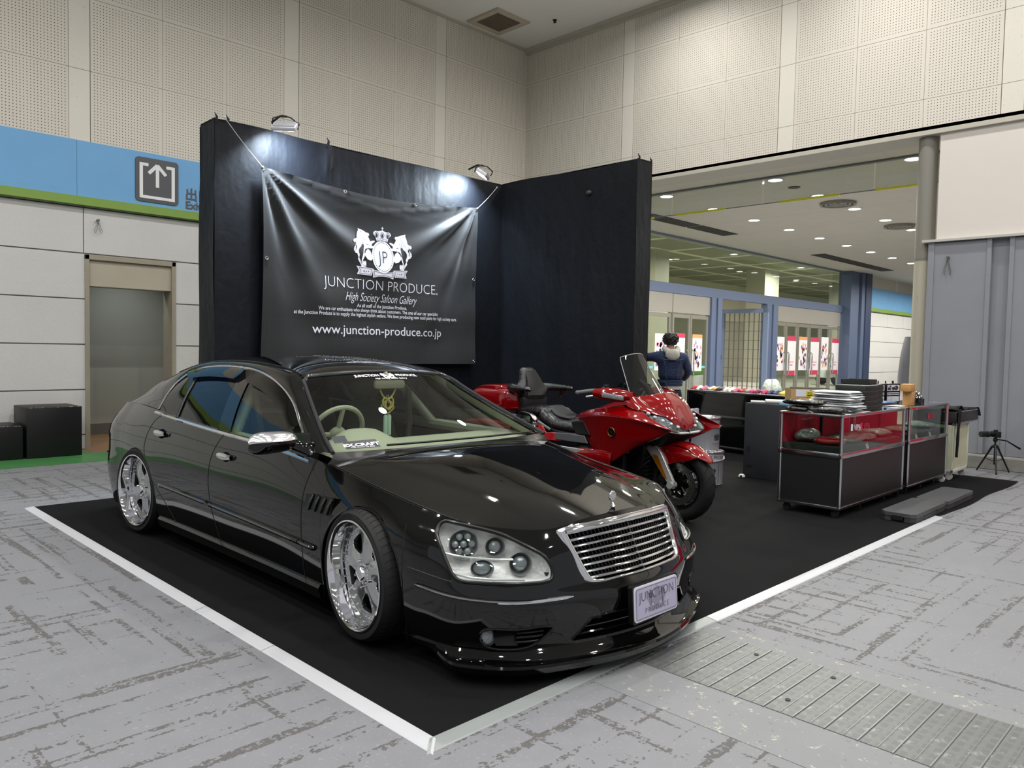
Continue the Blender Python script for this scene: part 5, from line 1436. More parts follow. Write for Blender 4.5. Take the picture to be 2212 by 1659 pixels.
for side in (1, -1):
    g = G(); P = []
    for k in range(13): t = k/12; q = by_u(Kp, lerp(.46, 1.20, t)); P.append([cw(q+np.array([.02, -.03, -.01]), side), cw(q+np.array([.09, -.035, -.015]), side), cw(q+np.array([.13, -.01, -.03]), side)])
    g.grid(P); g.build('pillar_trim', cream_l, car, smooth=180)
    g = G(); b0, t0_ = ring(s_of_u(1.58), .98), by_u(Op[:70], 1.78)
    g.tube([cw(lerp(b0, t0_, t)+np.array([0, -.075, -.02]), side) for t in np.linspace(.0, .92, 8)], .034, 10); g.build('pillar_trim', cream_l, car)
    g = G(); g.tube([cw((u, .795, .815+.02*u), side) for u in np.linspace(.66, 2.5, 12)], .040, 8); g.build('door_top_trim', cream_l, car)
    g = G(); g.tube([cw((1.66, .62, 1.12), side), cw((1.62, .60, .85), side), cw((1.60, .55, .5), side)], .022, 6, flat=(0, 1, 0)); g.build('seat_belt', taupe, car)
g = G(); g.grid([[cw(roofP(w, u)+np.array([0, 0, -.035])) for w in np.linspace(-.97, .97, 15)] for u in np.linspace(1.24, 3.1, 20)]); g.build('headlining', mat('headlining_cloth', '#6d6a60', .9), car, smooth=180)
g = G(); g.box(-.12, .12, 1.04, 1.07, 1.155, 1.215, .02); g.cyl((0, 1.05, 1.2), (0, 1.1, 1.26), .012); g.build('rear_view_mirror', mat('mirror_cream', '#8b897a', .4), car)
# sticker card and lettering on the screen
def on_ws(v, f, w0, t0, sc=1., off=.004, m=None, name='x', flip=False):
    """lay lettering (a across in m, c up in m) on the screen surface"""
    out = []
    for a, b, c in v:
        hw = .70; w_ = w0-(a*sc)/hw; t_ = t0+(c*sc)/.90
        q = wsP(w_, t_); out.append(cw(q+np.array([-off*.6, 0, off])))
    g = G(); g.add(out, f); return g.build(name, m, wscr, 0)
whi = mat('white_vinyl', '#e9e9ec', .4)
v, f = text_mesh('JUNCTION', .045, thin=.0012, align='RIGHT'); on_ws([(a-.078, b, c) for a, b, c in v], f, 0, .918, m=whi, name='screen_lettering')
v, f = text_mesh('PRODUCE', .045, thin=.0012, align='LEFT'); on_ws([(a+.078, b, c) for a, b, c in v], f, 0, .918, m=whi, name='screen_lettering')
on_ws([((a-CXA)*.15, 0, (b-2.58)*.13) for a, b in CW_.v], CW_.f, 0, .93, m=whi, name='screen_crest')
v, f = text_mesh('High Society Saloon Gallery', .026, shear=.4, thin=.0004); on_ws(v, f, -.0, .872, m=whi, name='screen_lettering')
card = mat('dark_sticker', '#20262a', .4)
def ws_card(w_a, w_b, t_a, t_b, name, m, off):
    g = G(); g.grid([[cw(wsP(w, t)+np.array([-off*.6, 0, off])) for w in np.linspace(w_a, w_b, 9)] for t in np.linspace(t_a, t_b, 4)]); return g.build(name, m, wscr, 0)
ws_card(.90, .66, .035, .125, 'sticker_card', card, .004)
ws_card(.955, .86, .12, .20, 'sticker_card', card, .003)
v, f = text_mesh('EX.CRAFT', .040, thin=.0016); on_ws(v, f, .785, .058, m=whi, name='screen_lettering', off=.007)
v, f = text_mesh('Total Custom Car Shop', .012, thin=.0003); on_ws(v, f, .785, .042, m=whi, name='screen_lettering', off=.007)
# hanging rope knot with tassels: its own thing inside the car
kn = thing('hanging_charm', 'gold rope knot charm with two pale green tassels hanging behind the windscreen', 'charm', (1.235, .92+1.075, 1.02))
gold = mat('gold_rope', '#b5a85a', .6, bump=(300, .6, .003)); pale = mat('pale_green_tassel', '#b5d0c2', .7, bump=(200, .5, .003))
g = G()
def rope(pts, n=50, r=.0062):
    sp = spline(pts, n); g.tube(sp, [r*(1+.12*math.sin(k*1.9)) for k in range(n+1)], 8)
rope([(-.065, .0, .15), (-.045, 0, .10), (-.01, .004, .07), (.03, 0, .045), (.045, -.004, .01), (.02, 0, -.015), (0, 0, -.028)])
rope([(.07, 0, .155), (.045, 0, .10), (.01, -.004, .07), (-.03, 0, .045), (-.045, .004, .01), (-.02, 0, -.015), (0, 0, -.028)])
rope([(-.043, -.006, .05), (-.03, -.006, .075), (0, -.008, .062), (.02, -.006, .03), (0, -.006, .005), (-.03, -.008, .02), (-.043, -.006, .05)])
rope([(.043, -.006, .05), (.03, -.006, .075), (0, -.002, .066), (-.02, -.006, .03), (0, -.01, .0), (.03, -.008, .02), (.043, -.006, .05)])
g.build('rope_knot', gold, kn)
for s in (-1, 1):
    g = G(); g.lathe([(0, 0), (.011, -.004), (.014, -.015), (.014, -.135), (.0, -.136)], 14, Matrix.Translation((s*.0145, 0, -.032))); g.build('tassel', pale, kn)
g = G()
for s in (-1, 1): g.cyl((s*.006, 0, .04), (s*.006, 0, .095), .0015, n=5)
g.build('hanging_thread', whi, kn)
# ================================================================ MOTORCYCLE (q rearward, l towards rider's right, z up)
bike = thing('touring_motorcycle', 'large candy red touring motorcycle with tall windscreen parked behind the sedan', 'motorcycle', (3.85, 1.29, .008), -.05)
def bw(p, s=1): return (-s*p[1], p[0], p[2])
red = mat('candy_red_paint', (.21, .0008, .002), .08, metal=.0, spec=.5, coat=1.)
dred = mat('red_rear_panel', (.19, .0008, .002), .08, metal=.0, coat=1.)
bplast = mat('bike_black_plastic', '#131314', .45); gplast = mat('bike_grey_plastic', '#5a5c5f', .4)
silv = mat('bike_silver', '#c8c9c6', .25, .5, coat=.4); bdark = mat('engine_black', '#0b0b0c', .4, .4)
croc = MatB('embossed_black_leather', rough=.22, spec=.6)
cv_ = croc.vor(85, (1, 1, .9), 'DISTANCE_TO_EDGE'); croc.base(croc.mix(cv_.lt(.05), '#141415', '#080808')); croc.bump(cv_.mn(.16)*5., .5, .003)
rib = MatB('ribbed_black_leather', rough=.35, spec=.5)
rb = ((rib.z*1.0+rib.x*.35)/.0105).frac()-.5; rib.base(rib.mix(0., '#1b1b1c', '#1b1b1c')); rib.bump((rb*rb)*-3.+rib.vor(60)*.3, .7, .006)
def patch(rows, name, m, n=10, k=8, sides=(1, -1), parent=None, solid=.006, smooth=50):
    for s in sides:
        R2 = [spline(r, n*(len(r)-1)) if len(r) > 2 else np.array([lerp(np.array(r[0]), np.array(r[1]), t) for t in np.linspace(0, 1, n+1)]) for r in rows]
        mlen = max(len(r) for r in R2); R2 = [np.array([[np.interp(q, np.linspace(0, 1, len(r)), r[:, c]) for c in range(3)] for q in np.linspace(0, 1, mlen)]) for r in R2]
        P = [[bw(p, s) for p in spline([r[i] for r in R2], k*(len(R2)-1))] for i in range(mlen)]
        g = G(); g.grid(P); o = g.build(name, m, parent or bike, smooth=smooth, solid=solid)
    return o
# fairing side panels
patch([[(.33,.29,.94),(.45,.33,.95),(.62,.355,.937),(.85,.34,.905),(1.02,.28,.86),(1.15,.22,.82)],
       [(.26,.34,.90),(.42,.37,.915),(.62,.385,.905),(.85,.365,.87),(1.03,.31,.835),(1.15,.25,.80)],
       [(-.015,.36,.796),(.22,.415,.852),(.55,.432,.877),(.80,.415,.862),(1.00,.36,.828),(1.15,.28,.785)]], 'upper_fairing', red)
patch([[(-.015,.36,.796),(.22,.415,.850),(.55,.432,.874),(.80,.415,.858),(.99,.36,.825)],
       [(.00,.345,.786),(.22,.385,.80),(.52,.41,.80),(.78,.395,.79),(.97,.35,.775)],
       [(.03,.33,.779),(.225,.36,.70),(.45,.385,.68),(.72,.375,.66),(.92,.34,.66)],
       [(.10,.31,.74),(.30,.34,.655),(.50,.36,.57),(.70,.36,.545),(.86,.33,.56)],
       [(.30,.31,.65),(.44,.33,.58),(.58,.345,.485),(.72,.345,.43),(.88,.32,.44)]], 'side_fairing', red)
patch([[(.60,.36,.56),(.80,.37,.56),(1.05,.36,.55)],[(.60,.375,.49),(.82,.385,.49),(1.08,.37,.48)],[(.62,.34,.38),(.85,.35,.34),(1.10,.34,.36)]], 'lower_cowl', red)
patch([[(.90,.375,.665),(1.05,.385,.672),(1.26,.36,.662)],[(.86,.37,.60),(1.05,.385,.60),(1.28,.36,.60)]], 'side_air_vent', gplast)
patch([[(.93,.365,.80),(1.03,.355,.79),(1.10,.34,.77)],[(.84,.365,.67),(.93,.375,.67),(1.0,.375,.672)]], 'vent_shadow_panel', bplast)
patch([[(.90,.37,.545),(1.2,.38,.55),(1.5,.36,.56)],[(.92,.37,.50),(1.2,.38,.50),(1.5,.36,.50)]], 'footboard_cover', silv)
# badge
for s in (1, -1):
    g = G(); M = Matrix.Translation(bw((.565, .408, .735), s)) @ Matrix.Rotation(-s*PI/2, 4, 'Y')
    g.lathe([(0, .006), (.034, .006), (.038, .0), (.038, -.02)], 28, M); g.build('fairing_badge', mat('badge_dark', '#120c0a', .2), bike)
    g = G(); g.tube([M @ Vector((.036*math.cos(a), .036*math.sin(a), .005)) for a in np.linspace(0, 2*PI, 31)[:-1]], .0022, 5, closed=True)
    g.add([M @ Vector(p) for p in ((-.018, -.006, .008), (.006, .002, .008), (.02, .014, .008), (.008, .012, .008), (.012, -.004, .008), (-.004, -.012, .008))], [(0, 1, 2, 3), (0, 1, 4, 5)])
    g.build('badge_wing', mat('badge_gold', '#b0934e', .25, 1.), bike, 0)
# nose cowl
cen = [(.088,0,.775),(.105,0,.84),(.15,0,.93),(.205,0,1.01),(.30,0,1.075)]
e1 = [(.085,.07,.785),(.10,.10,.85),(.155,.13,.93),(.22,.15,1.00),(.33,.15,1.06)]
e2 = [(.10,.13,.80),(.135,.17,.855),(.205,.215,.905),(.30,.25,.96),(.42,.26,1.035)]
P = []
full = [[(q, -l, z) for q, l, z in e2], [(q, -l, z) for q, l, z in e1], cen, e1, e2]
patch(full, 'front_cowl', red, sides=(1,), smooth=180)
patch([[(.42,.26,1.035),(.30,.25,.96),(.205,.215,.905),(.17,.20,.885)],[(.47,.31,1.035),(.38,.325,.975),(.30,.315,.935),(.27,.30,.915)],[(.50,.345,1.00),(.44,.355,.955),(.36,.345,.935),(.33,.33,.93)]], 'cowl_cheek', red)
# headlamps
lampg = mat('bike_lamp_reflector', '#4c5053', .12, .95, bump=(70, .5, .006))
patch([[(.100,.02,.790),(.135,.17,.850),(.21,.225,.895),(.33,.29,.935)],[(.085,.02,.772),(.10,.20,.800),(.19,.285,.850),(.31,.32,.915)],[(.075,.02,.752),(.07,.22,.770),(.16,.31,.815),(.28,.335,.885)]], 'headlamp_reflector', lampg)
for s in (1, -1):
    for q, l, z in ((.105, .12, .80), (.135, .18, .825), (.175, .235, .85), (.225, .275, .878), (.275, .30, .905)):
        g = G(); g.ball(bw((q-.006, l, z), s), (.020, .022, .017), 14); g.build('headlamp_projector', mat('bike_projector', '#c9ced2', .05, .6, coat=1.), bike)
    g = G(); g.tube([bw(p, s) for p in ((.07, .01, .748), (.065, .12, .752), (.085, .23, .768), (.17, .315, .812))], [.010, .011, .009, .004], 8); g.build('headlamp_trim', mat('lamp_white_trim'), bike)
patch([[(.10,0,.748),(.10,.18,.752),(.20,.28,.79)],[(.16,0,.70),(.17,.14,.69),(.28,.22,.70)],[(.24,0,.62),(.26,.12,.62),(.34,.16,.62)]], 'chin_panel', bplast)
# windscreen
ws_rows = []
for t in np.linspace(0, 1, 9):
    c = np.array([lerp(.36, .625, t)+.02*math.sin(PI*t), 0, lerp(1.00, 1.402, t)]); hw = lerp(.245, .165, t); eq = lerp(.50, .70, t); ez = lerp(1.035, 1.365, t)
    ws_rows.append([((eq-c[0])*w*w+c[0], hw*w*(1-.04*(t > .99)), lerp(c[2], ez, abs(w)**2.2)) for w in np.linspace(-1, 1, 13)])
g = G(); g.grid([[bw(p) for p in r] for r in ws_rows]); g.build('windscreen', thin_glass('bike_screen_glass', '#a9adab', .08), bike, smooth=180)
edge = [r[0] for r in ws_rows]+ws_rows[-1][1:-1]+[r[-1] for r in ws_rows[::-1]]
g = G(); g.tube([bw(p) for p in edge], .0032, 6); g.build('windscreen_edge', mat('screen_edge_pale', '#b9bcbc', .15, .2), bike)
patch([[(.352,-.20,.995),(.345,0,.985),(.352,.20,.995)],[(.40,-.17,1.05),(.372,0,1.045),(.40,.17,1.05)]], 'screen_garnish', mat('smoked_garnish', '#2a2b2d', .2), sides=(1,))
g = G(); g.tube([bw(p) for p in ((.47, .0, 1.04), (.53, -.0, 1.11), (.60, .01, 1.16))], [.03, .024, .018], 10); g.build('instrument_hood', bplast, bike)
# mirror / indicator pods
for s in (1, -1):
    g = G(); P = []
    for t in np.linspace(0, 1, 12):
        c = np.array([lerp(.44, .76, t), lerp(.29, .40, t), lerp(1.035, 1.055, t)]); r1 = .030+.028*math.sin(PI*(t*.8+.1)); r2 = .045+.02*math.sin(PI*t)
        P.append([bw(c+np.array([0, r2*math.cos(a), r1*math.sin(a)]), s) for a in np.linspace(0, 2*PI, 17)[:-1]])
    g.grid([list(r) for r in zip(*P)], True); g.add([p for p in P[-1]], [tuple(range(16))]); g.add([p for p in P[0]], [tuple(range(16))[::-1]]); g.build('mirror_pod', red, bike, smooth=60)
    g = G(); g.box(-.012, .012, -.10, .10, -.020, .020, .006, Matrix.Translation(bw((.565, .405, 1.035), s)) @ Matrix.Rotation(-s*R_(-14), 4, 'Z') @ Matrix.Rotation(R_(6), 4, 'X')); g.build('indicator_lens', mat('indicator_clear', '#a5a8aa', .12, .5, bump=(50, .5, .01)), bike)
    # clear wind wing
    g = G(); g.prism([(.46, 1.04), (.66, 1.06), (.60, 1.14), (.54, 1.15)], -s*.285, -s*.280, axis='x'); g.build('wind_wing', thin_glass('clear_wing', '#cfd3d3') if 'clear_wing' not in MATS else MATS['clear_wing'], bike, 0)
    # handlebar, grip, lever
    g = G(); g.tube([bw(p, s) for p in ((.66, .05, .96), (.70, .18, 1.03), (.755, .30, 1.075))], .014, 8); g.build('handlebar', bplast, bike)
    g = G(); g.tube([bw(p, s) for p in ((.76, .31, 1.078), (.85, .38, 1.065), (.925, .44, 1.05))], .019, 12); g.ball(bw((.932, .447, 1.048), s), .022, 10); g.build('grip', mat('grey_grip', '#55585a', .5), bike)
    g = G(); g.ball(bw((.745, .30, 1.085), s), (.035, .04, .03), 12); g.box(-.02, .02, -.02, .02, -.01, .035, .006, Matrix.Translation(bw((.735, .30, 1.09), s))); g.build('switch_block', bplast, bike)
    g = G(); g.tube([bw(p, s) for p in ((.69, .34, 1.045), (.75, .39, 1.035), (.84, .435, 1.018))], [.007, .008, .009], 8); g.build('brake_lever', silv, bike)
# tank and dash
patch([[(.70,.16,.90),(.90,.19,.885),(1.10,.17,.83),(1.24,.12,.78)],[(.62,0,.95),(.85,0,.955),(1.05,0,.90),(1.24,0,.80)]], 'tank_cover', red)
patch([[(.52,.30,.96),(.70,.27,.93)],[(.50,.0,1.0),(.72,.0,.95)]], 'dash_panel', bplast)
# seat: rider hollow, passenger step, backrest
def loft(name, m, secs, n=22, smooth=180, s=1, capends=True, sq=2.6):
    """secs: (q, zc, half-width, half-height)"""
    S = spline(secs, 6*(len(secs)-1)); P = []
    for q, zc, hw, hh in S:
        row = []
        for a in np.linspace(0, 2*PI, n+1)[:-1]:
            ca, sa = math.cos(a), math.sin(a); row.append((-s*hw*math.copysign(abs(ca)**(2/sq), ca), q, zc+hh*math.copysign(abs(sa)**(2/sq), sa)))
        P.append(row)
    g = G(); g.grid([list(r) for r in zip(*P)], True); g.add(P[0], [tuple(range(n))[::-1]]); g.add(P[-1], [tuple(range(n))]); return g.build(name, m, bike, smooth=smooth)
loft('rider_seat', croc.m, [(1.13, .68, .10, .06), (1.25, .69, .18, .075), (1.42, .70, .215, .07), (1.56, .735, .21, .09), (1.66, .78, .20, .10)])
loft('rider_seat_pad', rib.m, [(1.34, .772, .10, .02), (1.46, .785, .13, .022), (1.55, .815, .125, .03), (1.62, .862, .10, .02)])
loft('passenger_seat', croc.m, [(1.58, .80, .17, .06), (1.72, .815, .19, .055), (1.90, .815, .19, .05), (2.02, .815, .17, .045)])
loft('seat_base', bplast, [(1.10, .60, .12, .08), (1.35, .62, .20, .08), (1.70, .68, .20, .10), (2.05, .70, .18, .12)])
# backrest pad (upright loft)
g = G(); P = []
for z, hw, th, qc in ((.93, .14, .045, 1.95), (.97, .19, .055, 1.96), (1.02, .215, .06, 1.97), (1.06, .18, .06, 1.99), (1.10, .135, .06, 2.01), (1.16, .115, .055, 2.03), (1.21, .095, .045, 2.05), (1.235, .06, .02, 2.06)):
    P.append([bw((qc+th*math.copysign(abs(math.sin(a))**.75, math.sin(a)), hw*math.copysign(abs(math.cos(a))**.6, math.cos(a)), z)) for a in np.linspace(0, 2*PI, 25)[:-1]])
g.grid([list(r) for r in zip(*[list(map(tuple, spline([np.array(P[k][i]) for k in range(len(P))], 28))) for i in range(24)])][0:0] or [list(map(tuple, spline([np.array(P[k][i]) for k in range(len(P))], 28))) for i in range(24)], True)
g.add(P[-1], [tuple(range(24))]); g.build('passenger_backrest', croc.m, bike, smooth=180)
g = G(); P = []
for z, hw, qc in ((.96, .13, 1.895), (1.03, .135, 1.902), (1.10, .10, 1.935), (1.16, .085, 1.97), (1.21, .065, 2.0)): P.append([bw((qc-.012*(1-w*w), hw*w, z)) for w in np.linspace(-1, 1, 9)])
g.grid(P); g.build('backrest_pad', rib.m, bike, smooth=180)
for s in (1, -1):
    g = G(); g.tube([bw(p, s) for p in ((2.08, .17, 1.02), (2.03, .24, 1.035), (1.90, .285, 1.03), (1.74, .29, 1.035))], [.03, .042, .04, .022], 12); g.build('backrest_armrest', croc.m, bike)
    g = G(); g.ball(bw((1.74, .29, 1.03), s), (.035, .05, .03), 12); g.tube([bw(p, s) for p in ((1.80, .29, 1.02), (1.86, .28, .94))], [.035, .012], 8); g.build('armrest_tip', mat('gloss_black', '#060606', .08, coat=1.), bike)
g = G(); g.box(-.17, .17, 1.92, 2.06, .80, .95, .02); g.build('trunk_front_panel', bplast, bike)
# top box and panniers
def rbox(name, m, secs, s=1, lc=0., sq=4.5):
    S = spline(secs, 5*(len(secs)-1)); P = []
    for q, zc, hw, hh in S:
        P.append([(-s*(lc+hw*math.copysign(abs(math.cos(a))**(2/sq), math.cos(a))), q, zc+hh*math.copysign(abs(math.sin(a))**(2/sq), math.sin(a))) for a in np.linspace(0, 2*PI, 29)[:-1]])
    g = G(); g.grid([list(r) for r in zip(*P)], True); g.add(P[0], [tuple(range(28))[::-1]]); g.add(P[-1], [tuple(range(28))]); return g.build(name, m, bike, smooth=35)
rbox('top_box', dred, [(1.98, .90, .20, .10), (2.05, .905, .27, .115), (2.30, .905, .285, .12), (2.55, .90, .27, .115), (2.72, .885, .22, .09)])
rbox('top_box_lid', dred, [(2.10, 1.005, .20, .02), (2.25, 1.02, .24, .035), (2.5, 1.015, .22, .03), (2.68, .99, .16, .012)])
for s in (1, -1):
    rbox('pannier', red, [(1.52, .60, .05, .07), (1.66, .58, .075, .12), (1.95, .57, .09, .14), (2.35, .57, .09, .14), (2.62, .56, .07, .11)], s, .33)
    patch([[(1.50,.30,.70),(1.62,.34,.73),(1.80,.36,.745)],[(1.44,.31,.64),(1.60,.37,.66),(1.82,.40,.67)],[(1.40,.30,.56),(1.60,.36,.56),(1.84,.40,.56)]], 'side_cover', red, sides=(s,))
    g = G(); g.tube([bw(p, s) for p in ((1.48, .22, .66), (1.60, .25, .72), (1.78, .27, .76), (1.98, .26, .765))], .014, 8); g.build('grab_rail', gplast, bike)
    patch([[(1.06,.30,.66),(1.30,.33,.655),(1.50,.33,.64)],[(1.04,.34,.60),(1.30,.37,.585),(1.50,.36,.58)]], 'seat_side_panel', red, sides=(s,))
    g = G(); g.ball(bw((1.93, .24, .72), s), (.02, .035, .055), 10); g.build('key_cover', silv, bike)
for s in (1, -1):
    g = G(); g.box(-.02, .02, -.01, .01, -.05, .05, .005, Matrix.Translation(bw((2.735, .14, .90), s))); g.build('tail_lamp', mat('tail_lamp_red'), bike)
# engine block and dark mechanicals
g = G(); g.box(-.26, .26, .55, 1.15, .17, .55, .05); g.box(-.20, .20, 1.15, 1.65, .22, .62, .05); g.box(-.30, -.2, .62, .95, .25, .42, .03); g.box(.2, .30, .62, .95, .25, .42, .03); g.box(-.2, .2, .38, .56, .30, .66, .04)
g.tube([(0, .35, .62), (0, .48, .80), (0, .60, .95)], .05, 10); g.build('engine', bdark, bike)
g = G()
for k in range(9): g.box(-.18, .18, .372, .382, .33+k*.035, .345+k*.035)
g.build('radiator_fins', mat('radiator_grey', '#2c2d2e', .4, .5), bike, 0)
g = G()
for k in range(6): s = 1 if k % 2 else -1; g.tube([(s*(.08+.02*k), .34, .62-.03*k), (s*(.14+.015*k), .40, .52-.02*k), (s*.17, .52, .42-.02*k)], .009, 6)
g.build('hoses', bplast, bike)
for s in (1, -1):
    g = G(); g.tube([bw((.55, .27, .22), s), bw((1.2, .30, .20), s), bw((2.4, .30, .24), s)], [.04, .05, .05], 12); g.build('exhaust', chrome, bike)
# front suspension: silver blades with amber reflectors
for s in (1, -1):
    g = G(); g.prism([(.40, .60), (.31, .65), (.235, .575), (.10, .345), (.105, .285), (.135, .28), (.165, .33), (.26, .44), (.33, .53)], -s*.125, -s*.155, axis='x'); g.build('fork_blade', silv, bike, bevel=.005)
    g = G(); g.prism([(.318, .555), (.262, .545), (.165, .365), (.20, .375), (.305, .515)], -s*.156, -s*.160, axis='x'); g.build('amber_reflector', mat('amber_reflector', '#8a5206', .25, bump=(200, .4, .003)), bike, 0)
    g = G(); g.tube([bw((.13, .10, .315), s), bw((.13, .17, .315), s)], .03, n=16); g.build('axle_clamp', silv, bike)
    g = G(); g.box(-.022, .022, -.045, .045, -.05, .05, .012, Matrix.Translation(bw((.235, .10, .36), s)) @ Matrix.Rotation(R_(35), 4, 'X')); g.build('brake_caliper', mat('caliper_dark', '#3a3b3d', .35, .7), bike)
g = G(); g.tube([(0, .30, .58), (0, .38, .75)], .06, 10); g.box(-.13, .13, .29, .36, .56, .62, .01); g.build('fork_carrier', bdark, bike)
# front fender
def fend(w, a):
    r = .352-.018*w*w-.012*abs(w)**4; hub = (.13, .318); return (hub[0]-r*math.cos(a), .088*w, hub[1]+r*math.sin(a))
g = G(); g.grid([[bw(fend(w, lerp(R_(34)+.25*abs(w)**2, R_(150), t))) for w in np.linspace(-1, 1, 17)] for t in np.linspace(0, 1, 30)]); g.build('front_fender', red, bike, smooth=180, solid=.005)
patch([[(-.10,.085,.565),(.05,.10,.625),(.20,.11,.635),(.33,.11,.60)],[(-.02,.105,.535),(.07,.12,.57),(.20,.125,.56),(.33,.12,.53)],[(.09,.11,.505),(.13,.12,.50),(.20,.125,.47),(.28,.115,.44)]], 'fender_side', red)
# wheels
def bwheel(q, R, wd, spokes):
    e = bpy.data.objects.new('wheel', None); COL.objects.link(e); e.parent = bike; e.location = (0, q, R+.003); e.rotation_euler = (0, PI/2, 0)
    g = G(); h = wd/2
    g.lathe([(R*.70, -h*.8), (R*.78, -h), (R*.90, -h*.98), (R*.97, -h*.7), (R*.995, -h*.35), (R, 0), (R*.995, h*.35), (R*.97, h*.7), (R*.90, h*.98), (R*.78, h), (R*.70, h*.8)], 64); g.build('tyre', rubber, e)
    g = G()
    for k in range(26):
        a = 2*PI*k/26
        for s in (1, -1): g.tube([(math.cos(a+d)*(R*rr+.0012), math.sin(a+d)*(R*rr+.0012), s*h*zz) for d, rr, zz in ((0, 1.0, .06), (.05, .995, .34), (.12, .968, .70), (.17, .93, .88))], .0022, 4)
    g.build('tread_groove', MATS['tread_groove_black'], e)
    g = G(); g.lathe([(R*.71, h*.82), (R*.73, h*.86), (R*.70, h*.70), (R*.64, h*.5), (R*.60, h*.42), (R*.60, -h*.42), (R*.64, -h*.5), (R*.70, -h*.70), (R*.73, -h*.86), (R*.71, -h*.82)], 56); g.lathe([(0, .05), (.05, .05), (.06, .03), (.06, -.03), (.05, -.05), (0, -.05)], 24)
    for k in range(spokes):
        a = 2*PI*k/spokes
        for d in (-.07, .07): g.tube([(.05*math.cos(a+d*2), .05*math.sin(a+d*2), .02), (R*.62*math.cos(a+d), R*.62*math.sin(a+d), .018)], .0085, 6)
    g.build('rim', mat('bike_rim_black', '#1a1a1b', .25, .5), e)
    g = G()
    for k in range(spokes): a = 2*PI*(k+.5)/spokes; g.tube([(R*.34*math.cos(a), R*.34*math.sin(a), 0), (R*.60*math.cos(a), R*.60*math.sin(a), 0)], .018, 4)
    g.build('rim_polished_face', mat('bike_rim_grey', '#77787a', .2, .9), e)
    for s in (1, -1):
        g = G(); g.lathe([(R*.38, s*h*.92-.003), (R*.56, s*h*.92-.003), (R*.56, s*h*.92+.003), (R*.38, s*h*.92+.003), (R*.38, s*h*.92-.003)], 48); g.build('brake_rotor', mat('rotor_steel', '#a09f9b', .32, 1.), e)
        g = G()
        for k in range(36): a = 2*PI*k/36; g.lathe([(0, 0), (.0045, 0)], 6, Matrix.Translation(((R*(.42+.04*(k % 3)))*math.cos(a), R*(.42+.04*(k % 3))*math.sin(a), s*(h*.92+.0036))))
        for k in range(6): a = 2*PI*k/6; g.tube([(.05*math.cos(a), .05*math.sin(a), s*h*.8), (R*.33*math.cos(a+.2), R*.33*math.sin(a+.2), s*h*.92)], .010, 5)
        g.build('rotor_carrier', bdark, e)
        g = G()
        for k in range(6): a = 2*PI*k/6+.2; g.lathe([(.0, .004), (.011, .004), (.011, -.004)], 12, Matrix.Translation((R*.345*math.cos(a), R*.345*math.sin(a), s*(h*.92+.002))))
        g.build('rotor_button', silv, e)
    return e
bwheel(.13, .315, .135, 5); bwheel(1.83, .315, .19, 5)
# ================================================================ SHOWCASES AND GOODS
alf = mat('chromed_case_profile', '#c4c5c8', .18, 1.); cpan = mat('case_black_panel', '#19191a', .45); cfab = mat('black_tray_cloth', '#1a1d1c', .9)
caseg = thin_glass('case_glass', '#eef4f0', .02); redp = mat('reflected_crimson', '#d8213f', .5)
whcast = mat('caster_white', '#c9c9c5', .4); blcast = mat('caster_black', '#151515', .5)
def case(x0, x1, y0, y1, lab, casters):
    t = thing('display_case', lab, 'display case', (x0, y0, .007)); W_ = x1-x0; D = y1-y0; H = .905; zb, zm = .085, .545; r = .016
    for x_ in (r, W_-r):
        for y_ in (r, D-r): g = G(); g.tube([(x_, y_, zb), (x_, y_, H-.0)], r, 10); g.build('corner_post', alf, t)
    g = G()
    for z_ in (zb, zm, H-.012):
        for a, b in (((0, r), (W_, r)), ((0, D-r), (W_, D-r)), ((r, 0), (r, D)), ((W_-r, 0), (W_-r, D))):
            x_a, x_b = sorted((a[0], b[0])); y_a, y_b = sorted((a[1], b[1]))
            h_ = .022 if z_ == zm else .013
            g.box(x_a-(.012 if x_a == x_b else 0), x_b+(.012 if x_a == x_b else 0), y_a-(.012 if y_a == y_b else 0), y_b+(.012 if y_a == y_b else 0), z_-h_, z_+h_, .003)
    g.build('frame_rail', alf, t, 30)
    g = G(); g.box(.02, W_-.02, .012, .018, zb, zm); g.box(.02, W_-.02, D-.018, D-.012, zb, zm); g.box(.012, .018, .02, D-.02, zb, zm); g.box(W_-.018, W_-.012, .02, D-.02, zb, zm); g.box(.02, W_-.02, .02, D-.02, zb, zb+.01)
    g.build('base_panel', cpan, t, 0)
    g = G(); g.box(.03, W_-.03, .014, .018, zm, H-.02); g.box(.014, .018, .03, D-.03, zm, H-.02); g.box(W_-.018, W_-.014, .03, D-.03, zm, H-.02); g.box(.01, W_-.01, .01, D-.01, H-.006, H)
    g.build('case_glass_pane', caseg, t, 0)
    g = G(); g.box(.03, W_-.03, D-.03, D-.024, zm+.06, H-.02); g.build('reflected_red_panel', redp, t, 0)  # added panel; its red stands in for a stand mirrored in the glass
    g = G(); g.box(.03, W_-.03, .03, D-.03, zm, zm+.075, .004); g.build('tray', cfab, t, 30)
    g = G(); g.box(W_*.52, W_*.52+.02, D-.05, D-.03, zm+.07, H-.03); g.build('inner_post', blcast, t, 0)
    for i, (x_, y_, m) in enumerate(casters):
        g = G(); g.tube([(x_-.012, y_, .034), (x_+.012, y_, .034)], .033, n=18); g.box(x_-.02, x_+.02, y_-.018, y_+.018, .055, .085, .003); g.build('caster', m, t)
    return t
c1_ = case(4.97, 6.56, .53, 1.11, 'nearer glass-topped display case with black panels, left one of the pair', [(.05, .06, blcast), (.05, .50, blcast), (.55, .06, blcast), (1.15, .06, blcast), (1.54, .06, blcast), (1.54, .50, blcast)])
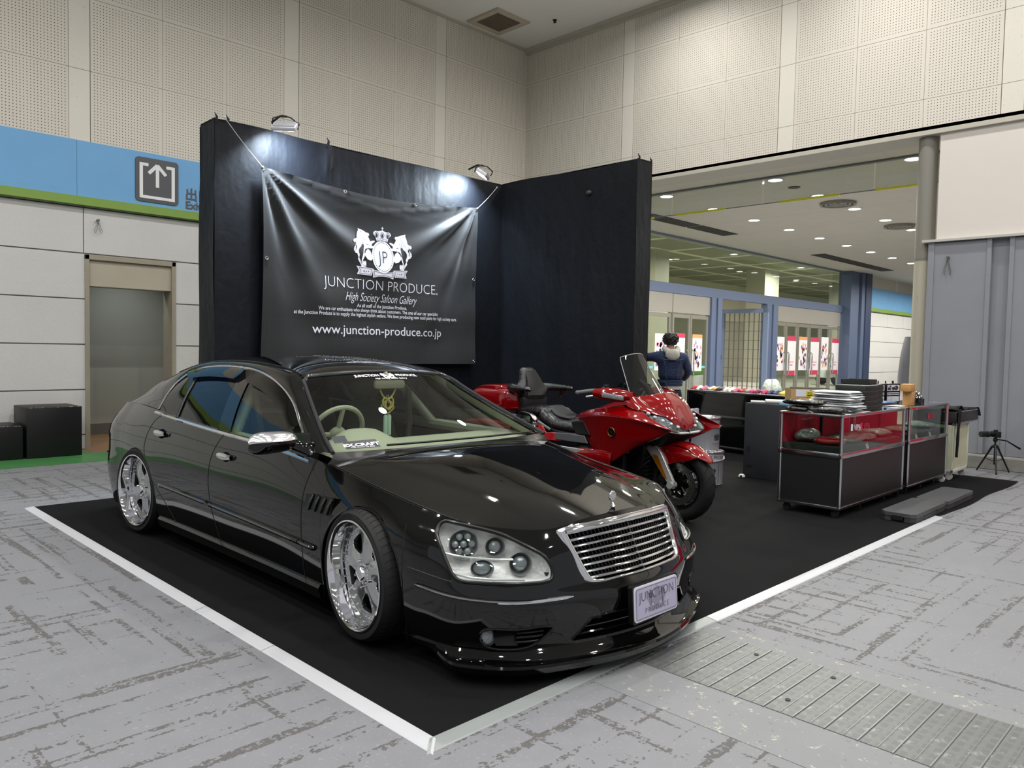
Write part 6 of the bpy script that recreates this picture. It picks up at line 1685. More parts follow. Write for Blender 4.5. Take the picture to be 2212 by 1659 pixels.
c2_ = case(6.69, 7.99, .53, 1.11, 'further glass-topped display case with black panels, right one of the pair', [(.06, .06, blcast), (.06, .5, blcast), (.5, .06, blcast), (.95, .06, blcast), (1.24, .03, whcast), (1.24, .5, whcast)])
v, f = text_mesh('VIPA', .075, thin=.0005); 
for t, x_, m_ in ((c1_, .36, 'white_vinyl'), (c1_, .58, 'reflected_pink'), (c2_, .75, 'reflected_pink')):
    mat('reflected_pink', '#c22a44', .5); g = G(); g.add([(a+x_, .0125, c+.755) for a, b, c in v], f); g.box(x_-.15, x_-.11, .0115, .0130, .755, .815); g.build('reflected_lettering', MATS[m_], t, 0)  # reflection of a stand's lettering, painted onto the front glass
# crimson fronted counter of the next stand, just right of the frame (mirrored in the case fronts)
t = thing('crimson_counter', 'low crimson fronted counter of the neighbouring stand beside the grey sliding panel', 'counter', (9.02, -.22, 0), -PI/2)
g = G(); g.box(0, 4.0, 0, .45, 0, 1.0, .01); g.build('counter_body', mat('counter_white', '#b9b6b6', .5), t, 30)
g = G(); g.box(.03, 3.97, -.012, .0, .28, .93); g.build('front_panel', mat('crimson_front_panel', '#d01a3c', .4), t, 0)
# bubble-wrapped goods inside
wrap = MatB('clear_wrap', rough=.18, spec=.8); wv = wrap.vor(45); wrap.base(wrap.mix(wrap.noise(8, 5), '#4f5a55', '#8c9691')); wrap.bump(wv, .9, .01)
def lump(name, lab, cat, loc, size, m, rz=0, seed=0, group=None, sq=3.2, box=.7):
    t_ = random.Random(seed); ph = [t_.random()*6 for _ in range(6)]
    P = []
    nu, nv = 28, 12
    for i in range(nu):
        a = 2*PI*i/nu; row = []
        for j in range(nv+1):
            b = -PI/2+PI*j/nv; k = 1+.07*math.sin(3*a+ph[0])+.05*math.sin(5*a+ph[1]+b*2)
            ca, sa = math.cos(a), math.sin(a); cb = math.cos(b)**box
            x = size[0]/2*math.copysign(abs(ca)**(2/sq), ca)*cb*k; y = size[1]/2*math.copysign(abs(sa)**(2/sq), sa)*cb*k
            z = size[2]/2*(1+math.sin(b)*(1+.15*math.sin(4*a+ph[2])*math.cos(b))) 
            row.append((x, y, z+.06*size[2]*math.sin(9*a+ph[3])*math.sin(b)*(b > 0)))
        P.append(row)
    g = G(); g.grid(P, True); o = g.build(name, m, None, smooth=180); o.location = loc; o.rotation_euler = (0, 0, rz); return tag(o, lab, cat, group)
TZ = .628
lump('wrapped_parcel', 'flat clear-wrapped parcel inside the nearer display case, at its left rear', 'parcel', (5.26, .96, TZ), (.34, .20, .11), wrap.m, .2, 1)
lump('wrapped_parcel', 'flat clear-wrapped parcel inside the nearer display case, at its front left', 'parcel', (5.47, .68, TZ), (.36, .20, .06), wrap.m, -.1, 2)
lump('wrapped_parcel', 'flat clear-wrapped parcel inside the nearer display case, at its front middle', 'parcel', (5.88, .70, TZ), (.42, .22, .05), wrap.m, .1, 3)
lump('wrapped_parcel', 'flat clear-wrapped parcel inside the nearer display case, at its right end', 'parcel', (6.32, .74, TZ), (.34, .26, .07), wrap.m, -.2, 4)
lump('wrapped_parcel', 'clear-wrapped parcel inside the further display case, at its left end', 'parcel', (7.02, .76, TZ), (.36, .24, .05), wrap.m, .1, 5)
lump('wrapped_parcel', 'clear-wrapped parcel inside the further display case, at its right end', 'parcel', (7.72, .76, TZ), (.34, .30, .06), wrap.m, -.1, 6)
lump('red_gloss_part', 'glossy red curved car part lying inside the left end of the nearer display case', 'car part', (5.10, .69, TZ), (.12, .26, .07), mat('gloss_red_part', '#8e0a0c', .08, coat=1.), .35, 7)
def small(name, lab, cat, loc, dims, m, rz=0, group=None, b=.003, extra=None):
    t = thing(name, lab, cat, loc, rz, group); g = G(); g.box(-dims[0]/2, dims[0]/2, -dims[1]/2, dims[1]/2, 0, dims[2], b); g.build('body', m, t, 30)
    return t
for x_, lab in ((5.62, 'white price card leaning on the tray in the nearer display case'), (6.98, 'left white price card leaning on the tray in the further display case'), (7.42, 'right white price card leaning on the tray in the further display case')):
    t = thing('price_card', lab, 'card', (x_, .550, .572)); M = Matrix.Rotation(R_(-14), 4, 'X') @ Matrix.Rotation(R_(-10), 4, 'Y')
    g = G(); g.box(-.028, .028, -.001, .001, 0, .055, 0, M); g.build('card_sheet', mat('card_white', '#d5d3d0', .5), t, 0); g = G(); g.box(-.018, .018, -.0018, -.001, .035, .042, 0, M); g.box(-.018, .010, -.0018, -.001, .02, .026, 0, M); g.build('card_print', mat('card_grey_print', '#8c7f80', .6), t, 0)
CT_ = .913
# black vinyl bags
bagm = MatB('gloss_black_vinyl', rough=.12, spec=.7); bagm.base(bagm.mix(0., '#080808', '#080808')); bagm.bump(bagm.noise(13, 4), 1., .03)
lump('black_vinyl_bag', 'glossy black vinyl bag lying on the left front corner of the nearer display case', 'bag', (5.10, .70, CT_), (.22, .30, .055), bagm.m, .12, 11, sq=5., box=.4)
lump('black_vinyl_bag', 'glossy black vinyl bag in the middle of the three on the nearer display case', 'bag', (5.11, .985, CT_), (.24, .20, .05), bagm.m, .25, 12, sq=5., box=.4)
lump('black_vinyl_bag', 'glossy black vinyl bag stacked highest and furthest back on the nearer display case', 'bag', (5.16, .95, CT_+.054), (.24, .34, .05), bagm.m, -.2, 13, sq=5., box=.4)
# white folded shirts
shm = MatB('white_bagged_cloth', rough=.35, spec=.5); shm.base(shm.mix(shm.noise(9, 4), '#c3c6c9', '#dfe1e2')); shm.bump(shm.noise(12, 6), .6, .02)
zs_ = CT_
for k in range(9):
    o = lump('folded_shirt', None, None, (5.50+.02*math.sin(k*2.3), .80+.018*math.cos(k*1.7), zs_), (.30, .44-.006*k, .0205), shm.m, .05*math.sin(k*1.9), 30+k, sq=5., box=.22)
    tag(o, 'white bagged folded shirt in the tall white stack on the nearer display case', 'shirt', 'white folded shirts stacked on the nearer display case'); zs_ += .0205
# dark green-black boxes in two stacks
dbx = mat('dark_card_box', '#20241f', .55, noise=(6, .1)); dbx2 = mat('dark_card_lid', '#262a27', .5)
posn = ['bottom', 'second', 'third', 'fourth', 'top']
def dbox(x, y, z, w_, d_, h, lab, rz):
    t = thing('dark_carton', lab, 'box', (x, y, z), rz)
    g = G(); g.box(-w_/2, w_/2, -d_/2, d_/2, 0, h*.55, .002); g.build('carton_tray', dbx, t, 30); g = G(); g.box(-w_/2-.002, w_/2+.002, -d_/2-.002, d_/2+.002, h*.45, h-.0015, .002); g.build('carton_lid', dbx2, t, 30); return t
for s_, (x_, y_, nm) in enumerate(((5.86, .76, 'left'), (6.22, .84, 'right'))):
    for k in range(5):
        dbox(x_, y_, CT_+k*.047, .32, .28, .047, 'dark low carton, %s of the five in the %s stack on the nearer display case' % (posn[k], nm), .02*math.sin(k*3+s_))
t = thing('open_carton', 'open dark tray carton with white tissue on top of the right dark stack', 'box', (6.17, .86, CT_+.2355), .12)
g = G(); g.box(-.16, .16, -.13, .13, 0, .004); g.box(-.16, .16, -.13, -.126, 0, .045); g.box(-.16, .16, .126, .13, 0, .045); g.box(-.16, -.156, -.13, .13, 0, .045); g.box(.156, .16, -.13, .13, 0, .045); g.build('carton_tray', dbx, t, 0)
g = G(); g.box(-.12, .10, -.09, .08, .006, .035, .012); g.build('tissue', shm.m, t)
# sheets of paper
for x_, y_, r_, lab in ((5.55, .58, .1, 'white paper sheet at the front edge of the nearer display case'), (6.82, .72, -.15, 'white paper sheet at the left end of the further display case')):
    t = thing('paper_sheet', lab, 'paper', (x_, y_, CT_+.0005), r_); g = G(); g.box(-.13, .13, -.035 if x_ < 6 else -.06, .035 if x_ < 6 else .06, 0, .0012); g.build('sheet', mat('card_white'), t, 0)
# further case goods
def pcase(x, y, lab, rz=0.):
    t = thing('boxed_part', lab, 'box', (x, y, CT_), rz); g = G(); g.box(-.062, .062, -.045, .045, 0, .215, .002); g.build('package', mat('package_black', '#15161a', .3), t, 30)
    g = G(); g.box(-.05, .05, -.0475, -.045, .135, .20); g.box(-.05, .05, -.0475, -.045, .02, .075); g.box(-.05, .05, -.0475, -.045, .09, .10); g.box(-.05, .05, -.0475, -.045, .108, .118); g.build('package_label', mat('label_white', '#d7d9df', .4), t, 0)
    g = G(); g.lathe([(0, 0), (.026, 0)], 18, Matrix.Translation((.01, -.0485, .168)) @ Matrix.Rotation(PI/2, 4, 'X')); g.lathe([(0, 0), (.018, 0)], 14, Matrix.Translation((-.025, -.0483, .16)) @ Matrix.Rotation(PI/2, 4, 'X')); g.build('package_picture', mat('picture_brown', '#3b2a2c', .5), t, 0)
    g = G(); g.tube([(0, -.047, .168), (.004, -.050, .172)], .010, n=10); g.build('picture_highlight', mat('picture_pink', '#c08e8a', .4), t, 0)
    g = G(); g.box(-.012, .012, -.003, .003, .215, .245, .002); g.build('hang_tab', blcast, t, 0); return t
pcase(7.03, .98, 'black and white boxed part with a round picture, left one on the further display case', -.1); pcase(7.18, .955, 'black and white boxed part with a round picture, middle one on the further display case', -.1); pcase(7.33, .93, 'boxed part partly hidden behind the wooden blocks on the further display case', -.6)
woodm = MatB('pine_block', rough=.6); wr = woodm.noise(5, 5, (1, 1, 8), rough=.6); woodm.base(woodm.mix(wr, '#a9763c', '#d2a468')); 
wood_ = thing('pine_block', 'upright pine wood block on the further display case, under the overhanging one', 'wood block', (7.02, .66, CT_), .1); g = G(); g.box(-.07, .07, -.045, .045, 0, .15, .003); g.build('block', woodm.m, wood_, 30)
wood_ = thing('pine_block', 'pine wood block lying across the top of the upright one', 'wood block', (6.99, .66, CT_+.151), .1); g = G(); g.box(-.12, .085, -.05, .05, 0, .075, .003); g.build('block', woodm.m, wood_, 30)
lump('blue_pouch', 'blue and white plastic pouch lying in front of the boxed parts', 'pouch', (6.98, .86, CT_), (.26, .10, .035), mat('blue_pouch_film', '#6f8fb8', .15, noise=(20, .5), bump=(25, .8, .01)), -.25, 51)
t = thing('dark_packet', 'black packet with yellow pieces lying left of the blue pouch', 'packet', (6.82, 1.02, CT_), .2); g = G(); g.box(-.11, .11, -.06, .06, 0, .03, .006); g.box(.02, .11, .03, .06, .03, .15, .003); g.build('packet_body', bagm.m, t); g = G(); g.tube([(-.09, 0, .03), (-.04, .02, .09), (-.03, .02, .12)], [.012, .014, .008], 8); g.build('yellow_piece', mat('yellow_plastic', '#c9bf62', .4), t)
for k, (x_, y_, h_) in enumerate(((7.30, .72, .135), (7.38, .76, .14), (7.46, .72, .135), (7.55, .74, .09), (7.63, .72, .075), (7.41, .68, .11))):
    t = thing('bottle', ['dark bottle with chrome figure cap right of the wooden blocks, leftmost of the row', 'second dark bottle with chrome figure cap right of the wooden blocks', 'third dark bottle with chrome figure cap right of the wooden blocks', 'short dark bottle with chrome cap, second from the right end', 'shortest dark bottle with chrome cap at the right end of the row', 'dark bottle with chrome cap standing in front of the others'][k], 'bottle', (x_, y_, CT_))
    g = G(); g.lathe([(0, 0), (.030, 0), (.032, .01), (.032, h_*.6), (.012, h_*.78), (.012, h_*.85), (0, h_*.85)], 18); g.build('bottle_body', mat('smoked_bottle', '#141416', .08, coat=1.), t)
    g = G(); g.ball((0, 0, h_*.93), (.018, .012, .016), 10); g.ball((.014, 0, h_*1.05), (.009, .008, .012), 8); g.build('chrome_cap', chrome, t)
# cream trolley with black tray at the far end
t = thing('cream_trolley', 'cream wheeled cabinet with a cloth covered dark shelf behind the display cases at the right', 'trolley', (8.10, .50, .007))
crm = mat('cream_enamel', '#c2c2a4', .4); cw_ = mat('cream_white_frame', '#cdcdc0', .4)
g = G(); g.box(0, .60, .02, .50, .13, .64); g.build('cabinet_body', crm, t, 0)
g = G()
for x_ in (0, .58): g.box(x_, x_+.025, -.0, .02, .09, .66, .003)
g.box(0, .605, -.0, .02, .09, .125, .003); g.box(0, .605, 0, .02, .635, .66, .003); g.build('cabinet_frame', cw_, t, 30)
g = G(); g.box(.0, .90, -.02, .45, .665, .80, .003); g.build('dark_shelf', mat('dark_brown_shelf', '#2b2425', .4), t, 30)
g = G(); g.box(.0, .90, -.025, -.018, .655, .672); g.box(.0, .90, -.025, -.018, .79, .806); g.build('shelf_trim', alf, t, 0)
g = G(); P = []
for i in range(20):
    x_ = lerp(-.03, .96, i/19); P.append([(x_, lerp(-.035, .46, j/9), .812+.012*math.sin(i*.9+j*.7)+.05*math.exp(-((x_-.12)/.10)**2)-max(0, x_-.88)*1.1) for j in range(10)])
g.grid(P); P = []
for j in range(13):
    f = j/12; P.append([(-.03+k*.02*(1-.75*f)+.006*math.sin(j*1.3+k), -.040-.012*math.sin(k*1.6+f*2), lerp(.83, .28, f)) for k in range(8)])
g.grid(P); g.build('black_cloth', mat('black_cloth', '#0c0c0d', .85), t, smooth=180, solid=.004)
for x_ in (.06, .56):
    g = G(); g.tube([(x_-.012, .05, .04), (x_+.012, .05, .04)], .038, n=20); g.lathe([(.02, 0), (.028, 0)], 16, Matrix.Translation((x_-.014, .05, .04)) @ Matrix.Rotation(PI/2, 4, 'Y')); g.box(x_-.02, x_+.02, .03, .07, .075, .095); g.build('caster', whcast, t)
for x_ in (.06, .56):
    g = G(); g.tube([(x_-.012, .44, .04), (x_+.012, .44, .04)], .038, n=20); g.build('caster', whcast, t)
# plastic platform steps
stepm = MatB('grey_step_plastic', rough=.55); sv = ((stepm.y+stepm.noise(3, 3)*.02)/.008).frac().lt(.5); stepm.base(stepm.mix(sv*.5, '#3f4042', '#4e4f51')); stepm.bump(sv, .25, .002)
for k, (x_, lab) in enumerate(((5.28, 'dark grey plastic platform step on the carpet, nearer of the pair'), (6.19, 'dark grey plastic platform step on the carpet, further of the pair'))):
    t = thing('platform_step', lab, 'step', (x_, .015, .008), R_(.6))
    g = G(); g.prism([(.04, 0), (.86, 0), (.90, .04), (.90, .25), (.86, .29), (.04, .29), (0, .25), (0, .04)], .04, .078); g.build('step_top', stepm.m, t, bevel=.004, smooth=30)
    g = G(); g.prism([(.045, .004), (.855, .004), (.895, .044), (.895, .246), (.855, .286), (.045, .286), (.005, .246), (.005, .20), (.03, .19), (.03, .10), (.005, .09), (.005, .044)], 0, .038); g.build('step_base', mat('step_base_grey', '#37383a', .6), t, smooth=30)
    g = G(); g.box(-.001, .02, .10, .19, .014, .05); g.box(.25, .29, .0005, .003, .030, .04); g.box(.33, .37, .0005, .003, .030, .04); g.box(.60, .64, .0005, .003, .030, .04); g.build('grip_slot', blcast, t, 0)

# ---- back counter with pouches
cdir = math.atan2(.989, .15)
bc_ = thing('sales_counter', 'long black panelled counter with chrome rails behind the paint pails', 'counter', (7.951, 1.46, .007), cdir)
CL = 2.76
g = G(); g.box(0, CL, -.60, 0, .08, .84, .004); g.build('counter_body', mat('gloss_black_panel', '#060607', .12, coat=.5), bc_, 30)
g = G(); 
for z_, h in ((.065, .018), (.50, .022), (.845, .012)): g.box(-.01, CL+.01, -.61, .012, z_-h, z_+h, .003)
g.tube([(CL, 0, .05), (CL, 0, .85)], .016, 8); g.tube([(0, 0, .05), (0, 0, .85)], .016, 8); g.build('counter_rail', mat('dull_case_profile', '#77777a', .25, 1.), bc_, 30)
g = G(); g.box(-.01, CL+.01, -.61, .02, .858, .868, .004); g.build('counter_top', mat('counter_white_edge', '#bdbdbd', .3), bc_, 30)
g = G()
for x_ in (.3, 1.2, 2.1): g.box(x_, x_+.1, -.5, -.4, 0, .05)
g.build('counter_foot', blcast, bc_, 0)
cols = ['#b3202e', '#d9d4cc', '#c66a86', '#1b1b1e', '#e2a63c', '#7a1f4a', '#ece7e0', '#c42f6a', '#26315f', '#e6c531', '#c93a1d', '#8f8d88']
cn = ['crimson', 'off-white', 'pink', 'black', 'orange', 'plum', 'white', 'magenta', 'navy', 'yellow', 'red', 'grey']
ca, sa = math.cos(cdir), math.sin(cdir); rnd = random.Random(9)
order = ['crimson', 'white', 'pink', 'off-white', 'orange', 'black', 'off-white', 'white', 'pink', 'crimson', 'grey', 'magenta', 'plum', 'magenta', 'navy', 'navy', 'yellow', 'yellow', 'red', 'red', 'black', 'white', 'yellow', 'black', 'white', 'grey', 'off-white', 'pink']
seen = {}
for k, c_ in enumerate(order):
    lx_ = CL-.06-k*(CL-.12)/len(order); ly_ = -.10-.05*rnd.random()
    t = thing('fabric_pouch', '%s folded fabric pouch in the row along the counter top' % c_, 'pouch', (7.951+lx_*ca-ly_*sa, 1.46+lx_*sa+ly_*ca, .876), cdir+R_(90)+(rnd.random()-.5)*.12, '%s fabric pouches along the counter top' % c_)
    g = G(); P = []
    for i in range(9):
        a = lerp(-1, 1, i/8); P.append([(a*.12, b*.036*(1-.25*a), .004+.052*math.cos(a*1.3)*math.cos(b*1.45)+.008*math.sin(5*a+k)) for b in np.linspace(-1, 1, 7)])
    g.grid(P); g.build('pouch_cloth', mat('pouch_'+c_.replace('-', '_'), cols[cn.index(c_)], .6), t, smooth=180, solid=.006)
    g = G(); g.tube([(.07, 0, .02), (.10, .01, .012), (.12, 0, .006)], .005, 5); g.build('pouch_cord', mat('pouch_off_white'), t) if 'pouch_off_white' in MATS else g.build('pouch_cord', mat('card_white'), t)
# ---- wrapped table end with cardboard box, rollers
bt = thing('wrapped_table', 'tall dark grey board-wrapped table between the counter and the display cases', 'table', (6.42, 1.70, .008))
g = G(); g.box(0, .78, 0, .52, 0, .855, .004); g.build('board_wrap', mat('dark_grey_board', '#222428', .7, noise=(2, .1)), bt, 30)
g = G(); g.box(-.003, 0, .44, .49, .30, .36); g.box(-.003, 0, .0, .07, .62, .70); g.box(-.003, 0, .40, .48, .12, .15); g.box(.42, .49, -.003, 0, .4, .5); g.build('black_tape', blcast, bt, 0)
TB = .8635
t = thing('cardboard_box', 'open brown cardboard box with a white and yellow label standing on the wrapped table', 'box', (7.00, 1.74, TB), R_(-52))
kraft = MatB('kraft_card', rough=.7); kraft.base(kraft.mix(kraft.noise(4, 5), '#a98a5c', '#bb9c6e'))
g = G(); w_, d_, h_ = .46, .26, .175
g.box(-w_/2, w_/2, -d_/2, d_/2, 0, .005); g.box(-w_/2, w_/2, -d_/2, -d_/2+.005, 0, h_); g.box(-w_/2, w_/2, d_/2-.005, d_/2, 0, h_); g.box(-w_/2, -w_/2+.005, -d_/2, d_/2, 0, h_); g.box(w_/2-.005, w_/2, -d_/2, d_/2, 0, h_); g.build('box_walls', kraft.m, t, 0)
g = G(); g.box(-w_/2, w_/2, -d_/2-.002, -d_/2, h_*.0, h_*.03); g.box(.09, w_/2, -d_/2-.0015, -d_/2, 0, h_-.002); g.build('box_tape', mat('tan_tape', '#c4a268', .3), t, 0)
g = G(); g.box(-.17, -.02, -d_/2-.003, -d_/2-.001, .085, .165); g.build('white_label', mat('label_white'), t, 0)
g = G(); g.box(-.06, .03, -d_/2-.0045, -d_/2-.003, .085, .15); g.build('yellow_label', mat('label_yellow', '#d9d23a', .4), t, 0)
v, f = text_mesh('返品', .03, thin=.0005); g = G(); g.add([(a-.015, b-d_/2-.0055, c+.115) for a, b, c in v], f); g.box(-.045, .02, -d_/2-.0056, -d_/2-.0045, .095, .105); g.build('label_print', blcast, t, 0)
g = G(); g.box(-w_/2+.04, w_/2-.01, -d_/2+.02, d_/2-.01, .10, .185, .02); g.build('black_contents', MATS['black_cloth'], t)
wt = mat('white_roll', '#d9dad5', .4)
for k, (p0, p1, r, nm, lab) in enumerate((((6.44, 2.16, .880), (6.52, 1.98, .880), .015, 'thin_white_roll', 'thin white tube sticking out past the left end of the wrapped table'), ((6.47, 2.00, .892), (6.60, 1.82, .890), .025, 'white_tape_roll', 'thicker white roll with a dark core on the wrapped table beside the black bags'))):
    t = thing(nm, lab, 'roll', p0); d = Vector(p1)-Vector(p0); g = G(); g.tube([(0, 0, 0), tuple(d)], r, 18); g.build('roll_body', wt, t); g = G(); g.tube([tuple(-d.normalized()*.0015), tuple(d*.02)], r*.5, 12); g.build('roll_core', blcast, t)
t = thing('blue_cloth', 'small folded blue cloth on the wrapped table under the white roll', 'cloth', (6.52, 1.80, .8645), .5); g = G(); g.box(-.06, .06, -.05, .05, 0, .008, .003); g.build('cloth_fold', mat('teal_blue_cloth', '#3f86a8', .7), t)
t = thing('white_plug', 'small white round fitting on the carpet at the foot of the wrapped table', 'fitting', (6.36, 2.20, .010)); g = G(); g.lathe([(0, 0), (.035, 0), (.04, .012), (.025, .035), (0, .04)], 18); g.build('fitting_body', wt, t); g = G(); g.tube([(-.045, -.012, .016), (-.035, -.012, .018)], .012, 10); g.build('fitting_hole', blcast, t)
# white plastic sack + green crate glimpsed beyond
for x_, y_, h_, lab in ((13.95, 5.6, .85, 'white plastic rubbish sack standing behind the counter near the blue post'), (15.4, 5.3, .60, 'smaller white plastic sack right of the other one behind the counter')):
    o = lump('plastic_sack', lab, 'sack', (x_, y_, 0), (.5, .45, h_), mat('white_sack_film', '#868f86', .35, bump=(8, 1., .05)), 0, int(x_), sq=2.4)
t = thing('stacked_crate', 'green and white crate glimpsed through the open grille gate', 'crate', (19.0, 10.8, 0), .3); g = G(); g.box(-.6, .6, -.3, .3, .75, 1.0, .02); g.build('green_tray', mat('lime_green_plastic', '#5f9a3a', .5), t); g = G(); g.box(-.6, .6, -.3, .3, 0, .74, .02); g.build('white_crate', mat('card_white'), t)
# grey dust cover hanging on the column side
t = thing('dust_sheet', 'grey translucent plastic sheet bundled behind the column', 'sheet', (10.86, 1.9, .93), 0)
g = G(); P = []
for j in range(16):
    z_ = j/15*.80; w_ = .03+.09*math.sin(PI*min(1, (1-z_/.95)*.62))
    P.append([(w_*math.cos(a)*(1+.2*math.sin(3*a+z_*5)), w_*math.sin(a)*(1+.2*math.sin(4*a+z_*3)), z_) for a in np.linspace(0, 2*PI, 17)[:-1]])
g.grid([list(r) for r in zip(*P)], True); g.box(-.02, .02, -.02, .02, -.93, .1); g.build('sheet_folds', mat('grey_film', '#6f7074', .3), t, smooth=180)
# ---- paint pails
pail_m = mat('white_grey_tin', '#a9abb2', .28, .35); tin_rim = mat('bright_tin_rim', '#c9cbcf', .15, .9)
pmark = mat('tin_print', '#33363c', .5)
def pail(x, y, z, rz, lab, handle=True):
    t = thing('paint_pail', lab, 'pail', (x, y, z), rz); R1, H = .150, .365
    g = G(); g.lathe([(0, .004), (R1*.955, .004), (R1*.96, 0), (R1*.965, .01), (R1*.96, .018), (R1*.985, H*.70), (R1*1.0, H*.71), (R1*1.0, H*.72), (R1*.985, H*.73), (R1*.99, H-.02)], 48); g.build('pail_body', pail_m, t)
    g = G(); g.lathe([(R1*.99, H-.03), (R1*1.05, H-.022), (R1*1.06, H-.008), (R1*1.03, H), (R1*.95, H-.002), (R1*.93, H-.012), (0, H-.012)], 48); g.lathe([(R1*.97, 0), (R1*.99, .004), (R1*.97, .009)], 40); g.lathe([(R1*.995, H*.715), (R1*1.012, H*.722), (R1*.995, H*.73)], 48); g.build('pail_lid', tin_rim, t)
    g = G(); 
    v, f = text_mesh('JUNCTION PRODUCE', .048, thin=-.0004)
    for off in (0, PI):
        vv = []
        for a, b, c in v: an = -PI/2+a/R1+off; vv.append((R1*.998*math.cos(an), R1*.998*math.sin(an), H*.78+c))
        g.add(vv, f)
    v, f = text_mesh('JUNCTION PRODUCE', .013)
    for off in (0, PI):
        g.add([((R1*.985)*math.cos(-PI/2+a/R1+off), (R1*.985)*math.sin(-PI/2+a/R1+off), H*.22+c) for a, b, c in v], f)
        g.add([((R1*.985)*math.cos(-PI/2+a*.5/R1+off), (R1*.985)*math.sin(-PI/2+a*.5/R1+off), H*.17+c*.8) for a, b, c in v], f)
        for m_ in (CW_,): g.add([(R1*.992*math.cos(-PI/2+(x_-CXA)*.11/R1+off), R1*.992*math.sin(-PI/2+(x_-CXA)*.11/R1+off), H*.42+(z_-2.58)*.11) for x_, z_ in m_.v], m_.f)
    g.build('pail_print', pmark, t, 0)
    g = G(); g.tube([(R1*.992*math.cos(a), R1*.992*math.sin(a), z_) for a, z_ in ((R_(-60), .02), (R_(-60), H*.70))], .0016, 5); g.build('pail_seam', pmark, t)
    if handle:
        g = G(); pts = []
        for k in range(21): a = PI*k/20; pts.append((R1*1.04*math.cos(a), -R1*.50*math.sin(a)-R1*.55*math.sin(a), H*.80-.035*math.sin(a)))
        g.tube(pts, .0035, 6)
        for s in (1, -1): g.ball((s*R1*1.02, 0, H*.80), .012, 10)
        g.build('pail_handle', tin_rim, t)
    return t
pail(5.70, 2.24, .008, R_(-48), 'paint pail standing on the carpet beside the motorcycle front wheel, under another pail')
pail(5.66, 2.27, .008+.366, R_(-5), 'paint pail with wire handle stacked on top of the front pail behind the motorcycle wheel')
pail(5.78, 2.72, .008, R_(-60), 'paint pail on the carpet behind the motorcycle nose, under the rear upper pail')
pail(5.78, 2.72, .008+.366, R_(-52), 'rear upper paint pail half hidden behind the motorcycle nose', False)
t = thing('plastic_bag', 'crumpled white plastic bag hanging between the two pail stacks', 'bag', (5.80, 2.50, .06), .3)
g = G(); P = []
for j in range(18):
    z_ = j/17*.74; w_ = .055+.05*math.sin(z_*6+.5)**2
    P.append([(w_*math.cos(a)*(1+.3*math.sin(3*a+z_*11)), .35*w_*math.sin(a)*(1+.3*math.sin(5*a+z_*9)), z_) for a in np.linspace(0, 2*PI, 21)[:-1]])
g.grid([list(r) for r in zip(*P)], True); g.build('bag_film', mat('thin_white_film', '#c5c9cf', .25, bump=(14, 1., .03)), t, smooth=180)
# ---- tripod with camera
t = thing('tripod', 'small black tripod standing on the grey floor by the sliding panel', 'tripod', (9.33, .36, 0))
tb = mat('tripod_black', '#101011', .4)
for a in (R_(200), R_(320), R_(80)):
    g = G(); g.tube([(.03*math.cos(a), .03*math.sin(a), .33), (.12*math.cos(a), .12*math.sin(a), .16), (.20*math.cos(a), .20*math.sin(a), .012)], [.013, .011, .009], 8); g.ball((.20*math.cos(a), .20*math.sin(a), .012), .013, 8); g.build('leg', tb, t)
g = G(); g.tube([(0, 0, .10), (0, 0, .42)], .011, 10); g.ball((0, 0, .33), (.035, .035, .025), 12); g.ball((0, 0, .41), (.028, .028, .03), 12)
for a in (R_(200), R_(320), R_(80)): g.tube([(0, 0, .14), (.11*math.cos(a), .11*math.sin(a), .17)], .004, 5)
g.build('centre_column', tb, t)
g = G(); g.tube([(.0, 0, .42), (.10, -.10, .40), (.24, -.22, .30)], [.008, .008, .013], 8); g.build('pan_handle', tb, t)
t = thing('camera', 'black camera with a long lens mounted on the small tripod', 'camera', (9.33, .36, .442), R_(-40))
g = G(); g.box(-.035, .035, -.06, .06, 0, .075, .01); g.box(-.02, .02, -.02, .02, .07, .095, .008); g.build('camera_body', tb, t)
g = G(); g.tube([(-.03, 0, .038), (-.08, 0, .038), (-.085, 0, .038), (-.20, 0, .038)], [.030, .030, .034, .036], 20); g.build('lens', mat('lens_black', '#161617', .3), t)
g = G(); g.tube([(-.10, 0, .038), (-.125, 0, .038)], .0375, 20); g.build('zoom_ring', mat('black_rubber'), t)
t = thing('table_camera', 'small black camera lying at the far end of the further display case', 'camera', (7.86, .80, CT_), .4)
g = G(); g.box(-.03, .03, -.02, .02, 0, .035, .005); g.tube([(0, -.02, .017), (0, -.04, .017)], .013, n=12); g.build('camera_body', tb, t)
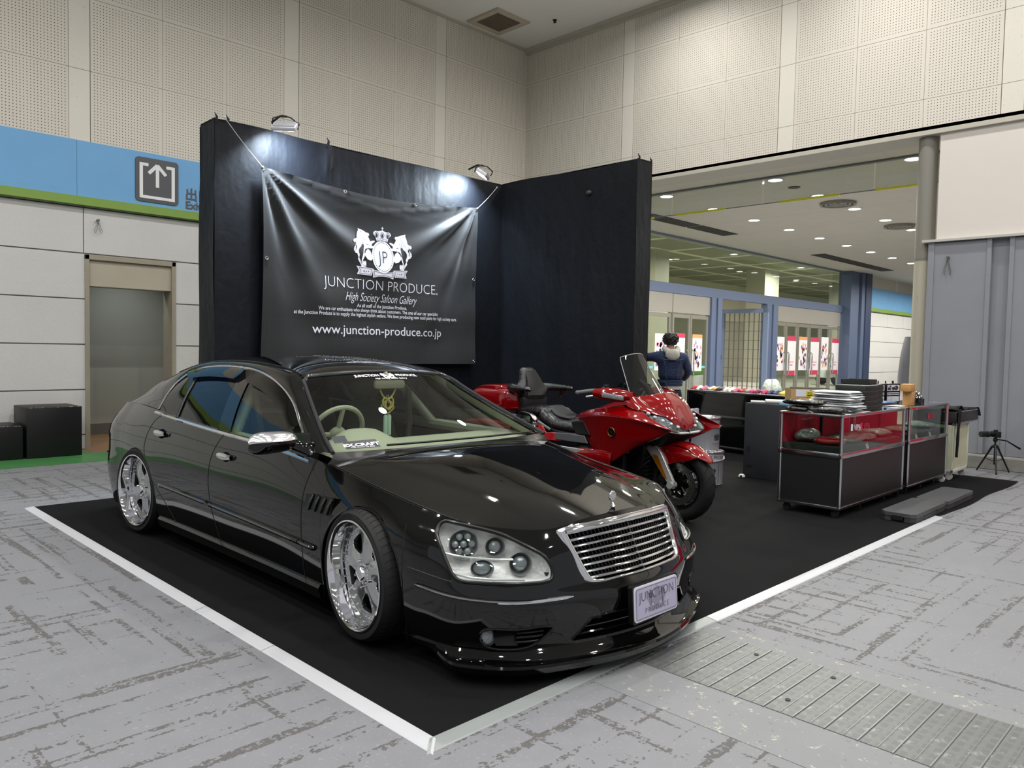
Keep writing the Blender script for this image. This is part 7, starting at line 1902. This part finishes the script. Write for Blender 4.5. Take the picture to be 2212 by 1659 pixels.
# ---- posters on the glass doors
pc = MatB('poster_print', rough=.45); pv = pc.vor(9, (1, 1, 1), 'F1', 'Color')
def poster(x, z0, w_, h_, kind, lab):
    t = thing('poster', lab, 'poster', (x, YG-.036, z0))
    g = G(); g.box(0, w_, -.001, .001, 0, h_); g.build('poster_sheet', mat('poster_white', '#dcd8da', .5), t, 0)
    if kind == 'red':
        g = G(); g.box(0, w_, -.002, -.001, h_*.88, h_); g.box(0, w_*.95, -.002, -.001, .0, h_*.12); g.build('poster_banner', mat('poster_red', '#b83a55', .5), t, 0)
        g = G()
        for k in range(5): g.box(w_*.35, w_*.65, -.002, -.001, h_*(.25+.0*k), h_*.28)
        g.box(w_*.22, w_*.78, -.002, -.001, h_*.33, h_*.35); g.build('poster_text', mat('poster_pink_text', '#cf6f88', .5), t, 0)
    else:
        r_ = random.Random(int(x*10)); 
        for nm, m_ in (('poster_art', mat('poster_dark', '#34303c', .5)), ('poster_art', mat('poster_violet', '#7d72a6', .5)), ('poster_art', mat('poster_orange', '#d9955c', .5)), ('poster_art', mat('poster_pink', '#c987a0', .5))):
            g = G()
            for k in range(6):
                a = r_.random()*w_*.8; b = .1*h_+r_.random()*h_*.7; g.disc = None
                g.prism([(a+.05*w_*math.cos(q)*(1+r_.random()*1.3)+.05, b+.035*h_*math.sin(q)*(1+r_.random()*1.3)) for q in np.linspace(0, 2*PI, 8)[:-1]], -.0022, -.001, axis='y')
            g.build(nm, m_, t, 0)
        if kind == 'orange': g = G(); g.box(0, w_, -.002, -.001, h_*.9, h_); g.build('poster_banner', MATS['poster_orange'], t, 0)
poster(14.85, .95, .55, .95, 'art', 'pale illustrated poster on the leftmost visible glass door'); poster(15.75, .95, .50, .98, 'red', 'white poster with a red top band behind the person in the denim jacket')
poster(16.62, .92, .50, 1.0, 'orange', 'illustrated poster with an orange top band right of the person'); poster(21.5, .90, .62, 1.08, 'art', 'pale rounded poster at the left end of the right-hand glass doors')
poster(22.35, .74, .62, 1.28, 'red', 'white poster with red bands, leftmost red one of the right-hand doors'); poster(23.2, .90, .62, 1.12, 'orange', 'illustrated poster with an orange top band on the right-hand doors')
poster(24.1, .74, .66, 1.28, 'red', 'white poster with red bands, middle red one of the right-hand doors'); poster(24.95, .9, .60, 1.15, 'art', 'pale illustrated poster beside the rightmost red one'); poster(25.85, .74, .6, 1.28, 'red', 'white poster with red bands, rightmost one of the glass doors')
# white car outside, seen through the right doors
wc = thing('white_hatchback', 'white car parked outside, glimpsed through the right glass doors', 'car', (34.6, 13.6, 0), R_(-38))
wp = mat('white_car_paint', '#d9dbdc', .15, coat=1.)
g = G(); g.prism([(0, .35), (.05, .75), (.9, .95), (1.5, 1.42), (3.0, 1.5), (3.7, 1.4), (3.95, .9), (3.95, .35)], -.8, .8, axis='y'); g.build('body', wp, wc, bevel=.05, smooth=40)
g = G(); g.prism([(1.0, .97), (1.55, 1.38), (3.0, 1.45), (3.6, 1.36), (3.75, .98)], -.81, .81, axis='y'); g.build('side_windows', mat('dark_rear_glass'), wc)
for x_ in (.75, 3.1):
    for s in (1, -1):
        g = G(); g.lathe([(.0, .02), (.2, .02), (.21, .05), (.3, .06), (.31, -.1), (0, -.1)], 28, Matrix.Translation((x_, s*.74, .31)) @ Matrix.Rotation(-s*PI/2, 4, 'X')); g.build('wheel', rubber, wc)
        g = G()
        for k in range(8): a = k*PI/4; g.tube([(x_+.03*math.cos(a), s*.80, .31+.03*math.sin(a)), (x_+.2*math.cos(a), s*.80, .31+.2*math.sin(a))], .016, 5)
        g.build('wheel_spokes', brushed, wc)
# ================================================================ PERSON
ps = thing('person', 'person seen from behind in a denim jacket over a grey hooded top, reaching left', 'person', (8.22, 4.42, .012), R_(-45))
# local frame: +y away from the camera (facing), +x to image right
skin = mat('skin', '#b98d74', .55); denim = MatB('denim_jacket_cloth', rough=.8); denim.base(denim.mix(denim.noise(14, 6), '#131f36', '#22345a')); denim.bump(denim.noise(22, 6, (1, 1, 2.2)), .7, .02)
hair = MatB('black_hair', rough=.5, spec=.4); hair.base(hair.mix(hair.noise(30, 3, (1, 1, .3)), '#0c0a0a', '#1d1716')); hair.bump(hair.noise(60, 4, (1, 1, .25)), .8, .01)
hood_m = mat('grey_hood_cloth', '#b3b0a6', .85, bump=(12, .5, .02)); jeans = mat('dark_jeans', '#1a2236', .8, bump=(40, .2, .004)); shoe = mat('dark_shoe', '#141414', .5)
def skinned(name, chains, m, parent, sub=2, root=0):
    """chains: list of [(x,y,z,r)...]; chains after the first start at the vertex (index) given first"""
    bm = bmesh.new(); sk = bm.verts.layers.skin.verify(); vs = []
    for ch in chains:
        prev = None
        for p in ch:
            if isinstance(p, int): prev = vs[p]; continue
            v = bm.verts.new(p[:3]); r = p[3]; v[sk].radius = (r, p[4] if len(p) > 4 else r); vs.append(v)
            if prev: bm.edges.new((prev, v))
            prev = v
    bm.verts.ensure_lookup_table(); vs[root][sk].use_root = True
    me = bpy.data.meshes.new(name); bm.to_mesh(me); bm.free(); me.materials.append(m)
    o = bpy.data.objects.new(name, me); COL.objects.link(o)
    md = o.modifiers.new('k', 'SKIN'); md.use_smooth_shade = True
    md = o.modifiers.new('s', 'SUBSURF'); md.levels = sub; md.render_levels = sub
    dg = bpy.context.evaluated_depsgraph_get(); me2 = bpy.data.meshes.new_from_object(o.evaluated_get(dg)); bpy.data.objects.remove(o)
    me2.polygons.foreach_set('use_smooth', [True]*len(me2.polygons)); me2.materials.clear(); me2.materials.append(m)
    o = bpy.data.objects.new(name, me2); COL.objects.link(o); o.parent = parent; return o
HH = -.02
# body (skin): pelvis, spine, neck, head core, legs and arms as ONE surface
body = skinned('body', [
    [(0, 0, .88, .09, .07), (0, .0, 1.05, .105, .08), (0, -.005, 1.22, .155, .105), (0, .0, 1.36, .13, .09), (0, .02, 1.44, .055), (0, .045, 1.50, .052), (0, .055, 1.56, .075, .085), (0, .055, 1.63, .072, .085)],
    [3, (-.17, -.01, 1.36, .055), (-.36, .10, 1.33, .046), (-.50, .27, 1.36, .036), (-.52, .34, 1.37, .030)],
    [3, (.17, -.01, 1.35, .055), (.25, .0, 1.12, .046), (.20, .20, .98, .036), (.17, .26, .96, .028)],
    [0, (-.09, 0, .78, .075), (-.11, .01, .48, .055), (-.12, -.02, .10, .042), (-.12, .09, .045, .04)],
    [0, (.09, 0, .78, .075), (.12, .01, .48, .055), (.13, -.02, .10, .042), (.13, .09, .045, .04)],
], skin, ps)
# facial features (turned away from the camera)
g = G(); g.tube([(0, .125, 1.595), (0, .148, 1.575), (0, .135, 1.565)], [.010, .014, .010], 8); g.build('nose', skin, ps)
for s in (1, -1):
    g = G(); g.ball((s*.078, .055, 1.58), (.012, .022, .032), 12); g.build('ear', skin, ps)
    g = G(); g.ball((s*.030, .122, 1.60), (.012, .008, .008), 10); g.build('eye', mat('eye_white', '#d9d6d0', .3), ps)
    g = G(); g.ball((s*.030, .129, 1.60), (.005, .003, .005), 8); g.build('iris', hair.m, ps)
g = G(); g.tube([(-.022, .128, 1.54), (0, .135, 1.538), (.022, .128, 1.54)], [.004, .006, .004], 6); g.build('mouth', mat('lip', '#9a6055', .5), ps)
# hair shell, tousled
g = G(); P = []
for i in range(36):
    a = 2*PI*i/36; row = []
    for j in range(15):
        b = PI*.5-(PI*.5+ (.78 if math.sin(a) < .25 else .05))*j/14
        r = 1+.05*math.sin(7*a+j)+.05*math.sin(11*a-j*1.3)
        row.append((.114*r*math.cos(a)*math.cos(b), .04+.124*r*math.sin(a)*math.cos(b), 1.605+.114*math.sin(b)*(1+.03*math.sin(5*a))))
    P.append(row)
g.grid(P, True)
rr = random.Random(3)
for k in range(120):
    a = rr.random()*2*PI; b = rr.random()*1.25-.35
    if math.sin(a) > .4 and b < .3: continue
    p = Vector((.112*math.cos(a)*math.cos(b), .04+.122*math.sin(a)*math.cos(b), 1.605+.112*math.sin(b))); d = Vector((math.cos(a)*.5, math.sin(a)*.5, -.5+rr.random()*.8)).normalized()
    g.tube([p, p+d*.012+Vector((0, 0, .002)), p+d*.018+Vector((0, 0, -.014))], [.011, .008, .002], 4)
g.build('hair', hair.m, ps, smooth=60)
# jacket: torso + sleeves slightly larger than the body
jk = skinned('jacket', [
    [(0, -.005, .96, .20, .135), (0, -.005, 1.10, .20, .135), (0, -.01, 1.24, .215, .14), (0, -.005, 1.355, .19, .12), (0, .01, 1.415, .09, .08)],
    [3, (-.195, -.01, 1.35, .082), (-.37, .10, 1.325, .066), (-.49, .26, 1.355, .052)],
    [3, (.20, -.01, 1.335, .084), (.278, .0, 1.12, .068), (.225, .175, .99, .052)],
], denim.m, ps)
seam = mat('denim_seam', '#15213a', .8); pale_s = mat('denim_worn_seam', '#3d5479', .8)
g = G()
for z_ in (1.30,): g.tube([(-.17, -.125, z_+.01), (-.08, -.150, z_), (0, -.152, z_-.004), (.08, -.150, z_), (.17, -.125, z_+.01)], .004, 5)
for s in (1, -1): g.tube([(s*.13, -.137, 1.295), (s*.095, -.138, 1.15), (s*.085, -.132, 1.01)], .0035, 5)
g.build('jacket_seam', pale_s, ps)
g = G(); P = [[(lerp(.186, .194, j)*math.cos(a), -.005+.138*math.sin(a), lerp(.91, 1.0, j)) for j in (0, .5, 1)] for a in np.linspace(0, 2*PI, 33)[:-1]]; g.grid(P, True); g.build('jacket_hem', denim.m, ps, smooth=180)
g = G(); P = [[((.180+.004*j)*math.cos(a), -.003+.132*math.sin(a), lerp(.855, .915, j)) for j in (0, .5, 1)] for a in np.linspace(0, 2*PI, 33)[:-1]]; g.grid(P, True); g.build('sweatshirt_hem', hood_m, ps, smooth=180)
# hood lying on the back
g = G(); P = []
for i in range(29):
    a = lerp(-R_(205), R_(25), i/28); fall = max(0, -math.sin(a)); row = []
    for j in range(13):
        b = 2*PI*j/12; rr_ = .034+.020*fall+.004*math.sin(3*a+b)
        cx_ = (.098+.030*fall)*math.cos(a); cy_ = .01+.085*math.sin(a)-.035*fall; cz_ = 1.455-.055*fall**2+.02*(1-fall)
        row.append((cx_+rr_*math.cos(b)*math.cos(a), cy_+rr_*math.cos(b)*math.sin(a), cz_+rr_*1.05*math.sin(b)-.012*fall*math.cos(b)))
    P.append(row)
g.grid(P); g.ball((0, -.130, 1.375), (.110, .042, .088), 18); g.build('hood', hood_m, ps, smooth=180)
# trousers and shoes
skinned('trousers', [[(0, 0, .93, .165, .12), (0, 0, .86, .165, .125)], [1, (-.10, 0, .76, .105), (-.115, .01, .48, .078), (-.122, -.02, .12, .064)], [1, (.10, 0, .76, .105), (.122, .01, .48, .078), (.132, -.02, .12, .064)]], jeans, ps, 1)
for s in (1, -1):
    g = G(); g.ball((s*.125, .035, .045), (.05, .145, .05), 18); g.box(s*.125-.05, s*.125+.05, -.10, .17, 0, .02, .008); g.build('shoe', shoe, ps)
# hands
def hand(base, d, up, side, name='hand'):
    d = Vector(d).normalized(); up = Vector(up); up = (up-d*up.dot(d)).normalized(); x = d.cross(up)*side; B = Vector(base)
    def W(a, b, c): p = B+x*a+d*b+up*c; return (p.x, p.y, p.z)
    ch = [[(*W(0, 0, 0), .026, .018), (*W(0, .035, 0), .030, .017), (*W(.0, .075, 0), .032, .016)]]
    for k, (a, L) in enumerate(((-.028, .062), (-.010, .075), (.010, .078), (.028, .070))):
        ch.append([2, (*W(a, .09, 0), .0092), (*W(a*1.1, .09+L*.45, -.006), .0085), (*W(a*1.15, .09+L*.8, -.024-.003*k), .0078), (*W(a*1.15, .09+L*.92, -.040-.003*k), .0068)])
    ch.append([0, (*W(.034, .03, -.004), .0115), (*W(.052, .058, -.016), .0098), (*W(.056, .085, -.028), .0085)])
    return skinned(name, ch, skin, ps, 1)
hand((-.52, .33, 1.37), (-.3, .9, .1), (0, 0, 1), -1); hand((.17, .255, .96), (-.35, .9, -.1), (.3, 0, 1), 1)
